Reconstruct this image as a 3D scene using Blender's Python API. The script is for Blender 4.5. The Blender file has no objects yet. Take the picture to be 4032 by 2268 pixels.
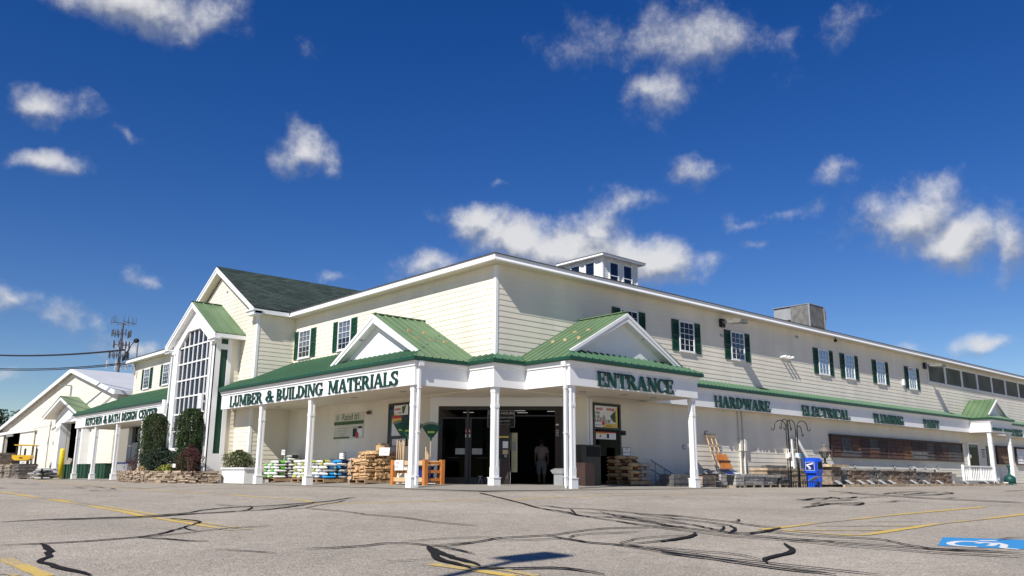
import bpy, math, random
from math import sin, cos, pi, radians, sqrt, atan2
from mathutils import Vector, Matrix

S = bpy.context.scene
COL = S.collection
random.seed(11)

# ---------------------------------------------------------------- camera
CAMLOC = Vector((-17.65, -20.4, 0.40))
right = Vector((0.746, -0.666, 0.006)); up = Vector((-0.150, -0.160, 0.976)); fwd = Vector((0.649, 0.728, 0.219))
cd = bpy.data.cameras.new('camera'); cam = bpy.data.objects.new('camera', cd); COL.objects.link(cam)
fwd.normalize(); right = (right - fwd * right.dot(fwd)).normalized(); up = right.cross(fwd)
cam.matrix_world = Matrix(((right.x, up.x, -fwd.x, CAMLOC.x), (right.y, up.y, -fwd.y, CAMLOC.y), (right.z, up.z, -fwd.z, CAMLOC.z), (0, 0, 0, 1)))
cd.sensor_width = 36.0; cd.lens = 36 * 0.81389; cd.clip_end = 3000; cd.clip_start = 0.05
S.camera = cam

# ---------------------------------------------------------------- light and sky
TOSUN = Vector((-1.0, -0.31, 0.95)).normalized()
sd = bpy.data.lights.new('sun', 'SUN'); sun = bpy.data.objects.new('sun', sd); COL.objects.link(sun)
sun.rotation_euler = TOSUN.to_track_quat('Z', 'Y').to_euler()
sd.energy = 4.9; sd.angle = radians(0.5); sd.color = (1.0, 0.955, 0.88)
S.view_settings.view_transform = 'Standard'; S.view_settings.look = 'None'; S.view_settings.gamma = 1.0
S.view_settings.use_curve_mapping = False; S.view_settings.exposure = 0.30

CLOUDS=[(0.2489,0.8418,0.4789,0.1091,0.0294,1.0),(0.3086,0.8202,0.4817,0.0474,0.0237,0.85),(0.1697,0.9157,0.3642,0.0409,0.0213,1.0),(0.1862,0.9336,0.3063,0.0414,0.0149,0.75),(0.4207,0.8327,0.36,0.0329,0.0256,0.95),(0.692,0.5398,0.4794,0.113,0.0429,0.55),(0.712,0.558,0.4263,0.0367,0.0206,0.55),(0.7513,0.47,0.4632,0.0489,0.0267,0.45),(0.8033,0.3612,0.4735,0.036,0.0191,0.5),(0.8946,0.353,0.2742,0.0642,0.045,1.15),(0.9138,0.3224,0.2471,0.0631,0.0358,1.1),(0.933,0.275,0.2323,0.0327,0.045,0.9),(0.8486,0.4201,0.3215,0.0221,0.0111,0.42),(0.601,0.7449,0.2896,0.0451,0.0238,1.15),(0.6399,0.717,0.2765,0.0619,0.0295,1.2),(0.6964,0.6661,0.267,0.0855,0.0356,1.25),(0.7584,0.6025,0.2487,0.0776,0.0338,1.2),(0.5615,0.7926,0.2377,0.0474,0.019,0.7),(0.7071,0.6432,0.2938,0.052,0.0213,0.75),(0.7294,0.6062,0.317,0.0446,0.0188,0.62),(0.7652,0.5456,0.3418,0.037,0.0148,0.44),(0.2892,0.9474,0.1371,0.0476,0.0225,1.05),(0.252,0.9541,0.1618,0.0256,0.0119,0.5),(0.1758,0.9702,0.1667,0.0245,0.0184,0.7),(0.2054,0.9659,0.1574,0.054,0.0187,0.5),(0.9094,0.3886,0.1479,0.0337,0.013,0.95),(0.9397,0.312,0.1403,0.0331,0.0149,0.7),(0.8101,0.5119,0.2857,0.0275,0.0101,0.5),(0.8239,0.5012,0.2647,0.0206,0.0082,0.45),(0.8315,0.4706,0.295,0.0316,0.009,0.42),(0.6121,0.7184,0.3304,0.0133,0.0085,0.45),(0.473,0.8515,0.2262,0.021,0.0075,0.45),(0.867,0.4254,0.2596,0.031,0.0115,0.4),(0.1832,0.9789,0.0903,0.0244,0.0106,0.55),(0.3002,0.9286,0.2181,0.0175,0.0088,0.35),(0.2416,0.9048,0.3508,0.0149,0.0068,0.35)]

W = bpy.data.worlds.new('World'); S.world = W; W.use_nodes = True
nt = W.node_tree; nt.nodes.clear()
def nn(t, **kw):
    n = nt.nodes.new(t)
    for k, v in kw.items(): setattr(n, k, v)
    return n
def lk(a, b): nt.links.new(a, b)
def mth(op, a, b=None, c=None, clamp=False):
    n = nn('ShaderNodeMath', operation=op); n.use_clamp = clamp
    for i, v in enumerate((a, b, c)):
        if v is None: continue
        if isinstance(v, (int, float)): n.inputs[i].default_value = v
        else: lk(v, n.inputs[i])
    return n.outputs[0]
sky = nn('ShaderNodeTexSky', sky_type='NISHITA'); sky.sun_disc = False
sky.sun_elevation = math.asin(TOSUN.z); sky.sun_rotation = atan2(TOSUN.x, TOSUN.y)
sky.altitude = 200; sky.air_density = 1.0; sky.dust_density = 0.0; sky.ozone_density = 3.0
hs = nn('ShaderNodeHueSaturation'); hs.inputs['Saturation'].default_value = 1.38; hs.inputs['Value'].default_value = 1.48; hs.inputs['Hue'].default_value = 0.519
lk(sky.outputs[0], hs.inputs['Color'])
tc = nn('ShaderNodeTexCoord')
wn = nn('ShaderNodeTexNoise'); wn.inputs['Scale'].default_value = 9.0; wn.inputs['Detail'].default_value = 6; lk(tc.outputs['Generated'], wn.inputs['Vector'])
ws = nn('ShaderNodeVectorMath', operation='MULTIPLY_ADD'); lk(wn.outputs['Color'], ws.inputs[0]); ws.inputs[1].default_value = (.085, .085, .085)
wa = nn('ShaderNodeVectorMath', operation='ADD'); lk(tc.outputs['Generated'], wa.inputs[0]); wa.inputs[1].default_value = (-.0425, -.0425, -.0425)
lk(wa.outputs[0], ws.inputs[2])
def cloud_field(vec):
    out = None
    for (dx, dy, dz, hw, hh, a) in CLOUDS:
        c = Vector((dx, dy, dz)); r = c.cross(Vector((0, 0, 1))).normalized(); u = r.cross(c).normalized()
        m = nn('ShaderNodeMapping', vector_type='TEXTURE')
        rot = Matrix(((r.x, u.x, -c.x), (r.y, u.y, -c.y), (r.z, u.z, -c.z))).to_euler('XYZ')
        m.inputs['Location'].default_value = c; m.inputs['Rotation'].default_value = rot; m.inputs['Scale'].default_value = (hw * 1.25, hh * 1.25, .35)
        lk(vec, m.inputs['Vector'])
        L = nn('ShaderNodeVectorMath', operation='LENGTH'); lk(m.outputs[0], L.inputs[0])
        v = mth('MULTIPLY_ADD', L.outputs['Value'], -a, a)
        out = v if out is None else mth('SMOOTH_MAX', out, v, 0.12)
    return out
fld = cloud_field(ws.outputs[0])
fn = nn('ShaderNodeTexNoise'); fn.inputs['Scale'].default_value = 12; fn.inputs['Detail'].default_value = 10; fn.inputs['Roughness'].default_value = .66; lk(tc.outputs['Generated'], fn.inputs['Vector'])
den = mth('MULTIPLY_ADD', fn.outputs['Fac'], 2.0, mth('ADD', fld, -1.06))
msk = nn('ShaderNodeMapRange', interpolation_type='SMOOTHSTEP'); lk(den, msk.inputs['Value'])
msk.inputs['From Min'].default_value = -0.03; msk.inputs['From Max'].default_value = 0.92; msk.inputs['To Max'].default_value = 0.95
# billow relief: the same noise sampled a little higher up; the difference lights the tops
of = nn('ShaderNodeVectorMath', operation='ADD'); lk(tc.outputs['Generated'], of.inputs[0]); of.inputs[1].default_value = (-.010, -.004, .016)
fn2 = nn('ShaderNodeTexNoise'); fn2.inputs['Scale'].default_value = 12; fn2.inputs['Detail'].default_value = 5; fn2.inputs['Roughness'].default_value = .5; lk(of.outputs[0], fn2.inputs['Vector'])
fn3 = nn('ShaderNodeTexNoise'); fn3.inputs['Scale'].default_value = 12; fn3.inputs['Detail'].default_value = 5; fn3.inputs['Roughness'].default_value = .5; lk(tc.outputs['Generated'], fn3.inputs['Vector'])
rel = mth('SUBTRACT', fn3.outputs['Fac'], fn2.outputs['Fac'])
up_v = nn('ShaderNodeVectorMath', operation='ADD'); lk(ws.outputs[0], up_v.inputs[0]); up_v.inputs[1].default_value = (0, 0, .02)
rim = mth('SUBTRACT', fld, cloud_field(up_v.outputs[0]))
br = mth('MULTIPLY_ADD', rel, 2.6, mth('MULTIPLY_ADD', rim, 0.8, mth('MULTIPLY_ADD', den, 0.45, 0.22)), clamp=True)
cr = nn('ShaderNodeValToRGB'); lk(br, cr.inputs[0])
cr.color_ramp.elements[0].position = 0.15; cr.color_ramp.elements[0].color = (4.4, 4.9, 6.1, 1)
cr.color_ramp.elements[1].position = 0.85; cr.color_ramp.elements[1].color = (12.2, 12.2, 12.4, 1)
mx = nn('ShaderNodeMix', data_type='RGBA'); lk(msk.outputs[0], mx.inputs['Factor']); lk(hs.outputs[0], mx.inputs['A']); lk(cr.outputs[0], mx.inputs['B'])
bg = nn('ShaderNodeBackground'); bg.inputs['Strength'].default_value = 0.05; lk(mx.outputs['Result'], bg.inputs['Color'])
wo = nn('ShaderNodeOutputWorld'); lk(bg.outputs[0], wo.inputs['Surface'])

# ---------------------------------------------------------------- materials
M = {}
def mat(name, base, rough=.6, var=.12, scale=3.0, bump=0.0, bscale=40.0, metal=0.0, spec=.4, island=0.0, streak=0.0, detail=5, ramp=None):
    m = bpy.data.materials.new(name); m.use_nodes = True; t = m.node_tree; b = t.nodes['Principled BSDF']
    b.inputs['Roughness'].default_value = rough; b.inputs['Metallic'].default_value = metal
    b.inputs['Specular IOR Level'].default_value = spec
    co = t.nodes.new('ShaderNodeTexCoord')
    n = t.nodes.new('ShaderNodeTexNoise'); n.inputs['Scale'].default_value = scale; n.inputs['Detail'].default_value = detail
    vec = co.outputs['Object']
    if streak:
        mp = t.nodes.new('ShaderNodeMapping'); mp.inputs['Scale'].default_value = (1, 1, streak); t.links.new(vec, mp.inputs['Vector']); vec = mp.outputs[0]
    t.links.new(vec, n.inputs['Vector'])
    r = t.nodes.new('ShaderNodeValToRGB')
    r.color_ramp.elements[0].position = .3; r.color_ramp.elements[1].position = .7
    if ramp:
        r.color_ramp.elements[0].color = (*ramp[0], 1); r.color_ramp.elements[1].color = (*ramp[1], 1)
    else:
        r.color_ramp.elements[0].color = (*[c * (1 - var) for c in base], 1); r.color_ramp.elements[1].color = (*[min(1, c * (1 + var)) for c in base], 1)
    t.links.new(n.outputs['Fac'], r.inputs[0]); colr = r.outputs[0]
    if island:
        g = t.nodes.new('ShaderNodeNewGeometry'); h = t.nodes.new('ShaderNodeHueSaturation')
        mr = t.nodes.new('ShaderNodeMapRange'); mr.inputs['To Min'].default_value = 1 - island; mr.inputs['To Max'].default_value = 1 + island
        t.links.new(g.outputs['Random Per Island'], mr.inputs['Value']); t.links.new(mr.outputs[0], h.inputs['Value']); t.links.new(colr, h.inputs['Color'])
        colr = h.outputs[0]
    t.links.new(colr, b.inputs['Base Color'])
    if bump:
        n2 = t.nodes.new('ShaderNodeTexNoise'); n2.inputs['Scale'].default_value = bscale; n2.inputs['Detail'].default_value = 4; t.links.new(co.outputs['Object'], n2.inputs['Vector'])
        bp = t.nodes.new('ShaderNodeBump'); bp.inputs['Strength'].default_value = bump; bp.inputs['Distance'].default_value = .02
        t.links.new(n2.outputs['Fac'], bp.inputs['Height']); t.links.new(bp.outputs[0], b.inputs['Normal'])
    M[name] = m; return m
mat('siding', (.76, .705, .59), .55, .085, .9, .12, 30, spec=.3, streak=.25)
mat('barn_siding', (.76, .715, .615), .55, .05, .7, spec=.3)
mat('white', (.80, .80, .79), .5, .03, 1.5, spec=.35)
mat('white_worn', (.74, .74, .72), .55, .06, 4, .1, 60)
mat('soffit', (.66, .60, .49), .7, .04, 1.2)
mat('green_metal', (.050, .128, .066), .5, .10, .9, 0, spec=.5, streak=.4)
mat('green_faded', (.115, .185, .095), .5, .14, 1.1, 0, spec=.5, streak=.4)
mat('green_shade', (.012, .060, .034), .4, .1, 2)  # roof edge green, darkened so the edge's shade sits in the colour
mat('letter', (.003, .042, .030), .4, .1, 3)
mat('shutter', (.006, .052, .030), .5, .1, 3)
mat('frame_dark', (.018, .012, .010), .35, .1, 4, spec=.5)
mat('metal_white', (.55, .56, .57), .45, .05, .6)
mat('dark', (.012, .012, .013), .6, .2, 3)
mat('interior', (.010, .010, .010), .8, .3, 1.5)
mat('concrete', (.27, .25, .215), .8, .07, 2.5, .25, 70)
mat('tar', (.022, .020, .020), .95, .3, 20, .2, 50, spec=.08)
mat('wood', (.50, .30, .13), .6, .2, 6, streak=.2)
mat('wood_orange', (.52, .19, .045), .55, .2, 5, streak=.2)
mat('wood_pale', (.58, .40, .22), .6, .18, 6, streak=.2)
mat('log', (.45, .29, .15), .8, .35, 7, .3, 40, island=.35)
mat('pallet', (.33, .22, .13), .8, .25, 7, .2, 40, island=.2)
mat('pallet_grey', (.30, .26, .21), .85, .2, 7, .2, 40, island=.2)
mat('fieldstone', (.30, .23, .165), .85, .35, 5, .5, 25, island=.4)
mat('slate', (.15, .13, .115), .85, .35, 5, .5, 25, island=.35)
mat('slate_tan', (.27, .23, .18), .85, .3, 5, .5, 25, island=.25)
mat('stone_grey', (.33, .315, .29), .85, .25, 6, .6, 18, island=.18)
mat('stone_tan', (.40, .31, .21), .85, .28, 5, .6, 18, island=.2)
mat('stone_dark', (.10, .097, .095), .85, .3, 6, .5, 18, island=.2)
mat('block_brown', (.22, .175, .135), .9, .38, 7, .8, 16, island=.25)
mat('block_grey', (.20, .18, .152), .9, .38, 7, .8, 16, island=.25)
mat('block_red', (.25, .175, .12), .9, .38, 7, .8, 16, island=.3)
mat('bark_soil', (.05, .03, .02), .95, .4, 12, .6, 30)
mat('arbor', (.026, .052, .009), .7, .35, 2.5, island=.45)
mat('shrub_dark', (.016, .034, .016), .6, .35, 4, island=.5)
mat('shrub_red', (.065, .014, .014), .6, .4, 4, island=.5)
mat('shrub_rust', (.085, .030, .018), .7, .4, 4, island=.5)
mat('shrub_lime', (.25, .27, .05), .6, .3, 5, island=.4)
mat('shrub_olive', (.075, .095, .03), .6, .35, 4, island=.5)
mat('conifer', (.030, .058, .030), .8, .4, .3, island=.5)
mat('leafy', (.065, .075, .028), .8, .4, .3, island=.5)
mat('trunk', (.07, .05, .035), .9, .3, 4)
mat('yellow', (.70, .42, .02), .4, .1, 2, spec=.5)
mat('yellow_post', (.72, .55, .02), .5, .14, 5)
mat('black_metal', (.012, .012, .013), .4, .2, 6)
mat('grey_metal', (.34, .34, .34), .45, .1, 3, metal=.3)
mat('grey_paint', (.30, .31, .32), .5, .1, 3)
mat('grey_old', (.17, .165, .15), .6, .3, 4, .2, 20)
mat('tower_steel', (.10, .105, .115), .6, .15, .5)
mat('antenna', (.50, .52, .54), .6, .1, .5)
mat('cable', (.012, .012, .02), .6, .1, 3)
mat('bin_green', (.018, .06, .033), .55, .25, 2, .1, 12)
mat('blue_box', (.008, .085, .62), .35, .08, 2, spec=.5)
mat('blue_dark', (.006, .02, .16), .4, .1, 2)
mat('bag_white', (.74, .75, .73), .4, .08, 9, .5, 9, spec=.5)
mat('bag_green', (.13, .50, .05), .4, .2, 6, .5, 9, spec=.5)
mat('bag_dark', (.045, .07, .03), .4, .4, 6, .5, 9, spec=.5)
mat('bag_lime', (.42, .45, .05), .4, .2, 6, .5, 9, spec=.5)
mat('bag_blue', (.02, .32, .72), .35, .3, 6, .5, 9, spec=.5)
mat('bag_silver', (.42, .42, .41), .35, .3, 9, .8, 12, spec=.6)
mat('bag_tan', (.50, .36, .19), .55, .15, 5, .4, 9)
mat('bag_band', (.15, .035, .012), .5, .3, 7)
mat('bag_grey_plastic', (.40, .36, .31), .35, .2, 6, .6, 8, spec=.5)
mat('film', (.55, .53, .52), .3, .2, 6, .6, 8, spec=.5)
mat('paper', (.78, .78, .76), .6, .04, 8)
mat('paper_red', (.50, .05, .05), .6, .1, 8)
mat('paper_yellow', (.72, .50, .10), .6, .1, 8)
mat('ink', (.015, .015, .02), .6, .1, 8)
mat('ink_green', (.05, .10, .035), .6, .15, 8)
mat('ink_grey', (.35, .36, .34), .6, .1, 8)
mat('banner_cloth', (.60, .58, .47), .7, .06, 3)
mat('rake_green', (.010, .085, .045), .4, .2, 6)
mat('lime_tag', (.45, .60, .08), .5, .1, 6)
mat('brown_box', (.05, .028, .024), .6, .15, 3)
mat('cream_panel', (.55, .50, .30), .6, .1, 4)
mat('shingle', (.030, .044, .038), .9, .3, 9)
mat('roof_dark', (.05, .05, .055), .85, .2, 2)
mat('urn_green', (.008, .065, .055), .45, .1, 4)
mat('pipe', (.68, .66, .58), .5, .05, 4)
mat('skin', (.30, .17, .11), .5, .1, 8); mat('hair', (.03, .02, .012), .6, .3, 20)
mat('shirt', (.44, .36, .37), .8, .1, 8); mat('pants', (.30, .30, .32), .8, .1, 8)
mat('curtain', (.74, .73, .68), .8, .1, 6); mat('screen_mesh', (.10, .105, .078), .7, .35, 1.0, .4, 2)
for i, c in enumerate([(.105,.050,.034), (.095,.092,.09), (.17,.085,.035), (.055,.030,.026), (.085,.075,.07), (.13,.125,.12), (.085,.045,.036), (.17,.11,.06)]):
    mat('sample%d' % i, c, .75, .22, 5, .4, 20)
def glass(name, tint, transp=.5, rough=.03, ior=1.45):
    m = bpy.data.materials.new(name); m.use_nodes = True; t = m.node_tree; t.nodes.clear()
    o = t.nodes.new('ShaderNodeOutputMaterial'); g = t.nodes.new('ShaderNodeBsdfGlossy'); g.inputs['Roughness'].default_value = rough
    tr = t.nodes.new('ShaderNodeBsdfTransparent'); tr.inputs[0].default_value = (*tint, 1)
    fr = t.nodes.new('ShaderNodeFresnel'); fr.inputs[0].default_value = ior
    nz = t.nodes.new('ShaderNodeTexNoise'); nz.inputs['Scale'].default_value = 2.2; co = t.nodes.new('ShaderNodeTexCoord'); t.links.new(co.outputs['Object'], nz.inputs['Vector'])
    bp = t.nodes.new('ShaderNodeBump'); bp.inputs['Strength'].default_value = .015; bp.inputs['Distance'].default_value = .05; t.links.new(nz.outputs[0], bp.inputs['Height']); t.links.new(bp.outputs[0], g.inputs['Normal'])
    ad = t.nodes.new('ShaderNodeMath'); ad.operation = 'ADD'; ad.operation = 'MULTIPLY_ADD'; ad.inputs[1].default_value = .6; ad.inputs[2].default_value = transp; ad.use_clamp = True; t.links.new(fr.outputs[0], ad.inputs[0])
    mi = t.nodes.new('ShaderNodeMixShader'); t.links.new(ad.outputs[0], mi.inputs[0]); t.links.new(tr.outputs[0], mi.inputs[1]); t.links.new(g.outputs[0], mi.inputs[2]); t.links.new(mi.outputs[0], o.inputs[0])
    M[name] = m
mat('cupola_pane', (.008, .016, .045), .08, .3, 2, spec=.35)
glass('glass', (.72, .75, .80), .0, .03, 1.17); glass('glass_dark', (.22, .22, .24), .0, .03, 1.16); glass('lantern_glass', (.8, .8, .75), .05)
def lampmat(name, c, e):
    m = bpy.data.materials.new(name); m.use_nodes = True; b = m.node_tree.nodes['Principled BSDF']
    b.inputs['Base Color'].default_value = (*c, 1); b.inputs['Emission Color'].default_value = (*c, 1); b.inputs['Emission Strength'].default_value = e; M[name] = m
lampmat('lit_tube', (1, .97, .9), 0.25)

# asphalt: sun-bleached aggregate, with worn lighter and darker drifts and stones
def asphalt():
    m = bpy.data.materials.new('asphalt'); m.use_nodes = True; t = m.node_tree; b = t.nodes['Principled BSDF']
    b.inputs['Roughness'].default_value = .9; b.inputs['Specular IOR Level'].default_value = .25
    co = t.nodes.new('ShaderNodeTexCoord')
    def noise(s, d=4, r=.5):
        n = t.nodes.new('ShaderNodeTexNoise'); n.inputs['Scale'].default_value = s; n.inputs['Detail'].default_value = d; n.inputs['Roughness'].default_value = r; t.links.new(co.outputs['Object'], n.inputs['Vector']); return n.outputs['Fac']
    v = t.nodes.new('ShaderNodeTexVoronoi'); v.inputs['Scale'].default_value = 66; t.links.new(co.outputs['Object'], v.inputs['Vector'])
    sp = t.nodes.new('ShaderNodeSeparateColor'); t.links.new(v.outputs['Color'], sp.inputs[0])
    r = t.nodes.new('ShaderNodeValToRGB'); e = r.color_ramp.elements
    e[0].position = 0; e[0].color = (.20, .173, .140, 1); e[1].position = 1; e[1].color = (.53, .470, .388, 1)
    x = e.new(.25); x.color = (.335, .294, .240, 1); x = e.new(.8); x.color = (.398, .350, .288, 1)
    t.links.new(sp.outputs[0], r.inputs[0])
    mr = t.nodes.new('ShaderNodeMapRange'); t.links.new(noise(.35, 6, .6), mr.inputs['Value']); mr.inputs['From Min'].default_value = .3; mr.inputs['From Max'].default_value = .7; mr.inputs['To Min'].default_value = .82; mr.inputs['To Max'].default_value = 1.14
    mr2 = t.nodes.new('ShaderNodeMapRange'); t.links.new(noise(5.5, 8, .7), mr2.inputs['Value']); mr2.inputs['From Min'].default_value = .3; mr2.inputs['From Max'].default_value = .7; mr2.inputs['To Min'].default_value = .84; mr2.inputs['To Max'].default_value = 1.12
    mu = t.nodes.new('ShaderNodeMath'); mu.operation = 'MULTIPLY'; t.links.new(mr.outputs[0], mu.inputs[0]); t.links.new(mr2.outputs[0], mu.inputs[1])
    h = t.nodes.new('ShaderNodeHueSaturation'); t.links.new(r.outputs[0], h.inputs['Color']); t.links.new(mu.outputs[0], h.inputs['Value']); t.links.new(h.outputs[0], b.inputs['Base Color'])
    # worn, pitted drifts where the binder has washed out
    pn = noise(22, 3, .6); zn = noise(.55, 3, .5)
    pt = t.nodes.new('ShaderNodeMapRange'); t.links.new(pn, pt.inputs['Value']); pt.inputs['From Min'].default_value = .60; pt.inputs['From Max'].default_value = .66
    zt = t.nodes.new('ShaderNodeMapRange'); t.links.new(zn, zt.inputs['Value']); zt.inputs['From Min'].default_value = .56; zt.inputs['From Max'].default_value = .68; zt.inputs['To Max'].default_value = .6
    pm = t.nodes.new('ShaderNodeMath'); pm.operation = 'MULTIPLY'; t.links.new(pt.outputs[0], pm.inputs[0]); t.links.new(zt.outputs[0], pm.inputs[1])
    px = t.nodes.new('ShaderNodeMix'); px.data_type = 'RGBA'; t.links.new(pm.outputs[0], px.inputs['Factor']); t.links.new(h.outputs[0], px.inputs['A']); px.inputs['B'].default_value = (.07, .06, .05, 1); t.links.new(px.outputs['Result'], b.inputs['Base Color'])
    bp = t.nodes.new('ShaderNodeBump'); bp.inputs['Strength'].default_value = .55; bp.inputs['Distance'].default_value = .012; t.links.new(v.outputs['Distance'], bp.inputs['Height']); bp.invert = True
    bp2 = t.nodes.new('ShaderNodeBump'); bp2.inputs['Strength'].default_value = .35; bp2.inputs['Distance'].default_value = .02; t.links.new(noise(14, 6, .7), bp2.inputs['Height']); t.links.new(bp2.outputs[0], bp.inputs['Normal'])
    t.links.new(bp.outputs[0], b.inputs['Normal']); M['asphalt'] = m
asphalt()
def paint(name, c, wear, under=(.30, .266, .225)):
    m = bpy.data.materials.new(name); m.use_nodes = True; t = m.node_tree; b = t.nodes['Principled BSDF']; b.inputs['Roughness'].default_value = .8
    co = t.nodes.new('ShaderNodeTexCoord'); n = t.nodes.new('ShaderNodeTexNoise'); n.inputs['Scale'].default_value = 30; n.inputs['Detail'].default_value = 6; n.inputs['Roughness'].default_value = .7; t.links.new(co.outputs['Object'], n.inputs['Vector'])
    n0 = t.nodes.new('ShaderNodeTexNoise'); n0.inputs['Scale'].default_value = .9; t.links.new(co.outputs['Object'], n0.inputs['Vector'])
    ad = t.nodes.new('ShaderNodeMath'); ad.operation = 'MULTIPLY_ADD'; t.links.new(n0.outputs[0], ad.inputs[0]); ad.inputs[1].default_value = .8; t.links.new(n.outputs[0], ad.inputs[2])
    r = t.nodes.new('ShaderNodeValToRGB'); r.color_ramp.elements[0].position = wear; r.color_ramp.elements[0].color = (*c, 1); r.color_ramp.elements[1].position = wear + .16; r.color_ramp.elements[1].color = (*under, 1)
    t.links.new(ad.outputs[0], r.inputs[0]); t.links.new(r.outputs[0], b.inputs['Base Color']); M[name] = m
paint('paint_yellow', (.58, .40, .085), .93); paint('paint_faded', (.52, .38, .12), .82); paint('paint_blue', (.03, .24, .52), 1.10); paint('paint_white', (.66, .66, .64), 1.10)
# shingles
def shingle():
    m = M['shingle']; t = m.node_tree; b = t.nodes['Principled BSDF']; co = t.nodes.new('ShaderNodeTexCoord')
    br_ = t.nodes.new('ShaderNodeTexBrick'); br_.inputs['Scale'].default_value = 1; br_.inputs['Brick Width'].default_value = .42; br_.inputs['Row Height'].default_value = .18; br_.inputs['Mortar Size'].default_value = .018
    br_.inputs['Color1'].default_value = (.016, .028, .023, 1); br_.inputs['Color2'].default_value = (.046, .074, .058, 1); br_.inputs['Mortar'].default_value = (.010, .014, .012, 1)
    uv = t.nodes.new('ShaderNodeUVMap'); t.links.new(uv.outputs[0], br_.inputs['Vector'])
    for l in list(b.inputs['Base Color'].links): t.links.remove(l)
    t.links.new(br_.outputs['Color'], b.inputs['Base Color'])
    bp = t.nodes.new('ShaderNodeBump'); bp.inputs['Distance'].default_value = .02; bp.inputs['Strength'].default_value = .6; bp.invert = True; t.links.new(br_.outputs['Fac'], bp.inputs['Height']); t.links.new(bp.outputs[0], b.inputs['Normal'])
shingle()

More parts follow.
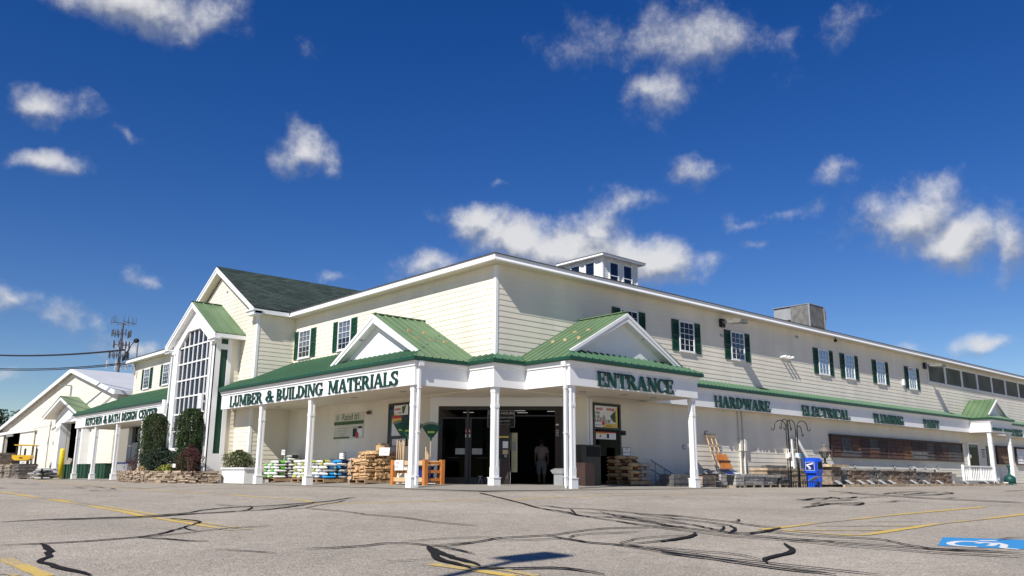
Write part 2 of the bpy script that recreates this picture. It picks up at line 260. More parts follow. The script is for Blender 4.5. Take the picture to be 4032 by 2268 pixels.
# ---------------------------------------------------------------- helpers
ORG = {}
def V(*a): return Vector(a)
class B:
    def __init__(s): s.v = []; s.f = []; s.uv = None
    def poly(s, pts):
        i = len(s.v); s.v += [Vector(p) for p in pts]; s.f.append(list(range(i, i + len(pts))))
    def prism(s, pts, vec):
        vec = Vector(vec); n = len(pts); i = len(s.v); pts = [Vector(p) for p in pts]
        s.v += pts + [p + vec for p in pts]
        s.f.append(list(range(i + n - 1, i - 1, -1))); s.f.append(list(range(i + n, i + 2 * n)))
        for k in range(n): s.f.append([i + k, i + (k + 1) % n, i + n + (k + 1) % n, i + n + k])
    def box(s, x0, x1, y0, y1, z0, z1, jit=0):
        i = len(s.v)
        P = [(x0, y0, z0), (x1, y0, z0), (x1, y1, z0), (x0, y1, z0), (x0, y0, z1), (x1, y0, z1), (x1, y1, z1), (x0, y1, z1)]
        s.v += [Vector(p) + (Vector((random.uniform(-jit, jit), random.uniform(-jit, jit), random.uniform(-jit, jit))) if jit else Vector()) for p in P]
        s.f += [[i + a for a in q] for q in ((3, 2, 1, 0), (4, 5, 6, 7), (0, 1, 5, 4), (1, 2, 6, 5), (2, 3, 7, 6), (3, 0, 4, 7))]
    def obox(s, o, ex, ey, ez, jit=0):          # corner + three edge vectors
        o = Vector(o); ex = Vector(ex); ey = Vector(ey); ez = Vector(ez); i = len(s.v)
        P = [o, o + ex, o + ex + ey, o + ey]; P += [p + ez for p in P]
        s.v += [p + (Vector((random.uniform(-jit, jit), random.uniform(-jit, jit), random.uniform(-jit, jit))) if jit else Vector()) for p in P]
        s.f += [[i + a for a in q] for q in ((3, 2, 1, 0), (4, 5, 6, 7), (0, 1, 5, 4), (1, 2, 6, 5), (2, 3, 7, 6), (3, 0, 4, 7))]
    def bar(s, p0, p1, w, h, upv=(0, 0, 1)):     # rectangular bar between two points, centred
        p0 = Vector(p0); p1 = Vector(p1); d = (p1 - p0); u = Vector(upv); sd_ = d.cross(u)
        if sd_.length < 1e-6: sd_ = d.cross(Vector((1, 0, 0)))
        sd_.normalize(); u = sd_.cross(d).normalized()
        s.obox(p0 - sd_ * w / 2 - u * h / 2, d, sd_ * w, u * h)
    def tube(s, pts, r, n=8, caps=True):
        pts = [Vector(p) for p in pts]; i0 = len(s.v); rr = r if isinstance(r, (list, tuple)) else [r] * len(pts)
        ref = None
        for k, p in enumerate(pts):
            d = (pts[min(k + 1, len(pts) - 1)] - pts[max(k - 1, 0)]).normalized()
            if ref is None: ref = Vector((0, 0, 1)) if abs(d.z) < .9 else Vector((1, 0, 0))
            a = d.cross(ref)
            if a.length < 1e-4: a = d.cross(Vector((0, 1, 0)))
            a.normalize(); b = a.cross(d).normalized(); ref = -b if False else ref
            for j in range(n):
                t = 2 * pi * j / n; s.v.append(p + a * (cos(t) * rr[k]) + b * (sin(t) * rr[k]))
        for k in range(len(pts) - 1):
            for j in range(n):
                q = i0 + k * n; s.f.append([q + j, q + (j + 1) % n, q + n + (j + 1) % n, q + n + j])
        if caps:
            s.f.append([i0 + j for j in range(n - 1, -1, -1)]); q = i0 + (len(pts) - 1) * n; s.f.append([q + j for j in range(n)])
    def lathe(s, c, prof, n=16):                # prof: (radius, z)
        c = Vector(c); i0 = len(s.v)
        for r, z in prof:
            for j in range(n):
                t = 2 * pi * j / n; s.v.append(c + Vector((r * cos(t), r * sin(t), z)))
        for k in range(len(prof) - 1):
            for j in range(n):
                q = i0 + k * n; s.f.append([q + j, q + (j + 1) % n, q + n + (j + 1) % n, q + n + j])
        s.f.append([i0 + j for j in range(n - 1, -1, -1)]); q = i0 + (len(prof) - 1) * n; s.f.append([q + j for j in range(n)])
    def ell(s, c, r, nu=14, nv=9, noise=0, pw=1.0):
        c = Vector(c); i0 = len(s.v)
        def sg(x): return math.copysign(abs(x) ** pw, x)
        for a in range(nv + 1):
            th = pi * a / nv
            for j in range(nu):
                t = 2 * pi * j / nu; k = 1 + random.uniform(-noise, noise)
                s.v.append(c + Vector((r[0] * sg(sin(th)) * sg(cos(t)) * k, r[1] * sg(sin(th)) * sg(sin(t)) * k, -r[2] * sg(cos(th)) * k)))
        for a in range(nv):
            for j in range(nu): s.f.append([i0 + a * nu + j, i0 + a * nu + (j + 1) % nu, i0 + (a + 1) * nu + (j + 1) % nu, i0 + (a + 1) * nu + j])
    def build(s, name, m, parent=None, smooth=False):
        o0 = ORG.get(parent.name, Vector()) if parent else Vector()
        me = bpy.data.meshes.new(name); me.from_pydata([tuple(v - o0) for v in s.v], [], s.f); me.update()
        o = bpy.data.objects.new(name, me); COL.objects.link(o)
        if m: me.materials.append(M[m])
        if parent: o.parent = parent; ORG[o.name] = o0
        if smooth:
            for p in me.polygons: p.use_smooth = True
        return o
def tag(o, label=None, cat=None, group=None, kind=None):
    if label: o['label'] = label
    if cat: o['category'] = cat
    if group: o['group'] = group
    if kind: o['kind'] = kind
    return o
def thing(name, label, cat, loc=(0, 0, 0), group=None):
    o = bpy.data.objects.new(name, None); COL.objects.link(o); o.location = loc; o.empty_display_size = .1
    ORG[o.name] = Vector(loc); return tag(o, label, cat, group)
def dup(root, loc, rz=0, label=None, group=None, scale=None, tilt=None):
    def cp(o, par):
        c = o.copy(); COL.objects.link(c)
        if par is not None: c.parent = par
        for ch in o.children: cp(ch, c)
        return c
    r = cp(root, None); r.location = loc; r.rotation_euler = (tilt[0] if tilt else 0, tilt[1] if tilt else 0, rz)
    if scale: r.scale = scale
    if label: r['label'] = label
    if group: r['group'] = group
    return r
def struct(o): o['kind'] = 'structure'; return o
def text(s, size, m, parent, name, pos, u, v, align='CENTER', ext=.001, bold=0.0, sx=1.0):
    cu = bpy.data.curves.new('tmp', 'FONT'); cu.body = s; cu.size = size; cu.align_x = align; cu.align_y = 'CENTER'; cu.extrude = ext; cu.offset = bold
    to = bpy.data.objects.new('tmp', cu); COL.objects.link(to); dg = bpy.context.evaluated_depsgraph_get()
    me = bpy.data.meshes.new_from_object(to.evaluated_get(dg)); bpy.data.objects.remove(to); bpy.data.curves.remove(cu)
    u = Vector(u).normalized(); v = Vector(v).normalized(); n = u.cross(v); o0 = ORG.get(parent.name, Vector()) if parent else Vector()
    p0 = Vector(pos) - o0
    me.transform(Matrix(((u.x * sx, v.x, n.x, p0.x), (u.y * sx, v.y, n.y, p0.y), (u.z * sx, v.z, n.z, p0.z), (0, 0, 0, 1))))
    me.materials.clear(); me.materials.append(M[m]); me.name = name
    o = bpy.data.objects.new(name, me); COL.objects.link(o)
    if parent: o.parent = parent; ORG[o.name] = o0
    return o
F2 = (0.665, 0.747)
def g(x, y):                                   # lot: level at the building, falling gently towards the street
    s_ = (x - CAMLOC.x) * F2[0] + (y - CAMLOC.y) * F2[1]; u_ = min(max(23 - s_, 0), 40)
    return -0.035 * u_ * u_ / (u_ + 2.0)
# ---------------------------------------------------------------- ground
def gridmesh(name, xs, ys, zf, m):
    b = B(); n = len(ys)
    for x in xs:
        for y in ys: b.v.append(Vector((x, y, zf(x, y))))
    for i in range(len(xs) - 1):
        for j in range(n - 1): b.f.append([i * n + j, (i + 1) * n + j, (i + 1) * n + j + 1, i * n + j + 1])
    return b.build(name, m, smooth=True)
def axis(lo, a, bb, hi, st):
    k = [lo, lo * .6 + a * .4, lo * .3 + a * .7, a - 12, a - 5]; x = a
    while x < bb: k.append(x); x += st
    return k + [bb, bb + 5, bb + 12, bb + 40, hi * .5, hi]
struct(gridmesh('parking_lot', axis(-400, -26, 16, 500, .8), axis(-400, -30, 12, 600, .8), g, 'asphalt'))
def slabz(x, y):
    d = max(0, min(x + 3.75, y + 3.75)); return .012 + .09 * min(1, d / 2.4)
def arange(a, b_, s):
    r = []; x = a
    while x < b_ - 1e-6: r.append(x); x += s
    return r + [b_]
b = B()
def slab_rect(x0, x1, y0, y1):
    xs = arange(x0, x1, .4); ys = arange(y0, y1, .4); i0 = len(b.v); n = len(ys)
    for x in xs:
        for y in ys: b.v.append(Vector((x, y, slabz(x, y))))
    for i in range(len(xs) - 1):
        for j in range(n - 1): b.f.append([i0 + i * n + j, i0 + (i + 1) * n + j, i0 + (i + 1) * n + j + 1, i0 + i * n + j + 1])
slab_rect(-3.75, -.88, -3.75, 36.0); slab_rect(-.88, 7.2, -3.75, 10.0)
struct(b.build('walkway', 'concrete', smooth=True))
TAR=[(0.07,[(-14.85,-6.22),(-14.48,-6.15),(-14.12,-6.15),(-13.7,-6.31),(-13.33,-6.36),(-13.1,-6.46),(-12.78,-6.37),(-12.41,-6.24),(-12.17,-6.21),(-11.73,-5.74),(-11.16,-5.43),(-10.64,-5.38),(-10.21,-5.41),(-9.65,-5.2),(-9.19,-5.11),(-8.72,-4.88),(-8.09,-4.36),(-7.65,-4.07)]),(0.05,[(-14.18,-6.28),(-13.72,-6.39),(-13.39,-6.53),(-13.15,-6.63),(-12.74,-6.57),(-12.36,-6.42),(-12,-6.36),(-11.39,-6.31),(-10.88,-6.3),(-10.36,-6.04),(-9.69,-5.55),(-9.23,-5.18)]),(0.045,[(-12.87,-6.64),(-12.15,-6.44),(-11.69,-6.45),(-11.1,-6.22),(-10.69,-5.5)]),(0.03,[(-10.98,-4.51),(-10.87,-5.12),(-10.6,-5.42)]),(0.03,[(-10.99,-5.69),(-10.66,-5.82),(-10.08,-5.64),(-9.6,-5.39)]),(0.035,[(-11.16,-6.35),(-10.76,-6.3),(-10.2,-5.99),(-9.51,-5.49)]),(0.04,[(-10.53,-6.32),(-10.16,-6.43),(-9.43,-5.76),(-8.82,-5.33),(-8.33,-4.77)]),(0.05,[(-15.44,-9.35),(-15.12,-9.45),(-14.77,-9.51),(-14.32,-9.51),(-13.99,-9.45),(-13.85,-9.42),(-13.54,-9.12),(-13.33,-8.85),(-13.09,-8.55),(-12.85,-8.25),(-12.58,-7.89),(-12.6,-7.5),(-12.74,-7.05)]),(0.05,[(-13.87,-9.39),(-13.61,-9.22),(-13.35,-8.83)]),(0.035,[(-14,-9.49),(-13.58,-9.38),(-13.25,-9.3),(-13.07,-9.16),(-12.8,-9.1),(-12.39,-9.04),(-12.06,-9.12)]),(0.05,[(-13.12,-8.61),(-13.15,-8.93),(-13.14,-9.15)]),(0.035,[(-14,-9.49),(-13.75,-9.91),(-13.71,-10.19),(-13.49,-10.38)]),(0.06,[(-15.07,-9.49),(-15.04,-9.73),(-15.12,-9.9),(-15.12,-10.28),(-15.27,-10.5),(-15.22,-10.76),(-15.47,-11),(-15.4,-11.28),(-15.36,-11.36),(-15.44,-11.54),(-15.38,-11.7),(-15.34,-11.89),(-15.3,-12.04),(-15.3,-12.28)]),(0.025,[(-13.76,-11.23),(-13.5,-11.59),(-13.38,-11.94)]),(0.05,[(-10.68,6.25),(-10.58,5.13)]),(0.04,[(-9.84,8.39),(-9.95,6.59)]),(0.06,[(-11.35,2.31),(-11.2,1.94)]),(0.05,[(-10.28,5.57),(-10.56,3.72)]),(0.06,[(-10.92,2.49),(-10.76,2.19)]),(0.05,[(-10.52,3.39),(-10.64,2.52)]),(0.05,[(-10.39,15.47),(-10.48,12.91)]),(0.04,[(-10.32,12.88),(-9.41,15.31)]),(0.05,[(-10.72,11.41),(-10.68,9.96)]),(0.04,[(-11.08,4.57),(-11.1,3.47)]),(0.04,[(-11.63,1.73),(-11.14,1.72),(-10.59,2.06)]),(0.03,[(-13.42,1.42),(-12.88,1.38),(-12.23,1.5)]),(0.04,[(-9.89,4.89),(-9.91,2.49),(-8.2,5.43),(-8.53,3.88),(-6.33,7.36),(-6.56,3.72)]),(0.05,[(-3.07,6.8),(-3.39,3.3),(-3.81,0.49),(-4.39,-1.72),(-4.24,-3.13),(-4.1,-4.02)]),(0.05,[(-4.23,-4.3),(-2.84,-4.38),(-1.24,-4.29),(1.12,-3.89),(3.71,-4.45)]),(0.06,[(-4.2,-4.14),(-4.75,-5.19),(-5.61,-6.83),(-6.14,-7.87),(-6.65,-8.75),(-6.73,-9)]),(0.05,[(-6.37,-8.46),(-6.16,-8.48),(-6.42,-9.25),(-6.16,-9.57),(-6.14,-10.26),(-6.24,-10.79),(-6.21,-11.3),(-6.15,-11.79)]),(0.045,[(-6.75,-8.9),(-6.85,-9.49),(-7,-10.01),(-7.42,-10.52),(-7.41,-10.75),(-7.17,-11.01),(-7.31,-11.59),(-7.53,-12.35),(-7.72,-12.63),(-7.6,-12.87)]),(0.05,[(-6.46,-9.48),(-7.26,-10.4)]),(0.04,[(-6.73,-9.89),(-6.8,-10.34),(-6.75,-10.8),(-6.83,-11.34),(-6.9,-11.85),(-6.93,-12.37)]),(0.04,[(-6.82,-9.09),(-7.15,-10.09),(-7.47,-10.96),(-7.65,-11.59),(-7.8,-12.29),(-7.82,-13.03)]),(0.05,[(-7.28,-10.92),(-6.98,-11.16),(-7.23,-11.83),(-7.54,-12.49),(-7.72,-12.77),(-7.57,-12.85)]),(0.04,[(-6.47,-10.21),(-6.9,-10.93),(-7.04,-11.46),(-7.18,-12.01),(-7.22,-12.59)]),(0.035,[(-6.24,-10.79),(-6.5,-11.23),(-6.52,-11.7),(-6.61,-12.13)]),(0.03,[(-7.68,-11.62),(-7.98,-12.57),(-7.98,-13.15)]),(0.04,[(-12.97,-11.76),(-12.69,-11.91),(-12.35,-11.97),(-12.13,-11.87),(-11.88,-11.87),(-11.79,-12.03),(-11.75,-12.36),(-11.74,-12.54),(-11.56,-12.56),(-11.27,-12.49),(-10.98,-12.41),(-10.57,-12.26),(-10.25,-12.35),(-9.95,-12.46),(-9.56,-12.4),(-9.03,-12.27),(-8.6,-12.28),(-8.27,-12.41),(-7.99,-12.71)]),(0.025,[(-11.77,-11.86),(-11.25,-11.89),(-10.72,-12.04),(-10.55,-12.27)]),(0.035,[(-11.69,-12.39),(-11.44,-12.43),(-11,-12.44)]),(0.03,[(-10.85,-12.44),(-10.49,-12.66),(-10.12,-12.79),(-10.02,-12.83)]),(0.05,[(-9.95,-12.46),(-10.01,-12.79),(-10.07,-13.13),(-10.11,-13.42),(-9.99,-13.64),(-9.97,-14.06),(-10.03,-14.68)]),(0.03,[(-10.11,-13.42),(-9.94,-13.82),(-9.84,-14.18),(-9.74,-14.46)]),(0.03,[(-10.04,-13.59),(-10.08,-14.16),(-10.18,-14.79)]),(0.035,[(-9.94,-12.82),(-9.69,-12.66),(-9.39,-12.61),(-9.01,-12.78),(-8.65,-12.89)]),(0.03,[(-9.93,-13.64),(-9.52,-13.47),(-9.17,-13.37),(-8.91,-13.44),(-8.6,-13.61)]),(0.035,[(-9.95,-13.68),(-9.6,-13.77),(-9.25,-13.78),(-8.68,-13.67)]),(0.09,[(-11.79,-12.41),(-11.92,-12.65),(-12.11,-12.99),(-12.38,-13.37),(-12.43,-13.51),(-12.41,-13.67),(-12.42,-13.88),(-12.5,-14.08)]),(0.07,[(-11.81,-12.47),(-12.03,-12.98),(-12.18,-13.38),(-12.24,-13.69),(-12.33,-14.01)]),(0.04,[(-11.74,-12.54),(-11.71,-12.78),(-11.78,-13.02),(-11.82,-13.3)]),(0.025,[(-12.85,-13.2),(-12.66,-13.28),(-12.38,-13.32)]),(0.05,[(-12.5,-14.1),(-12.37,-14.19),(-12.25,-14.36),(-12.02,-14.42),(-11.84,-14.53),(-11.79,-14.77),(-11.81,-14.96),(-11.83,-15.13)]),(0.035,[(-10.13,-6.43),(-9.95,-7.54),(-10.02,-8.45),(-9.84,-9.02),(-9.96,-10.15),(-9.87,-10.58),(-9.81,-10.93)]),(0.05,[(-6.09,-11.22),(-6.16,-11.86),(-6.33,-12.38),(-6.34,-12.78),(-6.55,-13.11),(-6.65,-13.45),(-6.68,-13.83)]),(0.05,[(-6.65,-11.67),(-6.58,-12.03),(-6.7,-12.57),(-6.83,-13.05),(-7.19,-13.43),(-7.55,-13.63),(-7.85,-13.74)]),(0.05,[(-7.05,-11.98),(-7.19,-12.62),(-7.49,-13.19),(-7.82,-13.76),(-7.62,-13.94),(-7.18,-13.92),(-7.01,-14.05)]),(0.05,[(-7.62,-12.43),(-7.72,-13.01),(-7.86,-13.62),(-7.84,-13.99),(-7.85,-14.6),(-7.72,-15.09),(-7.79,-15.38),(-7.61,-15.73),(-7.53,-16.18),(-7.46,-16.46),(-7.25,-16.68),(-7.15,-17.04)]),(0.035,[(-8.03,-12.76),(-8.04,-13.24),(-8.2,-14.02),(-8.06,-14.33),(-8.03,-14.71),(-8.02,-15.42),(-7.99,-15.75),(-7.89,-16.02),(-7.85,-16.46),(-7.66,-16.82),(-7.49,-17.14)]),(0.05,[(-7.27,-13.84),(-7.31,-14.29),(-7.26,-14.66),(-7.13,-14.97),(-6.96,-15.37),(-7.08,-15.58),(-7.32,-15.77),(-7.42,-16.06),(-7.54,-16.28),(-7.26,-16.53),(-7.06,-16.63)]),(0.025,[(-8.04,-14.64),(-7.66,-15.07),(-7.27,-15.65)]),(0.02,[(-8.9,-13.44),(-8.72,-13.53),(-8.44,-13.54)]),(0.07,[(-9.37,-13.81),(-9,-13.79),(-8.51,-13.66),(-8.25,-13.54),(-8.13,-13.4)]),(0.05,[(-6.31,-12.81),(-6.06,-12.76),(-5.9,-12.63),(-5.88,-12.57)]),(0.05,[(-7.69,-13.98),(-7.18,-13.92),(-6.62,-13.8)]),(0.04,[(-7.13,-12.94),(-7.01,-13.15),(-7.71,-13.51)]),(0.06,[(-8.33,-14.85),(-8.63,-15.09),(-8.94,-15.33),(-9.22,-15.4),(-9.57,-15.44),(-9.79,-15.41),(-9.9,-15.55),(-10.02,-15.67)]),(0.03,[(-9.92,-14.24),(-9.81,-14.55),(-9.72,-14.85),(-9.66,-15.1),(-9.75,-15.31),(-9.9,-15.55)]),(0.06,[(-10.21,-14.47),(-10.18,-15),(-10.25,-15.49),(-10.29,-15.88),(-10.26,-16.15),(-10.21,-16.47)]),(0.04,[(-10.06,-14.36),(-10.01,-14.79),(-10.09,-15.28),(-10,-15.55),(-10.01,-15.86),(-9.96,-16.2),(-9.96,-16.48),(-9.92,-16.72)]),(0.03,[(-10.16,-15.73),(-10.22,-16.06),(-10.14,-16.34)]),(0.08,[(-0.43,-10.48),(-0.53,-10.71),(0.44,-10.47),(0.82,-10.62),(1.07,-10.92),(1.83,-10.79)]),(0.06,[(-0.19,-10.35),(-0.49,-10.92),(-0.2,-11.15),(0.21,-11.26),(0.83,-11.27)]),(0.07,[(-2.68,-11.88),(-1.99,-11.8),(-1.05,-11.63),(-0.6,-11.82),(-0.17,-11.85),(-0.6,-12.09),(-1.16,-12.19),(-1.19,-11.88)]),(0.05,[(-1.69,-11.52),(-0.86,-11.34),(-1.17,-11.66),(-0.89,-11.96)]),(0.06,[(0.07,-10.84),(1.21,-10.48),(0.46,-11.13)]),(0.05,[(1.26,-11.06),(1.99,-11.04),(2.52,-11.14)]),(0.08,[(3.74,-10.51),(5.42,-10.2),(7.95,-9.7),(7.37,-10.52),(5.83,-11.4),(4.49,-11.48),(3.66,-11.31),(3.96,-10.66)]),(0.06,[(4.66,-10.31),(4.13,-10.97),(5.84,-10.76),(5.24,-11.53)]),(0.05,[(3.56,-11.08),(5.39,-10.76),(7.44,-10.34)]),(0.13,[(5.43,-8.1),(3.34,-10.05),(2.87,-11.15),(2.52,-12.11),(2.57,-12.99),(2.61,-14.03)]),(0.08,[(10.75,-10.99),(13.74,-10.58)]),(0.05,[(0.31,-11.93),(0.4,-12.16),(1.1,-12.09),(1,-12.73)]),(0.06,[(2.93,-12.29),(3.54,-12.37)]),(0.05,[(20.38,-6.42),(25.01,-5.45),(23.55,-6.71)]),(0.05,[(-1.95,-8.07),(-1.86,-8.2)]),(0.06,[(-2,-8.06),(-1.95,-8.23)]),(0.04,[(-5.87,-16.36),(-5.56,-16.39),(-5.34,-16.48)])]
YEL=[(0.09,[(-3.87,41.97),(-7.44,22.95),(-9.13,11.03),(-10.14,3.51),(-9.92,1.07),(-9.48,-1.2),(-9.14,-3.28),(-9.01,-4.27),(-9.23,-5.18)]),(0.09,[(-9.24,-4.74),(-9.34,-5.17),(-9.31,-5.41),(-9.21,-5.69),(-8.58,-5.62),(-7.89,-5.91),(-7.01,-6.11),(-6.28,-6.51),(-5.68,-6.96),(-5.01,-6.64),(-4.03,-6.65),(-2.9,-6.74),(-1.93,-7.03),(-0.69,-7.73)]),(0.08,[(-1.13,-7.31),(-0.25,-7.9),(0.2,-8.8)]),(0.08,[(2.83,-9.71),(3.73,-9.48),(4.96,-9.57)]),(0.07,[(7.49,-9.04),(9.26,-9.36)]),(0.1,[(-13.17,2.72),(-13.01,-0.45),(-12.9,-3.02),(-12.85,-5.25),(-12.91,-6.52)]),(0.08,[(-12.92,-0.05),(-12.76,-2.49),(-12.68,-4.7),(-12.66,-6.21)]),(0.09,[(-12.86,-6.73),(-12.83,-7.7),(-12.77,-8.56),(-12.73,-9.33)]),(0.08,[(-12.72,-6.99),(-12.6,-8.04),(-12.52,-9.33)]),(0.11,[(-15.64,-10.15),(-15.63,-10.37),(-15.62,-11.27),(-15.61,-12.09)]),(0.05,[(-15.9,-11.64),(-15.82,-11.74),(-15.78,-11.91)]),(0.1,[(-12.59,-13.59),(-12.53,-13.83),(-12.53,-14.16),(-12.48,-14.66)]),(0.08,[(-12.37,-13.57),(-12.32,-14.02),(-12.29,-14.4),(-12.31,-14.78)]),(0.09,[(-7.04,-13.72),(-6.36,-13.74),(-5.45,-13.68),(-3.97,-13.74),(-3.07,-13.72),(-1.69,-13.82),(0.58,-13.97)]),(0.1,[(-6.84,-13.95),(-6.83,-14.43),(-6.88,-14.95),(-6.61,-15),(-5.43,-14.95),(-3.89,-14.92),(-2.51,-15.04),(-0.49,-15.13)]),(0.05,[(-6.83,-13.97),(-6.29,-14.45),(-5.74,-14.89)]),(0.05,[(-5.89,-13.92),(-5.21,-14.44),(-4.7,-14.84)]),(0.04,[(-4.55,-14.08),(-3.9,-14.61)])]
WHEEL=[(0.09,[(-6.24,-16.25),(-6.37,-16.08),(-6.65,-16.08),(-6.85,-16.17),(-6.91,-16.33),(-6.83,-16.45)]),(0.09,[(-6.13,-16.22),(-5.94,-16.36)]),(0.08,[(-6.45,-16.31),(-6.24,-16.33),(-6.34,-16.49),(-6.62,-16.51)]),(0.08,[(-6.2,-16.44),(-6.35,-16.59),(-6.74,-16.69),(-6.74,-16.86)])]
BLUE=[(-6.98,-16.08),(-6.05,-15.93),(-5.87,-16.12),(-5.82,-16.63),(-6.79,-16.92),(-7.03,-16.6),(-7.04,-16.38)]

def ribbon(b, pts, w, dz, wob=.25, sub=.12, ew=.35, view=0):
    P = [Vector((x, y, 0)) for x, y in pts]; Q = []
    for a, c in zip(P, P[1:]):
        n = max(1, int((c - a).length / sub))
        for k in range(n): Q.append(a.lerp(c, k / n))
    Q.append(P[-1])
    if len(Q) > 4:
        for _ in range(2): Q = [Q[0]] + [(Q[k - 1] + Q[k] * 2 + Q[k + 1]) / 4 for k in range(1, len(Q) - 1)] + [Q[-1]]
    i0 = len(b.v); n = len(Q); ph = random.uniform(0, 9)
    for k, p in enumerate(Q):
        d = (Q[min(k + 1, n - 1)] - Q[max(k - 1, 0)]); d.z = 0
        if d.length < 1e-6: d = Vector((1, 0, 0))
        s_ = Vector((-d.y, d.x, 0)).normalized(); e = min(1, ew + min(k, n - 1 - k) * .3)
        wk = w * (.75 + .85 * abs(d.normalized().x * .747 - d.normalized().y * .665)) if view else w   # the lots' long cross cracks are sealed wider
        ww = wk * .5 * e * (1 + wob * (sin(k * .37 + ph) * .6 + random.uniform(-.6, .6)))
        q = p + s_ * (random.uniform(-.012, .012) if wob else 0)
        for sg in (-1, 1):
            r = q + s_ * ww * sg; r.z = g(r.x, r.y) + dz; b.v.append(r)
    for k in range(n - 1): b.f.append([i0 + 2 * k, i0 + 2 * k + 1, i0 + 2 * k + 3, i0 + 2 * k + 2])
b = B(); b2 = B()
for i, (w, p) in enumerate(YEL): ribbon(b2 if w <= .08 or i in (2, 3, 4) else b, p, w * 1.3, .003 + .0003 * i, .03, .2, 1)
struct(b.build('parking_lines', 'paint_yellow')); struct(b2.build('faded_parking_lines', 'paint_faded'))
b = B()
for i, (w, p) in enumerate(TAR): ribbon(b, p, w, .0105 + .00012 * i, .18, view=1)
struct(b.build('crack_seal', 'tar'))
# accessible bay mark
b = B()
Bx = [(-7.06, -16.1), (-6.02, -15.75), (-5.35, -16.85), (-6.42, -17.3)]
def lerp2(u, v): 
    a = Vector(Bx[0]).lerp(Vector(Bx[1]), u); c = Vector(Bx[3]).lerp(Vector(Bx[2]), u); return a.lerp(c, v)
N_ = 8
for i in range(N_ + 1):
    for j in range(N_ + 1):
        p = lerp2(i / N_, j / N_); b.v.append(Vector((p.x, p.y, g(p.x, p.y) + .0045)))
for i in range(N_):
    for j in range(N_): b.f.append([i * 9 + j, (i + 1) * 9 + j, (i + 1) * 9 + j + 1, i * 9 + j + 1])
struct(b.build('accessible_bay_mark', 'paint_blue'))
b = B()
for i, (w, p) in enumerate(WHEEL): ribbon(b, p, w, .0062 + i * .0004, 0, .05, 1)
struct(b.build('accessible_bay_symbol', 'paint_white'))

# ---------------------------------------------------------------- store
XW, YW, XG, XT = -.88, -.83, -2.6, -3.72
store = thing('store_building', 'long cream clapboard store with green metal porch roof and glass gabled tower', 'store')
Lw = (Vector((XW, 0, 0)), Vector((0, 1, 0)), Vector((-1, 0, 0)))      # left facade: u = y
Rw = (Vector((0, YW, 0)), Vector((1, 0, 0)), Vector((0, -1, 0)))      # right facade: u = x
Gw = (Vector((XG, 0, 0)), Vector((0, 1, 0)), Vector((-1, 0, 0)))
def clap(b, fr, z0, z1, iv, exp=.178, proud=.012, seam=0):
    O, u, n = fr; z = z0; k = 0
    while z < z1 - .01:
        zt = min(z + exp, z1); lo = iv(z + .01); hi = iv(zt - .01)
        for (a0, a1), (c0, c1) in zip(lo, hi):
            if a1 - a0 < .01: continue
            if c1 - c0 < 0: c0 = c1 = (c0 + c1) / 2
            cuts = [0, 1]
            if seam and (a1 - a0) > 5:
                cuts = [0] + sorted(random.uniform(.02, .98) for _ in range(int((a1 - a0) / seam))) + [1]
            for q, (t0, t1) in enumerate(zip(cuts, cuts[1:])):
                pr = proud + random.uniform(0, .0018); gp = .007 if len(cuts) > 2 else 0
                e0, e1 = a0 + (a1 - a0) * t0 + gp * (q > 0), a0 + (a1 - a0) * t1; h0, h1 = c0 + (c1 - c0) * t0 + gp * (q > 0), c0 + (c1 - c0) * t1
                P = lambda uu, zz, d: O + u * uu + n * d + Vector((0, 0, zz))
                i = len(b.v)
                b.v += [P(e0, z, pr), P(e1, z, pr), P(h1, zt, .002), P(h0, zt, .002), P(e0, z, 0), P(e1, z, 0)]
                b.f += [[i, i + 1, i + 2, i + 3], [i + 4, i + 5, i + 1, i]]
        z = zt; k += 1
def fixn(o, n):   # make every face of a wall sheet look outwards
    return o
# structural core behind the boards
b = B()
fp = [(XW + .01, 3.39), (XW + .01, 33.2), (30, 33.2), (62, 33.2), (62, YW + .01), (3.34, YW + .01), (2.71, -.21), (6.5, 3.6), (3.5, 6.6), (-.30, 2.81)]
b.prism([(x, y, -.2) for x, y in fp][::-1], (0, 0, 3.2))
b.prism([(x, y, 3.0) for x, y in [(XW + .012, YW + .012), (61.99, YW + .012), (61.99, 33.19), (XW + .012, 33.19)]], (0, 0, 4.1))
b.prism([(x, y, -.2) for x, y in [(XG + .012, 12.58), (XW, 12.58), (XW, 20.49), (XG + .012, 20.49)]], (0, 0, 7.2))
b.prism([(XG + .013, 12.58, 7.0), (XG + .013, 20.49, 7.0), (XG + .013, 16.54, 9.4)], (3, 0, 0))
b.build('core_wall', 'siding', store)
b = B(); clap(b, Lw, .1, 3.0, lambda z: [(3.46, 12.57)], seam=4); clap(b, Lw, 3.0, 7.0, lambda z: [(YW + .06, 12.57)], seam=4.2)
b.build('wall', 'siding', store)
b = B(); clap(b, Lw, .1, 7.0, lambda z: [(20.5, 33.2)], seam=4); b.build('wall', 'siding', store)
b = B(); clap(b, Rw, .1, 3.0, lambda z: [(3.42, 62)], seam=4.2); clap(b, Rw, 3.0, 7.0, lambda z: [(XW + .06, 62)], seam=4.2); b.build('wall', 'siding', store)
gz = lambda z: (12.57 + .06 if z < 6.9 else 12.57 + (z - 6.9) / .588, 20.5 if z < 6.9 else 20.5 - (z - 6.9) / .588)
b = B(); clap(b, Gw, .1, 9.25, lambda z: [gz(z)]); clap(b, (Vector((0, 12.57, 0)), Vector((1, 0, 0)), Vector((0, -1, 0))), .1, 7.0, lambda z: [(XG + .06, XW)])
b.build('gable_wall', 'siding', store)
cu_ = Vector((1, -1, 0)).normalized(); cn = Vector((-1, -1, 0)).normalized(); CO = Vector((XW, 3.38, 0))
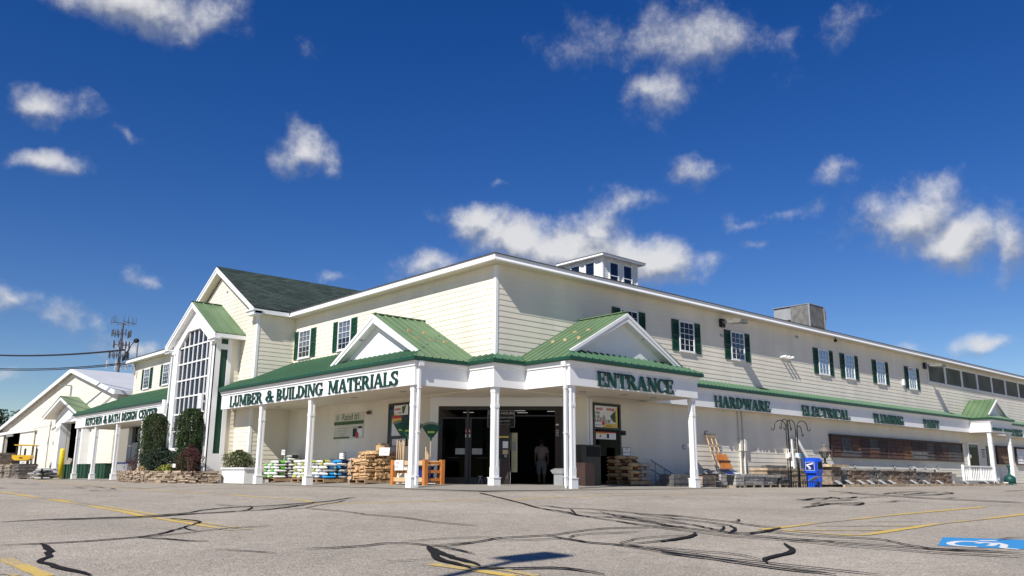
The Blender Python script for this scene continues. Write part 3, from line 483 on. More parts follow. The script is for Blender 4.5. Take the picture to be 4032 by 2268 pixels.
b = B(); clap(b, (CO, cu_, cn), .1, 3.0, lambda z: [(.06, .53)]); b.build('entrance_wall', 'siding', store); b = B(); clap(b, (CO, cu_, cn), .1, 3.0, lambda z: [(5.38, 5.9)])
b.build('entrance_wall', 'siding', store)
# corner boards
def cpost(x0, x1, y0, y1, z0, z1): bb = B(); bb.box(x0, x1, y0, y1, z0, z1); bb.build('corner_trim', 'white', store)
cpost(XW - .022, XW + .085, YW - .022, YW + .10, 3.0, 6.95)
cpost(XG - .022, XG + .09, 12.57 - .022, 12.57 + .10, .1, 6.97)
bb = B(); bb.obox(CO + cn * .005 - cu_ * .02, cu_ * .09, cn * .03, (0, 0, 2.99)); bb.build('corner_trim', 'white', store)
bb = B(); bb.obox(CO + cn * .005 + cu_ * 5.87, cu_ * .09, cn * .03, (0, 0, 2.99)); bb.build('corner_trim', 'white', store)
# entrance surround
b = B(); z_ = Vector((0, 0, 1))
b.obox(CO + cu_ * .52 + cn * .001 + z_ * .05, cu_ * .29, cn * .05, (0, 0, 2.95)); b.obox(CO + cu_ * 5.08 + cn * .001 + z_ * .05, cu_ * .31, cn * .05, (0, 0, 2.95))
b.obox(CO + cu_ * .812 + cn * .001 + z_ * 2.70, cu_ * 4.266, cn * .048, (0, 0, .298)); b.obox(CO + cu_ * .5 + cn * .052 + z_ * 2.93, cu_ * 4.9, cn * .03, (0, 0, .066))
b.build('door_surround', 'white', store)
# interior seen through the doors
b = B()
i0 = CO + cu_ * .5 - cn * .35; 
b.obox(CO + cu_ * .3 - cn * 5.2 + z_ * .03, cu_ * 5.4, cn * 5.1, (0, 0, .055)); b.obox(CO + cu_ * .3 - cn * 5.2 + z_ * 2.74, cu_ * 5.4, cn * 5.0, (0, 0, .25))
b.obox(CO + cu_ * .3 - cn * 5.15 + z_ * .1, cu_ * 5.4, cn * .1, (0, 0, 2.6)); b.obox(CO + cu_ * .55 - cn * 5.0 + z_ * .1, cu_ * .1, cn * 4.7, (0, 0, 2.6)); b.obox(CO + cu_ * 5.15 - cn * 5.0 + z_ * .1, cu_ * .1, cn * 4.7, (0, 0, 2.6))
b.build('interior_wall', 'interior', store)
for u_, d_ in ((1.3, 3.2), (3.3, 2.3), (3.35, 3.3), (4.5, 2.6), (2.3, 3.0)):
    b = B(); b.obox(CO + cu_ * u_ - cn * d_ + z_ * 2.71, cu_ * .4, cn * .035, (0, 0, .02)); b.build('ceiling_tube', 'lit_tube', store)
# entrance doors: dark frames, four leaves to the left of an open bay
b = B(); fb = -.10
for u0, w_ in ((.815, .07), (1.78, .09), (2.80, .12), (4.98, .09)): b.obox(CO + cu_ * u0 + cn * fb + z_ * .1, cu_ * w_, cn * .07, (0, 0, 2.6))
b.obox(CO + cu_ * .82 + cn * (fb + .004) + z_ * 2.58, cu_ * 4.25, cn * .06, (0, 0, .11)); b.obox(CO + cu_ * .82 + cn * (fb + .004) + z_ * 2.28, cu_ * 2.0, cn * .055, (0, 0, .05))
b.obox(CO + cu_ * 2.92 + cn * (fb + .004) + z_ * 2.36, cu_ * 2.06, cn * .055, (0, 0, .05))
b.build('door_frame', 'frame_dark', store)
for u0, u1, so in ((.89, 1.80, .52), (1.89, 2.79, .09)):
    b = B(); b.obox(CO + cu_ * u0 + cn * (fb + .01) + z_ * .1, cu_ * .06, cn * .045, (0, 0, 2.17)); b.obox(CO + cu_ * (u1 - .06) + cn * (fb + .01) + z_ * .1, cu_ * .06, cn * .045, (0, 0, 2.17))
    b.obox(CO + cu_ * (u0 + .06) + cn * (fb + .012) + z_ * .1, cu_ * (u1 - u0 - .12), cn * .04, (0, 0, .22)); dr = b.build('entrance_door', 'frame_dark', store)
    b = B(); b.obox(CO + cu_ * (u0 + .06) + cn * (fb + .025) + z_ * .32, cu_ * (u1 - u0 - .12), cn * .008, (0, 0, 1.95)); b.build('pane', 'glass_dark', dr)
    b = B(); b.obox(CO + cu_ * (u0 + so) + cn * (fb + .036) + z_ * 1.08, cu_ * .35, cn * .003, (0, 0, .2)); b.build('sticker', 'ink_grey', dr)
    b = B(); b.obox(CO + cu_ * (u0 + .25) + cn * (fb + .05) + z_ * .95, cu_ * .38, cn * .03, (0, 0, .035)); b.build('push_bar', 'dark', dr)
b = B(); b.obox(CO + cu_ * 4.80 + cn * (fb + .02) + z_ * .1, cu_ * .17, cn * .03, (0, 0, 2.5)); b.build('door_frame', 'brown_box', store)
for zz, mm in ((2.06, 'paper'), (1.86, 'ink_grey'), (1.78, 'ink_grey'), (1.70, 'ink_grey')):
    b = B(); b.obox(CO + cu_ * 4.83 + cn * (fb + .052) + z_ * zz, cu_ * .10, cn * .002, (0, 0, .05)); b.build('sticker', mm, store)
# hours board on the glass, half hidden by the corner column
b = B(); hb = CO + cu_ * 2.49 + cn * .0 + z_ * 1.97
b.obox(hb, cu_ * .96, cn * .012, (0, 0, .62)); hrs = b.build('hours_board', 'dark', store)
b = B()
for z0_ in (.02, .585): b.obox(hb + cu_ * .02 + cn * .0125 + z_ * z0_, cu_ * .92, cn * .002, (0, 0, .012))
for u0 in (.02, .928): b.obox(hb + cu_ * u0 + cn * .013 + z_ * .03, cu_ * .012, cn * .002, (0, 0, .555))
b.build('border', 'ink_grey', hrs)
for s_, du, dz, sz in (('STORE HOURS', .48, .49, .135), ('MON-FRI 6:30AM-7:00PM', .48, .34, .078), ('SAT 7:00AM-5:00PM', .48, .22, .07), ('SUN 8:00AM-5:00PM', .48, .11, .07)):
    text(s_, sz, 'film', hrs, 'lettering', hb + cu_ * du + cn * .016 + z_ * dz, cu_, z_)
b = B(); b.prism([CO + cu_ * (1.83 + .09 * cos(t * pi / 8)) + cn * (fb + .06) + z_ * (1.86 + .11 * sin(t * pi / 8)) for t in range(16)], cn * .002); st = b.build('no_entry_sticker', 'paper_red', store)
b = B(); b.obox(CO + cu_ * 1.765 + cn * (fb + .063) + z_ * 1.83, cu_ * .13, cn * .002, (0, 0, .06)); b.obox(CO + cu_ * 1.745 + cn * (fb + .06) + z_ * 1.65, cu_ * .17, cn * .0018, (0, 0, .10)); b.build('bar', 'paper', st)

# ---- windows with shutters
def win(fr, u0, u1, z0, z1, sw, blind, nx=3, nz=5):
    O, u, n = fr; P = lambda uu, zz, d: O + u * uu + n * d + z_ * zz
    a, c = u0 + sw + .01, u1 - sw - .01; t = .055
    b = B()
    for (p, q, r, s_) in ((a, a + t, z0, z1), (c - t, c, z0, z1), (a + t, c - t, z0, z0 + t), (a + t, c - t, z1 - t, z1)): b.obox(P(p, r, .004), u * (q - p), n * .062, z_ * (s_ - r))
    b.obox(P(a - .03, z0 - .03, .004), u * (c - a + .06), n * .08, z_ * .03)
    w_, h_ = (c - a - 2 * t), (z1 - z0 - 2 * t)
    for k in range(1, nx): b.obox(P(a + t + w_ * k / nx - .006, z0 + t, .041), u * .012, n * .012, z_ * h_)
    for k in range(1, nz): b.obox(P(a + t, z0 + t + h_ * k / nz - (.011 if k == nz // 2 + (nz % 2) else .006), .040), u * w_, n * .013, z_ * (.022 if k == nz // 2 + (nz % 2) else .012))
    f = b.build('window', 'white', store)
    b = B(); b.obox(P(a + t, z0 + t, .034), u * w_, n * .005, z_ * h_); b.build('pane', 'glass', f)
    b = B(); b.obox(P(a + t, z0 + t, .013), u * w_, n * .006, z_ * h_); b.build('dark_backing', 'dark', f)  # flat dark sheet over the siding, its colour standing in for unlit depth
    if blind:
        b = B(); hb_ = h_ * blind; k = 0
        b.obox(P(a + t + .02, z1 - t - hb_, .022), u * (w_ - .04), n * .004, z_ * hb_); b.build('curtain', 'curtain', f)
    for s0 in (u0, u1 - sw):
        b = B(); fw = .05
        b.obox(P(s0, z0 - .01, .006), u * fw, n * .04, z_ * (z1 - z0 + .02)); b.obox(P(s0 + sw - fw, z0 - .01, .006), u * fw, n * .04, z_ * (z1 - z0 + .02))
        for zz in (z0 - .01, (z0 + z1) / 2 - .04, z1 - .07): b.obox(P(s0 + fw, zz, .006), u * (sw - 2 * fw), n * .038, z_ * .08)
        zz = z0 + .075
        while zz < z1 - .09:
            b.obox(P(s0 + fw, zz, .034), u * (sw - 2 * fw), n * -.02 + z_ * .034, z_ * .008); zz += .042
        b.obox(P(s0 + fw, z0, .008), u * (sw - 2 * fw), n * .004, z_ * (z1 - z0)); b.build('shutter', 'shutter', f)
for u0, u1 in ((10.634, 12.47), (7.415, 9.206)): win(Lw, u0, u1, 5.17, 6.37, .40, .62)
for u0, u1 in ((29.95, 31.75), (26.8, 28.6)): win(Lw, u0, u1, 5.25, 6.45, .40, .5)
for u0, u1 in ((4.60, 6.44), (8.04, 9.86), (11.54, 13.38), (18.72, 20.56), (21.28, 23.10), (24.66, 26.46), (28.45, 30.27)): win(Rw, u0, u1, 5.13, 6.33, .42, 0)
# netted openings under the eave, far right
for k in range(12):
    u0 = 31.45 + k * 2.45
    b = B()
    for (p, q, r, s_) in ((u0, u0 + .12, 5.66, 6.84), (u0 + 2.33, u0 + 2.445, 5.66, 6.84), (u0 + .12, u0 + 2.33, 5.66, 5.76), (u0 + .12, u0 + 2.33, 6.74, 6.84)): b.obox(Vector((p, YW - .004, r)), (q - p, 0, 0), (0, -.05, 0), (0, 0, s_ - r))
    f = b.build('vent_opening', 'white_worn', store)
    b = B(); xs = [u0 + .12 + 2.21 * t / 10 for t in range(11)]
    for t in range(10):
        d0, d1 = .014 + .012 * sin(t * 1.3 + k), .014 + .012 * sin((t + 1) * 1.3 + k)
        b.poly([(xs[t], YW - .014 - abs(d0), 5.76), (xs[t + 1], YW - .014 - abs(d1), 5.76), (xs[t + 1], YW - .016, 6.74), (xs[t], YW - .016, 6.74)])
    b.build('netting', 'screen_mesh', f, smooth=True)

# ---- sweep a profile along a plan path (outward = right of travel)
def sweep(path, prof):
    b = B(); P = [Vector((x, y)) for x, y in path]; n = len(P); i0 = 0; m_ = len(prof)
    for k in range(n):
        ds = []
        if k > 0: ds.append((P[k] - P[k - 1]).normalized())
        if k < n - 1: ds.append((P[k + 1] - P[k]).normalized())
        ns = [Vector((d.y, -d.x)) for d in ds]
        if len(ns) == 1: mv = ns[0]
        else:
            mv = (ns[0] + ns[1]); mv = mv / (1 + ns[0].dot(ns[1])) if (1 + ns[0].dot(ns[1])) > .05 else ns[0]
        for o_, z in prof: b.v.append(Vector((P[k].x + mv.x * o_, P[k].y + mv.y * o_, z)))
    for k in range(n - 1):
        for j in range(m_): b.f.append([k * m_ + j, k * m_ + (j + 1) % m_, (k + 1) * m_ + (j + 1) % m_, (k + 1) * m_ + j])
    b.f.append(list(range(m_))); b.f.append([(n - 1) * m_ + j for j in range(m_ - 1, -1, -1)])
    return b
BOARD = [(0, 3.0), (0, 3.565), (-.10, 3.565), (-.10, 3.0)]
CROWN = [(.001, 3.566), (.035, 3.575), (.04, 3.615), (.055, 3.63), (.062, 3.665), (.082, 3.675), (.088, 3.715), (-.08, 3.715), (-.08, 3.566)]
DRIP = [(.085, 3.716), (.150, 3.716), (.172, 3.745), (.168, 3.835), (.145, 3.838), (.0, 3.72)]
pathA = [(-3.36, 13.85), (-3.36, -.06), (-1.34, -.06), (-1.34, -1.31), (-.06, -1.31), (-.06, -3.26), (6.18, -3.26), (6.18, -1.30), (35.5, -1.30), (35.5, -2.45), (38.95, -2.45), (38.95, -1.30), (62, -1.30)]
pathK = [(-1.0, 35.25), (-3.36, 35.25), (-3.36, 18.96)]
for pth in (pathA, pathK):
    sweep(pth, BOARD).build('porch_fascia', 'white', store); sweep(pth, CROWN).build('crown_moulding', 'white', store); sweep(pth, DRIP).build('roof_edge', 'green_shade', store)
# soffits
b = B()
for x0, x1, y0, y1, z0 in ((-3.28, XW, .0, 13.8, 3.03), (-1.28, 3.3, -1.25, 3.3, 3.034), (.02, 6.1, -3.18, -1.2, 3.03), (6.1, 62, -1.22, YW, 3.034), (35.58, 38.87, -2.37, -1.2, 3.03), (-3.28, XW, 18.96, 35.17, 3.03)):
    b.poly([(x0, y0, z0), (x0, y1, z0), (x1, y1, z0), (x1, y0, z0)])
b.build('porch_soffit', 'soffit', store)
for x, y in ((-2.2, 2.2), (-2.2, 5.2), (-2.2, 8.2), (-2.2, 11), (-.2, -.3), (1.9, -1.9), (3.6, -2.2), (5.1, -2.2)):
    b = B(); b.lathe((x, y, 3.0), [(.11, .012), (.11, .028)], 14); b.build('recessed_light', 'grey_paint', store)

# ---- metal roofing: planar polygon + ribs running up the slope
def metal(polys, name='porch_roof', m='green_metal', sp=.30, rib=True):
    b = B()
    for poly in polys:
        P = [Vector(p) for p in poly]; n = (P[1] - P[0]).cross(P[2] - P[0]).normalized()
        if n.z < 0: n = -n; P = P[::-1]
        t = (Vector((0, 0, 1)) - n * n.z).normalized(); s_ = t.cross(n).normalized(); o = P[0]
        b.prism([p - n * .03 for p in P], n * .03)
        if not rib: continue
        q = [((p - o).dot(s_), (p - o).dot(t)) for p in P]; smin = min(a for a, _ in q); smax = max(a for a, _ in q)
        k = smin + .06
        while k < smax:
            ts = []
            for (a0, c0), (a1, c1) in zip(q, q[1:] + q[:1]):
                if (a0 - k) * (a1 - k) < 0: ts.append(c0 + (c1 - c0) * (k - a0) / (a1 - a0))
            if len(ts) >= 2:
                t0, t1 = min(ts), max(ts)
                if t1 - t0 > .04:
                    A = o + s_ * (k - .03) + t * t0 - n * .002; i = len(b.v)
                    b.v += [A, A + s_ * .06, A + s_ * .044 + n * .045, A + s_ * .016 + n * .045]; b.v += [p + t * (t1 - t0) for p in b.v[i:i + 4]]
                    b.f += [[i + 3, i + 2, i + 1, i], [i, i + 1, i + 5, i + 4], [i + 1, i + 2, i + 6, i + 5], [i + 2, i + 3, i + 7, i + 6], [i + 3, i, i + 4, i + 7], [i + 4, i + 5, i + 6, i + 7]]
            k += sp
    return b.build(name, m, store)
E_ = 3.835
xf = -2.95; rz = 5.604; yc = 2.98
zA = lambda x: E_ + .45 * (x + 3.525)
metal([[(-3.525, -.225, E_), (-3.525, 12.56, E_), (XW, 12.56, zA(XW)), (XW, 1.93, zA(XW))], [(-3.525, 12.56, E_), (-3.525, 13.86, E_), (XG, 13.86, zA(XG)), (XG, 12.56, zA(XG))]])
metal([[(-3.525, -.225, E_), (-1.505, -.225, E_), (XW, .22, E_ + .246), (XW, yc, rz), (xf, yc, rz), (xf, .23, E_ + .252)]], m='green_faded')
metal([[(XW, yc, rz), (XW, 4.06, zA(XW)), (xf, 5.74, zA(xf)), (xf, yc, rz)]], m='green_faded')
metal([[(-1.505, -.225, E_), (-1.505, -1.475, E_), (XW, YW, E_ + .246), (XW, .22, E_ + .246)], [(-1.505, -1.475, E_), (-.225, -1.475, E_), (.22, YW, E_ + .246), (XW, YW, E_ + .246)]])
yf = -2.95; xc = 2.92
metal([[(-.225, -1.475, E_), (-.225, -3.425, E_), (.23, yf, E_ + .252), (xc, yf, rz), (xc, YW, rz), (.22, YW, E_ + .246)]], m='green_faded')
zB = lambda y: E_ + .45 * (y + 3.425)
metal([[(-.225, -3.425, E_), (6.345, -3.425, E_), (4.35, YW, zB(YW)), (1.93, YW, zB(YW))]])
metal([[(xc, yf, rz), (xc, YW, rz), (5.9, YW, E_ + .246), (6.345, -1.475, E_), (6.345, -3.425, E_), (5.85, yf, E_ + .252)]], m='green_faded')
metal([[(6.345, -1.465, E_), (35.335, -1.465, E_), (35.335, YW, E_ + .254), (5.9, YW, E_ + .254)]], sp=.26)
metal([[(39.115, -1.465, E_), (62, -1.465, E_), (62, YW, E_ + .254), (39.115, YW, E_ + .254)]], sp=.26)
metal([[(35.335, -1.465, E_), (35.335, -2.615, E_), (35.6, -2.35, E_ + .166), (37.2, -2.35, 5.0), (37.2, YW, 5.0), (35.335, YW, E_)]], m='green_faded')
metal([[(39.115, -1.465, E_), (39.115, -2.615, E_), (38.8, -2.35, E_ + .192), (37.2, -2.35, 5.0), (37.2, YW, 5.0), (39.115, YW, E_)]], m='green_faded')
metal([[(35.335, -2.615, E_), (39.115, -2.615, E_), (38.65, -2.15, E_ + .186), (35.75, -2.15, E_ + .186)]])
zK = lambda x: E_ + .45 * (x + 3.525)
metal([[(-3.525, 35.415, E_), (-3.525, 18.9, E_), (XW, 18.9, zK(XW)), (XW, 33.2, zK(XW))], [(-3.525, 35.415, E_), (XW, 35.415, E_), (XW, 33.2, zK(XW))]])
for k, (a, c) in enumerate(((-2.35, 1.75), (-1.75, 1.75), (-2.5, 1.15), (-1.9, 1.15), (-1.35, 1.15))):
    for x, y in ((a, c), (c, a)):
        z = E_ + .552 * ((y if x == a else x) + .225) + .005; b = B()
        if x == a: b.box(x - .07, x + .07, y - .03, y + .03, z - .03, z + .065)
        else: b.box(x - .03, x + .03, y - .07, y + .07, z - .03, z + .065)
        b.build('snow_guard', 'bag_tan', store)
# ridge caps
b = B(); b.bar((xf - .02, yc, rz + .02), (XW, yc, rz + .02), .16, .03); b.build('ridge_cap', 'green_faded', store)
b = B(); b.bar((xc, yf - .02, rz + .02), (xc, YW, rz + .02), .16, .03); b.build('ridge_cap', 'green_faded', store)
# pediments: tympanum, raking boards and their soffits
def pediment(axis, c, hw, zp, zb, front, back, th=.24):
    # axis 'x': gable faces -x, c along y; axis 'y': faces -y, c along x
    P = (lambda d, a, z: Vector((d, a, z))) if axis == 'x' else (lambda d, a, z: Vector((a, d, z)))
    b = B(); s_ = (zp - zb) / hw; L = []
    for sg in (-1, 1):
        e = c + sg * hw
        b.prism([P(front, c, zp - .035), P(front, e, zb - .035), P(front, e - sg * th / s_ * .8, zb - .035), P(front, c, zp - .035 - th * 1.12)], P(front + .05, 0, 0) - P(front, 0, 0))
        b.prism([P(front - .025, c, zp - .034), P(front - .025, e, zb - .034), P(front - .025, e - sg * .11 / s_, zb - .034), P(front - .025, c, zp - .034 - .11)], P(front + .024, 0, 0) - P(front, 0, 0))
    b.build('raking_board', 'white', store)
    b = B(); k = th * 1.3
    for sg in (-1, 1):
        e = c + sg * (hw - .05)
        b.poly([P(front + .051, c, zp - .26), P(front + .051, e, zb - .23), P(back - .001, e, zb - .23), P(back - .001, c, zp - .26)])
    b.build('raking_soffit', 'white_worn', store)
    b = B(); hw2 = hw - .12
    b.prism([P(back, c - hw2, zb - .2), P(back, c + hw2, zb - .2), P(back, c, zp - .22)], P(back + .05, 0, 0) - P(back, 0, 0)); b.build('tympanum', 'white', store)
pediment('x', yc, 2.72, rz, E_ + .262, xf - .03, xf + .27)
pediment('y', xc, 2.75, rz, E_ + .262, yf - .03, yf + .27)
pediment('y', 37.2, 1.6, 5.0, E_ + .2, -2.38, -2.16, .16)
for p in ((xf + .12, 3.9, 4.86), (3.9, yf + .12, 4.86)):
    b = B(); b.lathe(p, [(.06, -.05), (.06, .02)], 10); b.build('spotlight', 'grey_metal', store)

# ---- columns
def column(x, y, z0=0.0, zt=3.0, sh=.105):
    b = B()
    b.box(x - .135, x + .135, y - .135, y + .135, z0, z0 + .30); b.box(x - .15, x + .15, y - .15, y + .15, z0 + .30, z0 + .325)
    b.box(x - sh + .022, x + sh - .022, y - sh + .022, y + sh - .022, z0 + .325, zt)
    for sx in (-1, 1):
        for sy in (-1, 1): b.box(x + sx * (sh - .045) - .03 + .015 * 0, x + sx * (sh - .045) + .03, y + sy * (sh - .045) - .03, y + sy * (sh - .045) + .03, z0 + .325, zt)
    for za, zb in ((z0 + .325, z0 + .62), (zt - .62, zt - .52), (zt - .16, zt)):
        b.box(x - sh + .006, x + sh - .006, y - sh + .006, y + sh - .006, za, zb)
    return b.build('porch_column', 'white', store)
for x, y in ((-3.19, .16), (-3.19, 6.40), (-3.19, 10.28), (-1.16, -1.16), (.13, -3.10), (6.02, -3.10), (-3.19, 35.0), (-3.19, 31.4), (-3.19, 27.6), (-3.19, 23.6)): column(x, y, g(x, y) + .01)
for x, y in ((35.68, -2.28), (38.78, -2.28)): column(x, y, .12)
# downspouts at the two portico corners and on the gable return
def spout(pts, w=.075, m='white', head=None):
    b = B()
    for a, c in zip(pts, pts[1:]): b.bar(a, c, w, w, (0, 1, 0) if abs(Vector(c).z - Vector(a).z) > .2 else (0, 0, 1))
    for zz in (2.9, 1.6, .35):
        a = Vector(pts[0]); 
        if zz < pts[0][2]: b.box(a.x - .055, a.x + .055, a.y - .055, a.y + .055, zz, zz + .03)
    if head: b.box(head[0] - .09, head[0] + .09, head[1] - .09, head[1] + .09, head[2], head[2] + .16)
    return b.build('downspout', m, store)
spout([(-3.22, -.10, 3.62), (-3.22, -.10, .10)], head=(-3.22, -.12, 3.56)); spout([(-.10, -3.10, 3.62), (-.10, -3.10, .10)], head=(-.10, -3.10, 3.56))
for x in (12.20, 12.50):
    b = B(); b.tube([(x, YW - .06, 3.02), (x, YW - .06, .05)], .038, 10); b.box(x - .07, x + .07, YW - .15, YW - .01, 1.42, 1.88); b.build('conduit_pipe', 'pipe', store)

# ---- eaves, main roof, gable roof
EAVE = [(0, 7.19), (0, 7.06), (.052, 6.995), (.052, 6.965), (-.05, 6.965), (-.05, 7.19)]
for pth in ([(-1.31, 12.25), (-1.31, -1.26), (62, -1.26)], [(-1.31, 33.65), (-1.31, 20.83)]):
    sweep(pth, EAVE).build('eave_fascia', 'white', store)
b = B()
for x0, x1, y0, y1 in ((-1.27, XW, -.83, 12.57), (-1.27, 62, -1.23, YW), (-1.27, XW, 20.5, 33.6)): b.poly([(x0, y0, 6.97 + .002 * (y0 < -1)), (x0, y1, 6.97 + .002 * (y0 < -1)), (x1, y1, 6.97 + .002 * (y0 < -1)), (x1, y0, 6.97 + .002 * (y0 < -1))])
b.poly([(XG - .3, 12.29, 6.974), (XG - .3, 12.57, 6.974), (-1.27, 12.57, 6.974), (-1.27, 12.29, 6.974)])
b.build('eave_soffit', 'soffit', store)
b = B(); e0 = (-1.34, -1.29, 7.192); e1 = (62, -1.29, 7.192); e2 = (62, 33.7, 7.192); e3 = (-1.34, 33.7, 7.192); d = 14; zz = 7.192 + .19 * d
i = [(e0[0] + d, e0[1] + d, zz), (62, e1[1] + d, zz), (62, e2[1] - d, zz), (e3[0] + d, e3[1] - d, zz)]
b.poly([e0, e1, i[1], i[0]]); b.poly([e3, e0, i[0], i[3]]); b.poly([e2, e3, i[3], i[2]]); b.poly(i)
for q in ((e0, e1), (e3, e0)): b.poly([q[0], q[1], Vector(q[1]) - Vector((0, 0, .03)), Vector(q[0]) - Vector((0, 0, .03))])
b.build('roof', 'roof_dark', store)
def shing(P, name='gable_roof'):
    b = B(); P = [Vector(p) for p in P]; n = (P[1] - P[0]).cross(P[2] - P[0]).normalized()
    if n.z < 0: P = P[::-1]; n = -n
    t = (z_ - n * n.z).normalized(); s_ = t.cross(n); b.prism(P, n * -.05); o = b.build(name, 'shingle', store)
    uv = o.data.uv_layers.new(name='UVMap')
    for lp in o.data.loops:
        co = o.data.vertices[lp.vertex_index].co; uv.data[lp.index].uv = (co.dot(s_), co.dot(t))
    return o
gy, gzr, gx0 = 16.54, 9.73, -2.97; sl = .588
shing([(gx0, 12.22, gzr - 4.32 * sl), (gx0, gy, gzr), (11, gy, gzr), (11, 14.0, gzr - 2.54 * sl), (-1.2, 12.22, gzr - 4.32 * sl)])
shing([(gx0, 20.86, gzr - 4.32 * sl), (gx0, gy, gzr), (11, gy, gzr), (11, 19.0, gzr - 2.46 * sl), (-1.2, 20.86, gzr - 4.32 * sl)])
b = B()
for sg in (-1, 1):
    e = gy + sg * 4.30; zb = gzr - 4.30 * sl
    b.prism([(gx0 + .01, gy, gzr - .05), (gx0 + .01, e, zb - .05), (gx0 + .01, e - sg * .02, zb - .27), (gx0 + .01, gy, gzr - .31)], (.045, 0, 0))
    b.prism([(gx0 - .02, gy, gzr - .045), (gx0 - .02, e, zb - .045), (gx0 - .02, e, zb - .14), (gx0 - .02, gy, gzr - .14)], (.029, 0, 0))
b.build('gable_rake_board', 'white', store)
b = B()
for sg in (-1, 1): b.poly([(gx0 + .056, gy, gzr - .30), (gx0 + .056, gy + sg * 4.25, gzr - .30 - 4.25 * sl), (XG - .001, gy + sg * 4.25, gzr - .30 - 4.25 * sl), (XG - .001, gy, gzr - .30)])
b.build('gable_soffit', 'soffit', store)
for y0, y1 in ((12.22, 12.95), (20.13, 20.86)): b = B(); b.box(gx0 + .0, XG - .0, y0 + .02, y1, 6.90, 7.061); b.box(gx0 - .06, XG, y0 - .03, y1 + .03, 7.0605, 7.12); b.build('gable_cornice', 'white', store)
b = B(); b.box(-2.90, -1.36, 12.24, 12.29, 6.97, 7.14); b.build('gable_cornice', 'white', store)
b = B(); b.prism([(XG - .05, 15.9, 8.45), (XG - .05, 16.0, 8.45), (XG - .05, 16.0, 8.52), (XG - .05, 15.9, 8.52)], (.05, 0, 0)); b.build('spotlight', 'grey_metal', store)

# ---- glass tower
ty0, ty1, tc_, tzr, tsl = 14.05, 18.95, 16.5, 7.92, .60
wy0, wy1, wz0, wz1, wz2, wp0, wp1 = 14.48, 18.10, 1.45, 5.96, 6.66, 15.72, 17.10
X0 = XT
b = B(); T_ = (.10, 0, 0)
roofz = lambda y: tzr - .10 - abs(y - tc_) * tsl
b.prism([(X0, ty0, 0), (X0, wy0, 0), (X0, wy0, wz1), (X0, ty0, roofz(ty0))], T_); b.prism([(X0, wy1, 0), (X0, ty1, 0), (X0, ty1, roofz(ty1)), (X0, wy1, wz1)], T_)
b.prism([(X0, wy0, 0), (X0, wy1, 0), (X0, wy1, wz0), (X0, wy0, wz0)], T_)
b.prism([(X0, ty0, roofz(ty0)), (X0, wy0, wz1), (X0, wp0, wz2), (X0, tc_, roofz(tc_))], T_); b.prism([(X0, wp0, wz2), (X0, wp1, wz2), (X0, tc_, roofz(tc_))], T_)
b.prism([(X0, wp1, wz2), (X0, wy1, wz1), (X0, ty1, roofz(ty1)), (X0, tc_, roofz(tc_))], T_)
b.box(X0 + .1, -3.0, ty0, ty0 + .1, 0, 6.4); b.box(X0 + .1, XG, ty1 - .1, ty1, 0, 6.4); b.box(-2.98, XG, ty0 + .02, ty0 + .1, 0, 6.4)
b.build('tower_wall', 'white', store)
b = B(); clap(b, (Vector((0, ty0 + .02, 0)), Vector((1, 0, 0)), Vector((0, -1, 0))), .3, 6.35, lambda z: [(-3.0, XG)]); b.build('tower_siding', 'siding', store)
for y0, y1, q0, q1 in ((ty0 - .05, ty0 + .10, ty0 + .24, ty0 + .36), (ty1 - .40, ty1 - .28, ty1 - .08, ty1 + .05)):   # pilasters with sunk dark strips
    b = B(); b.box(X0 - .07, X0 - .001, y0, y1, .3, 5.75); b.box(X0 - .07, X0 - .001, q0, q1, .3, 5.75); b.box(X0 - .09, X0 - .001, y0 - .03, q1 + .03, 5.751, 5.86); b.box(X0 - .09, X0 - .001, y0 - .03, q1 + .03, .1, .299)
    pz = b.build('tower_pilaster', 'white', store); b = B(); b.box(X0 - .012, X0 - .0005, y1 + .001, q0 - .001, .31, 5.75); b.build('strip', 'shutter', pz)
b = B()
for x0, x1 in ((X0 - .05, -3.50), (-3.20, -3.02)): b.box(x0, x1, ty0 - .05, ty0 - .001, .25, 6.1)
b.box(-3.50, -3.20, ty0 - .05, ty0 - .002, 5.55, 5.78); b.box(-3.50, -3.20, ty0 - .05, ty0 - .002, .25, 1.2)
pz = b.build('tower_side_frame', 'white', store)
for z0_, z1_ in ((1.2, 5.55), (5.78, 6.08)): b = B(); b.box(-3.50, -3.20, ty0 - .012, ty0 - .0005, z0_, z1_); b.build('panel', 'shutter', pz)
b = B(); nV = 7; nZ = 6; wzz = [wz0 + (wz1 - wz0) * k / nZ for k in range(nZ + 1)]
def topz(y): return wz2 if wp0 <= y <= wp1 else (wz1 + (wz2 - wz1) * (y - wy0) / (wp0 - wy0) if y < wp0 else wz1 + (wz2 - wz1) * (wy1 - y) / (wy1 - wp1))
for k in range(nV + 1):
    y = wy0 + (wy1 - wy0) * k / nV; w_ = .026
    b.box(X0 - .005, X0 + .035, y - w_, y + w_, wz0, topz(min(max(y, wy0 + .01), wy1 - .01)))
for z in wzz: b.box(X0 - .01, X0 + .03, wy0, wy1, z - .03, z + .03)
tw = b.build('tower_window', 'white', store)
b = B(); b.prism([(X0 + .042, wy0, wz0), (X0 + .042, wy1, wz0), (X0 + .042, wy1, wz1), (X0 + .042, wp1, wz2), (X0 + .042, wp0, wz2), (X0 + .042, wy0, wz1)], (.008, 0, 0)); b.build('pane', 'glass', tw)
b = B(); pts = [(X0 - .03, wy0, wz0), (X0 - .03, wy0, wz1), (X0 - .03, wp0, wz2), (X0 - .03, wp1, wz2), (X0 - .03, wy1, wz1), (X0 - .03, wy1, wz0)]
for a, c in zip(pts, pts[1:]): b.bar(Vector(a) + Vector((.01, 0, 0)), Vector(c) + Vector((.01, 0, 0)), .05, .13, (1, 0, 0))
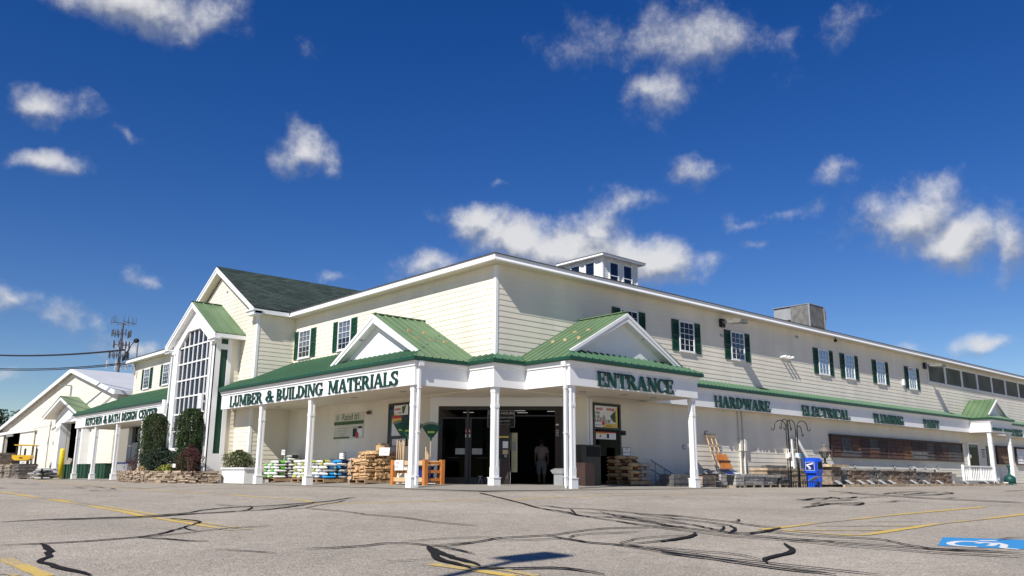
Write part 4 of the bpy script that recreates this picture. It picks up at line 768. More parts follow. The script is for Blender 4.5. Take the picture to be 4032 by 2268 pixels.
b.box(X0 - .10, X0 - .002, wy0 - .1, wy1 + .1, wz0 - .12, wz0 - .04); b.build('casing', 'white', tw)
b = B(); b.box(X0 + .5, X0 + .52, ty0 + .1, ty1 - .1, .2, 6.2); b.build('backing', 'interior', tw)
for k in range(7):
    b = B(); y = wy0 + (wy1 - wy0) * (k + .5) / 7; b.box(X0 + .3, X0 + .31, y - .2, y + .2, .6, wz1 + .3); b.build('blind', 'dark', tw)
metal([[(-3.97, 13.62, tzr - 2.88 * tsl), (-3.97, tc_, tzr), (XG, tc_, tzr), (XG, 13.62, tzr - 2.88 * tsl)], [(-3.97, 19.38, tzr - 2.88 * tsl), (-3.97, tc_, tzr), (XG, tc_, tzr), (XG, 19.38, tzr - 2.88 * tsl)]], 'tower_roof', 'green_faded', .42)
b = B(); b.bar((-3.99, tc_, tzr + .015), (XG, tc_, tzr + .015), .15, .03); b.build('ridge_cap', 'green_metal', store)
b = B()
for sg in (-1, 1):
    e = tc_ + sg * 2.88; zb = tzr - 2.88 * tsl
    b.prism([(-3.955, tc_, tzr - .035), (-3.955, e, zb - .035), (-3.955, e - sg * .02, zb - .24), (-3.955, tc_, tzr - .28)], (.04, 0, 0)); b.prism([(-3.985, tc_, tzr - .033), (-3.985, e, zb - .033), (-3.985, e, zb - .12), (-3.985, tc_, tzr - .12)], (.029, 0, 0))
    y0, y1 = (e - .0, e + .55) if sg < 0 else (e - .55, e)
    b.box(-3.96, X0 - .002, y0 + .02, y1 - .02, zb - .36, zb - .26); b.box(-4.03, X0 - .002, y0 - .02, y1 + .02, zb - .258, zb - .2)
    b.box(-3.9, XG, min(e, e - sg * .05), max(e, e - sg * .05), zb - .20, zb - .036)
b.build('tower_cornice', 'white', store)
b = B()
for sg in (-1, 1): b.poly([(-3.914, tc_, tzr - .27), (-3.914, tc_ + sg * 2.8, tzr - .27 - 2.8 * tsl), (X0 - .001, tc_ + sg * 2.8, tzr - .27 - 2.8 * tsl), (X0 - .001, tc_, tzr - .27)])
b.poly([(X0, 13.67, 6.0), (XG, 13.67, 6.0), (XG, ty0, 6.0), (X0, ty0, 6.0)]); b.build('tower_soffit', 'white_worn', store)

# ---- cupola
cx0, cx1, cy0, cy1, cz0, cz1 = 8.42, 10.72, 3.0, 5.25, 7.7, 9.62
b = B(); b.box(cx0 + .02, cx1 - .02, cy0 + .02, cy1 - .02, cz0, cz1)
def cwall(fr, a, c):
    w1, w2 = a + (c - a) * .17, a + (c - a) * .42; v1, v2 = a + (c - a) * .58, a + (c - a) * .83
    clap(b, fr, cz0, cz1, lambda z: [(a, w1), (w2, v1), (v2, c)], .10, .01); return ((w1, w2), (v1, v2))
fL = (Vector((cx0, 0, 0)), Vector((0, 1, 0)), Vector((-1, 0, 0))); fR = (Vector((0, cy0, 0)), Vector((1, 0, 0)), Vector((0, -1, 0)))
wl = cwall(fL, cy0 + .07, cy1 - .05); wr = cwall(fR, cx0 + .07, cx1 - .05); cup = b.build('cupola', 'white_worn', store)
for fr, ws_ in ((fL, wl), (fR, wr)):
    O, u, n = fr
    for a, c in ws_:
        b = B()
        for p, q in ((a - .05, a + .02), (c - .02, c + .05)): b.obox(O + u * p + n * .002 + z_ * cz0, u * (q - p), n * .05, z_ * (cz1 - cz0 - .12))
        b.obox(O + u * (a + .02) + n * .002 + z_ * (cz1 - .18), u * (c - a - .04), n * .05, z_ * .06)
        for zz in (8.52, 8.86): b.obox(O + u * (a + .02) + n * .002 + z_ * zz, u * (c - a - .04), n * .04, z_ * .045)
        w_ = b.build('window', 'white', cup); b = B(); b.obox(O + u * a + n * .012 + z_ * cz0, u * (c - a), n * .006, z_ * (cz1 - cz0 - .15)); b.build('pane', 'cupola_pane', w_)
b = B(); b.box(cx0 - .03, cx0 + .07, cy0 - .03, cy0 + .07, cz0, cz1); b.box(cx1 - .05, cx1 + .02, cy0 - .03, cy0 + .05, cz0, cz1); b.box(cx0 - .03, cx0 + .05, cy1 - .05, cy1 + .02, cz0, cz1); b.build('corner_trim', 'white', cup)
b = B(); b.box(cx0 - .28, cx1 + .28, cy0 - .28, cy1 + .28, cz1, cz1 + .10); b.build('cornice', 'white', cup)
b = B(); ap = [((cx0 + cx1) / 2, (cy0 + cy1) / 2, cz1 + .42)]; q = [(cx0 - .31, cy0 - .31, cz1 + .102), (cx1 + .31, cy0 - .31, cz1 + .102), (cx1 + .31, cy1 + .31, cz1 + .102), (cx0 - .31, cy1 + .31, cz1 + .102)]
for k in range(4): b.poly([q[k], q[(k + 1) % 4], ap[0]])
b.poly(q[::-1]); b.build('cupola_roof', 'roof_dark', cup)
# ---------------------------------------------------------------- raised letters
def glyphs():
    T, t, s, e = .185, .09, .07, .06; G = {}
    def R(x0, y0, x1, y1): return [(x0, y0), (x1, y0), (x1, y1), (x0, y1)]
    def ring(cx, cy, rx, ry, wx, wy, a0, a1, n=18):
        o = [(cx + rx * cos(radians(a0 + (a1 - a0) * k / n)), cy + ry * sin(radians(a0 + (a1 - a0) * k / n))) for k in range(n + 1)]
        i = [(cx + (rx - wx) * cos(radians(a0 + (a1 - a0) * k / n)), cy + (ry - wy) * sin(radians(a0 + (a1 - a0) * k / n))) for k in range(n + 1)]
        return [[o[k], o[k + 1], i[k + 1], i[k]] for k in range(n)]
    def stem(x, l=1, r=1): return [R(x, 0, x + T, 1), R(x - e * l, 0, x + T + e * r, s), R(x - e * l, 1 - s, x + T + e * r, 1)]
    G['A'] = (.94, [[(.05, 0), (.16, 0), (.47, 1), (.36, 1)], [(.37, 1), (.54, 1), (.89, 0), (.65, 0)], R(.19, .28, .70, .37), R(-.02, 0, .25, s), R(.56, 0, .97, s)])
    G['B'] = (.76, stem(.07, 1, 0) + ring(.27, .735, .40, .265, .2, .09, -90, 90) + ring(.27, .265, .45, .265, .21, .09, -90, 90))
    G['C'] = (.82, ring(.43, .5, .43, .5, .21, .09, 50, 310) + [R(.68, .64, .76, .98), R(.70, .06, .77, .26)])
    G['D'] = (.88, stem(.07, 1, 0) + ring(.27, .5, .56, .5, .22, .09, -90, 90))
    E0 = stem(.07, 1, 0) + [R(.26, 1 - t, .68, 1), R(.26, .455, .54, .545), R(.60, .70, .68, 1), R(.48, .34, .54, .66)]
    G['E'] = (.76, E0 + [R(.26, 0, .70, t), R(.63, 0, .71, .30)])
    G['G'] = (.90, ring(.43, .5, .43, .5, .21, .09, 50, 310) + [R(.68, .66, .76, .98), R(.58, .05, .79, .44), R(.50, .41, .86, .48)])
    G['H'] = (.98, stem(.07) + stem(.68) + [R(.26, .455, .70, .55)])
    G['I'] = (.36, stem(.07))
    G['K'] = (.96, stem(.07) + [[(.26, .38), (.38, .38), (.82, 1), (.69, 1)], [(.37, .52), (.53, .66), (.93, 0), (.67, 0)], R(.58, 1 - s, .92, 1), R(.60, 0, .98, s)])
    G['L'] = (.74, stem(.07) + [R(.27, 0, .70, t), R(.62, 0, .70, .34)])
    G['M'] = (1.20, [R(.10, 0, .19, 1), R(0, 0, .28, s), [(.06, 1), (.28, 1), (.64, .05), (.52, .05)], [(.52, .05), (.61, .05), (.95, 1), (.83, 1)], R(.84, 0, 1.06, 1), R(.77, 0, 1.14, s), R(0, 1 - s, .2, 1), R(.95, 1 - s, 1.14, 1)])
    G['N'] = (.94, [R(.10, 0, .19, 1), R(0, 0, .28, s), [(.05, 1), (.29, 1), (.80, 0), (.62, 0)], R(.71, 0, .80, 1), R(.62, 1 - s, .90, 1), R(0, 1 - s, .2, 1)])
    G['O'] = (.92, ring(.45, .5, .45, .5, .21, .09, 0, 360, 28))
    G['P'] = (.74, stem(.07) + ring(.27, .71, .42, .29, .2, .09, -90, 90))
    G['R'] = (.90, stem(.07) + ring(.27, .72, .42, .28, .2, .09, -90, 90) + [[(.36, .46), (.57, .46), (.86, 0), (.62, 0)], R(.60, 0, .93, s)])
    G['S'] = (.74, ring(.35, .745, .32, .255, .18, .10, 25, 270) + ring(.35, .255, .34, .255, .19, .10, -155, 90) + [R(.57, .68, .64, .98), R(.03, .02, .10, .32)])
    G['T'] = (.82, [R(.29, 0, .50, 1), R(.20, 0, .59, s), R(.02, 1 - t, .77, 1), R(.02, .68, .10, 1), R(.69, .68, .77, 1)])
    G['U'] = (.88, [R(.09, .32, .30, 1), R(.01, 1 - s, .37, 1), R(.67, .32, .76, 1), R(.59, 1 - s, .84, 1)] + ring(.425, .33, .335, .33, .21, .10, 180, 360))
    G['W'] = (1.26, [[(.05, 1), (.28, 1), (.50, 0), (.36, 0)], [(.37, 0), (.47, 0), (.70, .95), (.60, .95)], [(.52, 1), (.75, 1), (.97, 0), (.83, 0)], [(.84, 0), (.94, 0), (1.19, 1), (1.08, 1)], R(-.02, 1 - s, .36, 1), R(.98, 1 - s, 1.28, 1)])
    G['&'] = (.98, ring(.40, .76, .23, .24, .12, .09, 0, 360, 20) + ring(.36, .27, .36, .27, .18, .10, 60, 380, 20) + [[(.22, .72), (.42, .72), (.92, 0), (.66, 0)], R(.62, .42, .95, .48), R(.66, 0, 1.0, s)])
    return G
GL = glyphs()
def sign(label, words, O, u, n, z0, h, depth=.04, gap=.03, group=None):
    u = Vector(u); n = Vector(n); first = O + u * words[0][1]
    t = thing('sign_lettering', label, 'sign', (first.x, first.y, z0), group)
    for w, a, c in words:
        tw_ = sum(GL[ch][0] for ch in w); k = (c - a) / tw_; x = a
        for ch in w:
            wd, pcs = GL[ch]; b = B()
            for i, pc in enumerate(pcs):
                d0 = gap; d1 = depth + .0006 * i
                b.prism([O + u * (x + px * k) + n * d0 + Vector((0, 0, z0 + py * h)) for px, py in pc], n * d1)
            b.build('letter', 'letter', t); x += wd * k
    return t
LO = Vector((-3.36, 0, 0)); RO = Vector((0, -1.30, 0)); my = (0, -1, 0)
sign('dark green raised serif letters reading LUMBER & BUILDING MATERIALS on the porch fascia', [('LUMBER', -12.95, -9.98), ('&', -9.66, -9.02), ('BUILDING', -8.80, -5.32), ('MATERIALS', -4.97, -.75)], LO, my, (-1, 0, 0), 3.05, .44, .03, .010)
sign('dark green raised serif letters reading KITCHEN & BATH DESIGN CENTER on the far left porch', [('KITCHEN', -33.1, -29.95), ('&', -29.65, -29.05), ('BATH', -28.85, -26.85), ('DESIGN', -26.6, -24.2), ('CENTER', -23.9, -21.25)], LO, my, (-1, 0, 0), 3.07, .43, .03, .010)
sign('dark green raised serif letters reading ENTRANCE on the gabled portico', [('ENTRANCE', 1.08, 4.80)], Vector((0, -3.26, 0)), (1, 0, 0), (0, -1, 0), 3.04, .46)
for w, a, c in (('HARDWARE', 9.93, 13.90), ('ELECTRICAL', 16.48, 20.85), ('PLUMBING', 23.28, 26.60), ('PAINT', 29.08, 31.10), ('DOORS', 41.3, 44.3)):
    sign('dark green raised serif letters reading %s on the right porch fascia' % w, [(w, a, c)], RO, (1, 0, 0), (0, -1, 0), 3.03, .45)
sign('small dark green letters reading CONTRACTOR ENTRANCE on the little portico', [('CONTRACTOR', 35.65, 37.25), ('ENTRANCE', 37.45, 38.85)], Vector((0, -2.45, 0)), (1, 0, 0), (0, -1, 0), 3.1, .17, .03, .02)

# ---------------------------------------------------------------- things under the left porch
bn = thing('banner', 'white and green wall banner reading Rated #1 with two cans', 'banner', (XW, 7.7, 1.7))
b = B(); b.box(XW - .022, XW - .014, 6.62, 8.77, 1.70, 2.68); b.build('cloth', 'banner_cloth', bn)
b = B(); b.box(XW - .0245, XW - .0225, 6.62, 8.77, 2.24, 2.37); b.box(XW - .0245, XW - .0225, 7.60, 8.77, 1.73, 1.79); b.build('stripe', 'ink_green', bn)
text('Rated #1', .36, 'ink_green', bn, 'lettering', (XW - .025, 7.55, 2.52), my, z_, sx=.95)
b = B(); b.prism([(XW - .0245, 8.52 + .10 * cos(k * pi / 8), 2.52 + .13 * sin(k * pi / 8)) for k in range(16)], (.002, 0, 0)); b.build('emblem', 'ink_grey', bn)
for y, m in ((7.22, 'ink'), (6.86, 'paper')):
    b = B(); b.box(XW - .0255, XW - .0235, y - .14, y + .14, 1.77, 2.13); c_ = b.build('can_picture', m, bn); b = B(); b.box(XW - .0275, XW - .026, y - .14, y + .14, 2.07, 2.15); b.build('can_lid', 'ink_grey' if m == 'ink' else 'dark', c_)
b = B(); b.prism([(XW - .03, 7.04 + (.13 if k % 2 else .10) * cos(k * pi / 12), 1.83 + (.13 if k % 2 else .10) * sin(k * pi / 12)) for k in range(24)], (.003, 0, 0)); b.build('rosette', 'paper_red', bn)
for k, (s_, zz) in enumerate((('Rated best by consumers', 2.12), ('for exterior stain, solid', 2.02), ('and semi-transparent', 1.93), ('THE BEST', 1.84))): text(s_, .07 if k < 3 else .09, 'ink_grey', bn, 'lettering', (XW - .025, 8.1, zz), my, z_)
al = thing('alarm_light', 'small dark red oval alarm light on the wall right of the banner', 'alarm light', (XW, 6.25, 2.62))
b = B(); b.ell((XW - .08, 6.25, 2.62), (.06, .13, .06), 12, 8); b.build('lens', 'bag_band', al, True); b = B(); b.box(XW - .03, XW - .005, 6.1, 6.4, 2.55, 2.69); b.build('base', 'grey_paint', al)

# poster windows by the doors
def poster_window(fr, u0, u1, z0, z1, rail, posters, parent=store):
    O, u, n = fr; P = lambda uu, zz, d: O + u * uu + n * d + z_ * zz; t = .085; b = B()
    for p, q, r, s_ in ((u0, u0 + t, z0, z1), (u1 - t, u1, z0, z1), (u0 + t, u1 - t, z0, z0 + t), (u0 + t, u1 - t, z1 - t, z1), (u0 + t, u1 - t, rail, rail + .07)): b.obox(P(p, r, .005), u * (q - p), n * .06, z_ * (s_ - r))
    f = b.build('store_window', 'frame_dark', parent)
    b = B(); b.obox(P(u0 + t, z0 + t, .014), u * (u1 - u0 - 2 * t), n * .004, z_ * (z1 - z0 - 2 * t)); b.build('dark_backing', 'dark', f)  # dark sheet behind the glass, the dimness inside put into its colour
    b = B(); b.obox(P(u0 + t, z0 + t, .050), u * (u1 - u0 - 2 * t), n * .004, z_ * (z1 - z0 - 2 * t)); b.build('pane', 'glass_dark', f)
    return f, P
def poster(nm, label, P, u, n, a, c, z0, z1, d=.058):
    p0 = P((a + c) / 2, z0, d); t = thing(nm, label, 'poster', p0)
    b = B(); b.obox(P(a, z0, d), u * (c - a), n * .003, z_ * (z1 - z0)); b.build('sheet', 'paper', t)
    return t, (lambda x, y, e: P(a + (c - a) * x, z0 + (z1 - z0) * y, d + .004 + e))
def shape(t, name, m, Q, pts, u, n, e=0): b = B(); b.prism([Q(x, y, e) for x, y in pts], n * .0015); b.build(name, m, t)
LwM = (Lw[0], Vector((0, -1, 0)), Lw[2])
f, P = poster_window(LwM, -4.945, -3.56, 1.36, 2.86, 1.62, None)
u_, n_ = LwM[1], LwM[2]
t, Q = poster('sale_poster', 'wide white savings poster with a leaf rake high in the left store window', P, u_, n_, -4.58, -3.72, 2.43, 2.78)
shape(t, 'corner_patch', 'paper_yellow', Q, [(0, 0), (.22, 0), (0, .35)], u_, n_); shape(t, 'rake_picture', 'ink_green', Q, [(.62, .15), (.72, .15), (.86, .95), (.56, .8)], u_, n_); text('savings', .13, 'paper_red', t, 'lettering', Q(.27, .62, .002), u_, z_, bold=.004); text('Leaf Rake', .075, 'ink', t, 'lettering', Q(.42, .22, .002), u_, z_)
t, Q = poster('sale_poster', 'tall poster with red and yellow header in the left store window', P, u_, n_, -4.69, -4.10, 1.72, 2.42)
shape(t, 'header', 'paper_red', Q, [(0, .86), (1, .86), (1, 1), (0, 1)], u_, n_); shape(t, 'band', 'paper_yellow', Q, [(0, .70), (1, .70), (1, .86), (0, .86)], u_, n_, .0003); shape(t, 'arrow', 'paper_red', Q, [(.15, .70), (.3, .63), (.45, .70)], u_, n_, .0006)
t, Q = poster('sale_poster', 'low white leaflet behind the rakes in the left store window', P, u_, n_, -4.62, -3.80, 1.38, 1.61, .07)
shape(t, 'picture', 'ink_green', Q, [(.6, .1), (.7, .1), (.75, .8), (.66, .8)], u_, n_); shape(t, 'picture', 'paper_red', Q, [(.36, .2), (.44, .2), (.44, .7), (.36, .7)], u_, n_)
f, P = poster_window(Rw, 3.47, 4.90, .12, 2.84, 1.95, None); u_, n_ = Rw[1], Rw[2]
b = B(); b.obox(P(3.34, .12, .004), u_ * .12, n_ * .045, z_ * 2.86); b.build('window_casing', 'white', store)
t, Q = poster('sale_poster', 'large white poster of prices with a green leaf rake in the right store window', P, u_, n_, 3.53, 4.72, 2.02, 2.75)
shape(t, 'corner_patch', 'paper_yellow', Q, [(.33, 0), (1, 0), (1, .95), (.93, .95), (.93, .2), (.5, .18)], u_, n_); shape(t, 'rake_picture', 'ink_green', Q, [(.68, .55), (.92, .82), (.92, .25), (.82, .27), (.72, .42)], u_, n_, .0004)
text('special', .13, 'paper_red', t, 'lettering', Q(.21, .86, .002), u_, z_, bold=.003); text('savings', .15, 'paper_red', t, 'lettering', Q(.70, .87, .002), u_, z_, bold=.004)
for s_, y in (('7.99', .64), ('3.00', .46), ('4.99', .28)): text(s_, .15, 'ink', t, 'lettering', Q(.12, y, .002), u_, z_, bold=.002)
text('3.97', .17, 'ink', t, 'lettering', Q(.58, .27, .002), u_, z_, bold=.003); text('Insect Killer', .065, 'ink', t, 'lettering', Q(.17, .1, .002), u_, z_); text('Leaf Rake', .075, 'ink', t, 'lettering', Q(.62, .08, .003), u_, z_)
shape(t, 'bottle_picture', 'ink_grey', Q, [(.33, .25), (.45, .25), (.47, .45), (.42, .62), (.34, .45)], u_, n_); shape(t, 'sprayer_picture', 'paper_red', Q, [(.25, .22), (.29, .22), (.31, .45), (.25, .45)], u_, n_, .0003); b = B(); b.prism([Q(.385 + .065 * cos(k * pi / 8), .19 + .1 * sin(k * pi / 8), .0008) for k in range(16)], n_ * .0015); b.build('rosette', 'paper_red', t)
t, Q = poster('sale_poster', 'narrow leaflet with red header below the large poster in the right window', P, u_, n_, 3.60, 4.62, 1.62, 1.87)
shape(t, 'header', 'paper_red', Q, [(0, .85), (1, .85), (1, 1), (0, 1)], u_, n_); shape(t, 'band', 'paper_yellow', Q, [(0, .68), (.55, .68), (.55, .85), (0, .85)], u_, n_, .0003); shape(t, 'rosette', 'paper_red', Q, [(.18, .25), (.25, .25), (.25, .55), (.18, .55)], u_, n_); shape(t, 'can_picture', 'ink', Q, [(.54, .15), (.65, .15), (.65, .75), (.54, .75)], u_, n_, .0006)
b = B(); b.obox(P(4.91, 1.79, .012), u_ * .2, n_ * .09, z_ * .15); kb = tag(b.build('key_box', 'dark'), 'small black box on the wall right of the poster window', 'wall box'); 

# pallets and sacks
def pallet(name='pallet', m='pallet'):
    t = thing(name, 'x', 'pallet'); b = B()
    for k in range(7): b.box(-.56 + k * .16, -.56 + k * .16 + .11, -.56, .56, .115, .135, .004)
    b.build('deck', m, t)
    for y in (-.56, -.02, .50):
        b = B(); b.box(-.56, .56, y, y + .06, .02, .114, .003); b.build('stringer', m, t)
    b = B()
    for x in (-.56, -.06, .46): b.box(x, x + .10, -.56, .56, 0, .019)
    b.build('base_board', m, t); return t
pal0 = pallet()
PN = [0]
def put_pallet(x, y, rz, label, z=None, grey=False):
    if PN[0] == 0: o = pal0; o.location = (x, y, z if z is not None else slabz(x, y)); o.rotation_euler = (0, 0, rz); o['label'] = label; o['group'] = 'wooden pallets around the store'
    else: o = dup(pal0, (x, y, z if z is not None else slabz(x, y)), rz, label, 'wooden pallets around the store')
    PN[0] += 1; return o
def sack(name, body, label_m, L=.58, Wd=.40, Hh=.125, lbl=.5):
    t = thing(name, 'x', 'sack'); b = B(); nu, nv = 14, 8; i0 = 0
    for a in range(nv + 1):
        v = -1 + 2 * a / nv
        for j in range(nu + 1):
            u = -1 + 2 * j / nu
            fx = 1 - abs(u) ** 5 * .12; hgt = (1 - abs(u) ** 4) ** .6 * (1 - abs(v) ** 4) ** .6
            for sg in (-1, 1):
                pass
    # two draped sheets meeting in a rolled seam
    for sg in (-1, 1):
        base = len(b.v)
        for a in range(nv + 1):
            v = -1 + 2 * a / nv
            for j in range(nu + 1):
                u = -1 + 2 * j / nu; hgt = max(0, (1 - abs(u) ** 5)) ** .5 * max(0, (1 - abs(v) ** 4)) ** .5
                b.v.append(Vector((u * L / 2 * (1 - .05 * v * v), v * Wd / 2 * (1 - .06 * u * u), Hh / 2 + sg * Hh / 2 * hgt + .006 * sin(u * 9 + v * 5) * hgt)))
        for a in range(nv):
            for j in range(nu):
                q = base + a * (nu + 1) + j; F_ = [q, q + 1, q + nu + 2, q + nu + 1]; b.f.append(F_ if sg > 0 else F_[::-1])
    o = b.build('bag', body, t, True)
    if label_m:
        o.data.materials.append(M[label_m])
        for p in o.data.polygons:
            c = p.center
            if abs(c.y) < Wd * .5 * 1.0 and (-L * .22 < c.x < L * .30) and (abs(c.y) > Wd * .12): p.material_index = 1
        o.data.materials.append(M['ink'])
        for p in o.data.polygons:
            c = p.center
            if -L * .22 < c.x < -L * .08 and abs(c.y) > Wd * .22: p.material_index = 2
    return t
kinds = {'green': ('bag_white', 'bag_green'), 'dark': ('bag_silver', 'bag_dark'), 'lime': ('bag_white', 'bag_lime'), 'blue': ('bag_white', 'bag_blue'), 'silver': ('bag_silver', 'ink_grey'), 'full_blue': ('bag_blue', 'blue_dark'), 'tan': ('bag_tan', 'bag_band'), 'film': ('bag_grey_plastic', 'ink_grey')}
protos = {k: sack('sack', *v) for k, v in kinds.items()}
used = set()
def put(kind, loc, rz, label, group, sc=None):
    tl = (random.uniform(-.05, .05), random.uniform(-.05, .05))
    if kind not in used:
        used.add(kind); o = protos[kind]; o.location = loc; o.rotation_euler = (tl[0], tl[1], rz); o['label'] = label; o['group'] = group
        if sc: o.scale = sc
        return o
    return dup(protos[kind], loc, rz, label, group, sc, tl)
def stack(cx, cy, rows, label_fn, group, zoff=.135, lay=.112):
    """rows: {(ix,iy): list of kinds bottom to top}; ix 0 = front (towards -x), iy 0 = right (towards -y)"""
    z0 = slabz(cx, cy) + zoff
    for (ix, iy), ks in rows.items():
        for k, kd in enumerate(ks):
            x = cx + (-.28 if ix == 0 else .28) + random.uniform(-.02, .02); y = cy + (-.28 if iy == 0 else .28) + random.uniform(-.02, .02)
            along = (k % 2 == 0)
            put(kd, (x, y, z0 + k * lay), (pi / 2 if along else 0) + random.uniform(-.06, .06), label_fn(ix, iy, k, len(ks), kd), group, (.98, 1.36, 1.05))
hn = ['lowest', 'second', 'third', 'fourth', 'fifth', 'sixth', 'seventh', 'eighth']
def lab(stk):
    cn_ = {'green': 'white and green', 'dark': 'silver and dark green', 'lime': 'white and lime', 'blue': 'white and blue', 'silver': 'silver grey', 'full_blue': 'bright blue', 'tan': 'tan', 'film': 'grey plastic'}
    return lambda ix, iy, k, n, kd: '%s sack, %s layer, %s %s of the %s' % (cn_[kd], hn[k] if k < n - 1 else 'top', 'front' if ix == 0 else 'rear', 'right' if iy == 0 else 'left', stk)
put_pallet(-1.62, 11.52, 0, 'wooden pallet under the white and green sacks, farthest left on the walkway')
put_pallet(-1.62, 9.02, 0, 'wooden pallet under the white and lime sacks, partly behind a porch column')
put_pallet(-1.62, 7.64, 0, 'wooden pallet under the blue and silver sacks')
put_pallet(-1.62, 4.86, 0, 'wooden pallet under the heap of firewood')
gd_, dk, lm, bl, sv, fb_ = 'green', 'dark', 'lime', 'blue', 'silver', 'full_blue'
stack(-1.62, 11.52, {(0, 0): [gd_] * 6, (0, 1): [gd_] * 5, (1, 0): [dk, gd_, dk, dk, gd_, dk, gd_, dk], (1, 1): [dk] * 6}, lab('left stack of sacks'), 'sacks in the left stack')
stack(-1.62, 9.02, {(0, 0): [lm] * 6, (0, 1): [lm] * 6, (1, 0): [dk, lm, dk, lm, dk, lm], (1, 1): [lm] * 5}, lab('stack behind the porch column'), 'sacks in the stack behind the column')
stack(-1.62, 7.64, {(0, 0): [fb_, bl, sv, bl, lm], (0, 1): [bl, bl, lm, lm, sv], (1, 0): [sv, fb_, sv, fb_, bl, fb_], (1, 1): [sv, sv, bl, sv, fb_]}, lab('blue and silver stack'), 'sacks in the blue stack')
def price_card(name, label, x, y, z, w, h, ux, lines, frame='ink', tilt=0):
    u = Vector(ux).normalized(); n = u.cross(z_); t = thing(name, label, 'price sign', (x, y, z)); b = B(); o = Vector((x, y, z)); vz = (z_ + n * -tilt).normalized()
    b.obox(o - u * w / 2, u * w, n * -.012, vz * h); b.build('frame', frame, t)
    b = B(); b.obox(o - u * (w / 2 - .018) + vz * .018 + n * .001, u * (w - .036), n * .003, vz * (h - .036)); b.build('card', 'paper', t)
    for s_, du, dz, sz, m in lines: text(s_, sz, m, t, 'lettering', o + u * du + vz * dz + n * .006, u, vz)
    b = B(); b.obox(o - u * .015 - n * .012, u * .03, n * -.01, z_ * -.18); b.build('stake', 'dark', t); return t
CU = (1, -1, 0)
price_card('price_card', 'small white price card on top of the left stack of sacks', -1.75, 11.2, 1.12, .18, .24, CU, [('SALE', 0, .16, .06, 'ink'), ('4.99', 0, .09, .07, 'ink')])
price_card('price_card', 'small black framed price card on the blue and silver sacks', -1.45, 7.1, .93, .26, .25, CU, [('SALE', 0, .17, .07, 'ink_grey'), ('5.49', 0, .09, .08, 'ink')])
# firewood: split logs wrapped in bundles
def bundle(seed):
    random.seed(seed); t = thing('firewood_bundle', 'x', 'firewood'); b = B()
    for k in range(6):
        x = (k % 3 - 1) * .125 + random.uniform(-.015, .015); zz = (k // 3) * .115 + random.uniform(-.01, .01); r = random.uniform(.072, .09); L = random.uniform(.16, .205); a = random.uniform(0, 6)
        sides = random.choice((3, 4, 4, 5)); pts = [(x + r * cos(a + 2 * pi * j / sides), -L + random.uniform(-.035, .035), zz + .06 + r * .8 * sin(a + 2 * pi * j / sides)) for j in range(sides)]
        b.prism(pts, (0, 2 * L, random.uniform(-.03, .03)))
    b.build('split_logs', 'log', t)
    b = B(); b.tube([(.19 * cos(q), -.02, .13 + .14 * sin(q)) for q in [2 * pi * j / 10 for j in range(11)]], .006, 4); b.build('wrap_band', 'film', t); return t
bp_ = [bundle(s_) for s_ in (1, 2, 3, 4)]; random.seed(5); k_ = 0
side = {0: 'front', 1: 'middle', 2: 'rear'}; sid2 = {0: 'right', 1: 'centre', 2: 'left'}
for lz in range(4):
    for ix in range(3):
        for iy in range(3):
            if lz < 3 and ix == 1 and iy == 1: continue
            if lz == 3 and (ix == 0 and iy > 0): continue
            x = -2.0 + ix * .39 + random.uniform(-.03, .03); y = 4.48 + iy * .40 + random.uniform(-.03, .03); z = slabz(x, y) + .14 + lz * .235
            lb = 'bundle of split firewood, %s layer, %s %s of the heap by the rake rack' % (['bottom', 'second', 'third', 'top'][lz], side[ix], sid2[iy]); rz = (pi / 2 if lz % 2 else 0) + random.uniform(-.12, .12)
            if k_ < 4: o = bp_[k_]; o.location = (x, y, z); o.rotation_euler = (0, random.uniform(-.06, .06), rz); o['label'] = lb; o['group'] = 'firewood bundles in the heap'
            else: dup(bp_[k_ % 4], (x, y, z), rz, lb, 'firewood bundles in the heap', None, (random.uniform(-.05, .05), random.uniform(-.06, .06)))
            k_ += 1
fl = thing('plastic_film', 'torn strip of clear wrapping film hanging off the firewood heap', 'plastic film', (-2.22, 5.2, .1)); b = B()
for k in range(9):
    z = .06 + k * .10; q = .05 * sin(k * 1.7); b.poly([(-2.23 - .02 * (k % 2), 5.16 + q, z), (-2.23 - .02 * ((k + 1) % 2), 5.16 + .05 * sin((k + 1) * 1.7), z + .1), (-2.20, 5.26 + .05 * sin((k + 1) * 1.7), z + .1), (-2.20, 5.26 + q, z)])
b.build('film', 'film', fl)
bx = thing('log_bundle_box', 'open tan box of logs lying on top of the firewood heap', 'box', (-1.55, 4.1 + .35, 1.22)); b = B(); b.obox((-1.75, 4.15, 1.20), (.30, -.10, 0), (.12, .42, 0), (0, 0, .20), .01); b.build('box', 'wood_pale', bx); b = B(); b.obox((-1.77, 4.13, 1.405), (.33, -.10, .02), (.12, .46, 0), (0, 0, .02)); b.build('flap', 'pallet', bx)
price_card('price_card', 'tilted white price card leaning on the firewood beside the rake handles', -1.85, 3.72, 1.02, .34, .27, CU, [('FIREWOOD', 0, .18, .05, 'ink'), ('4.99', 0, .09, .09, 'ink')], 'paper', .3)

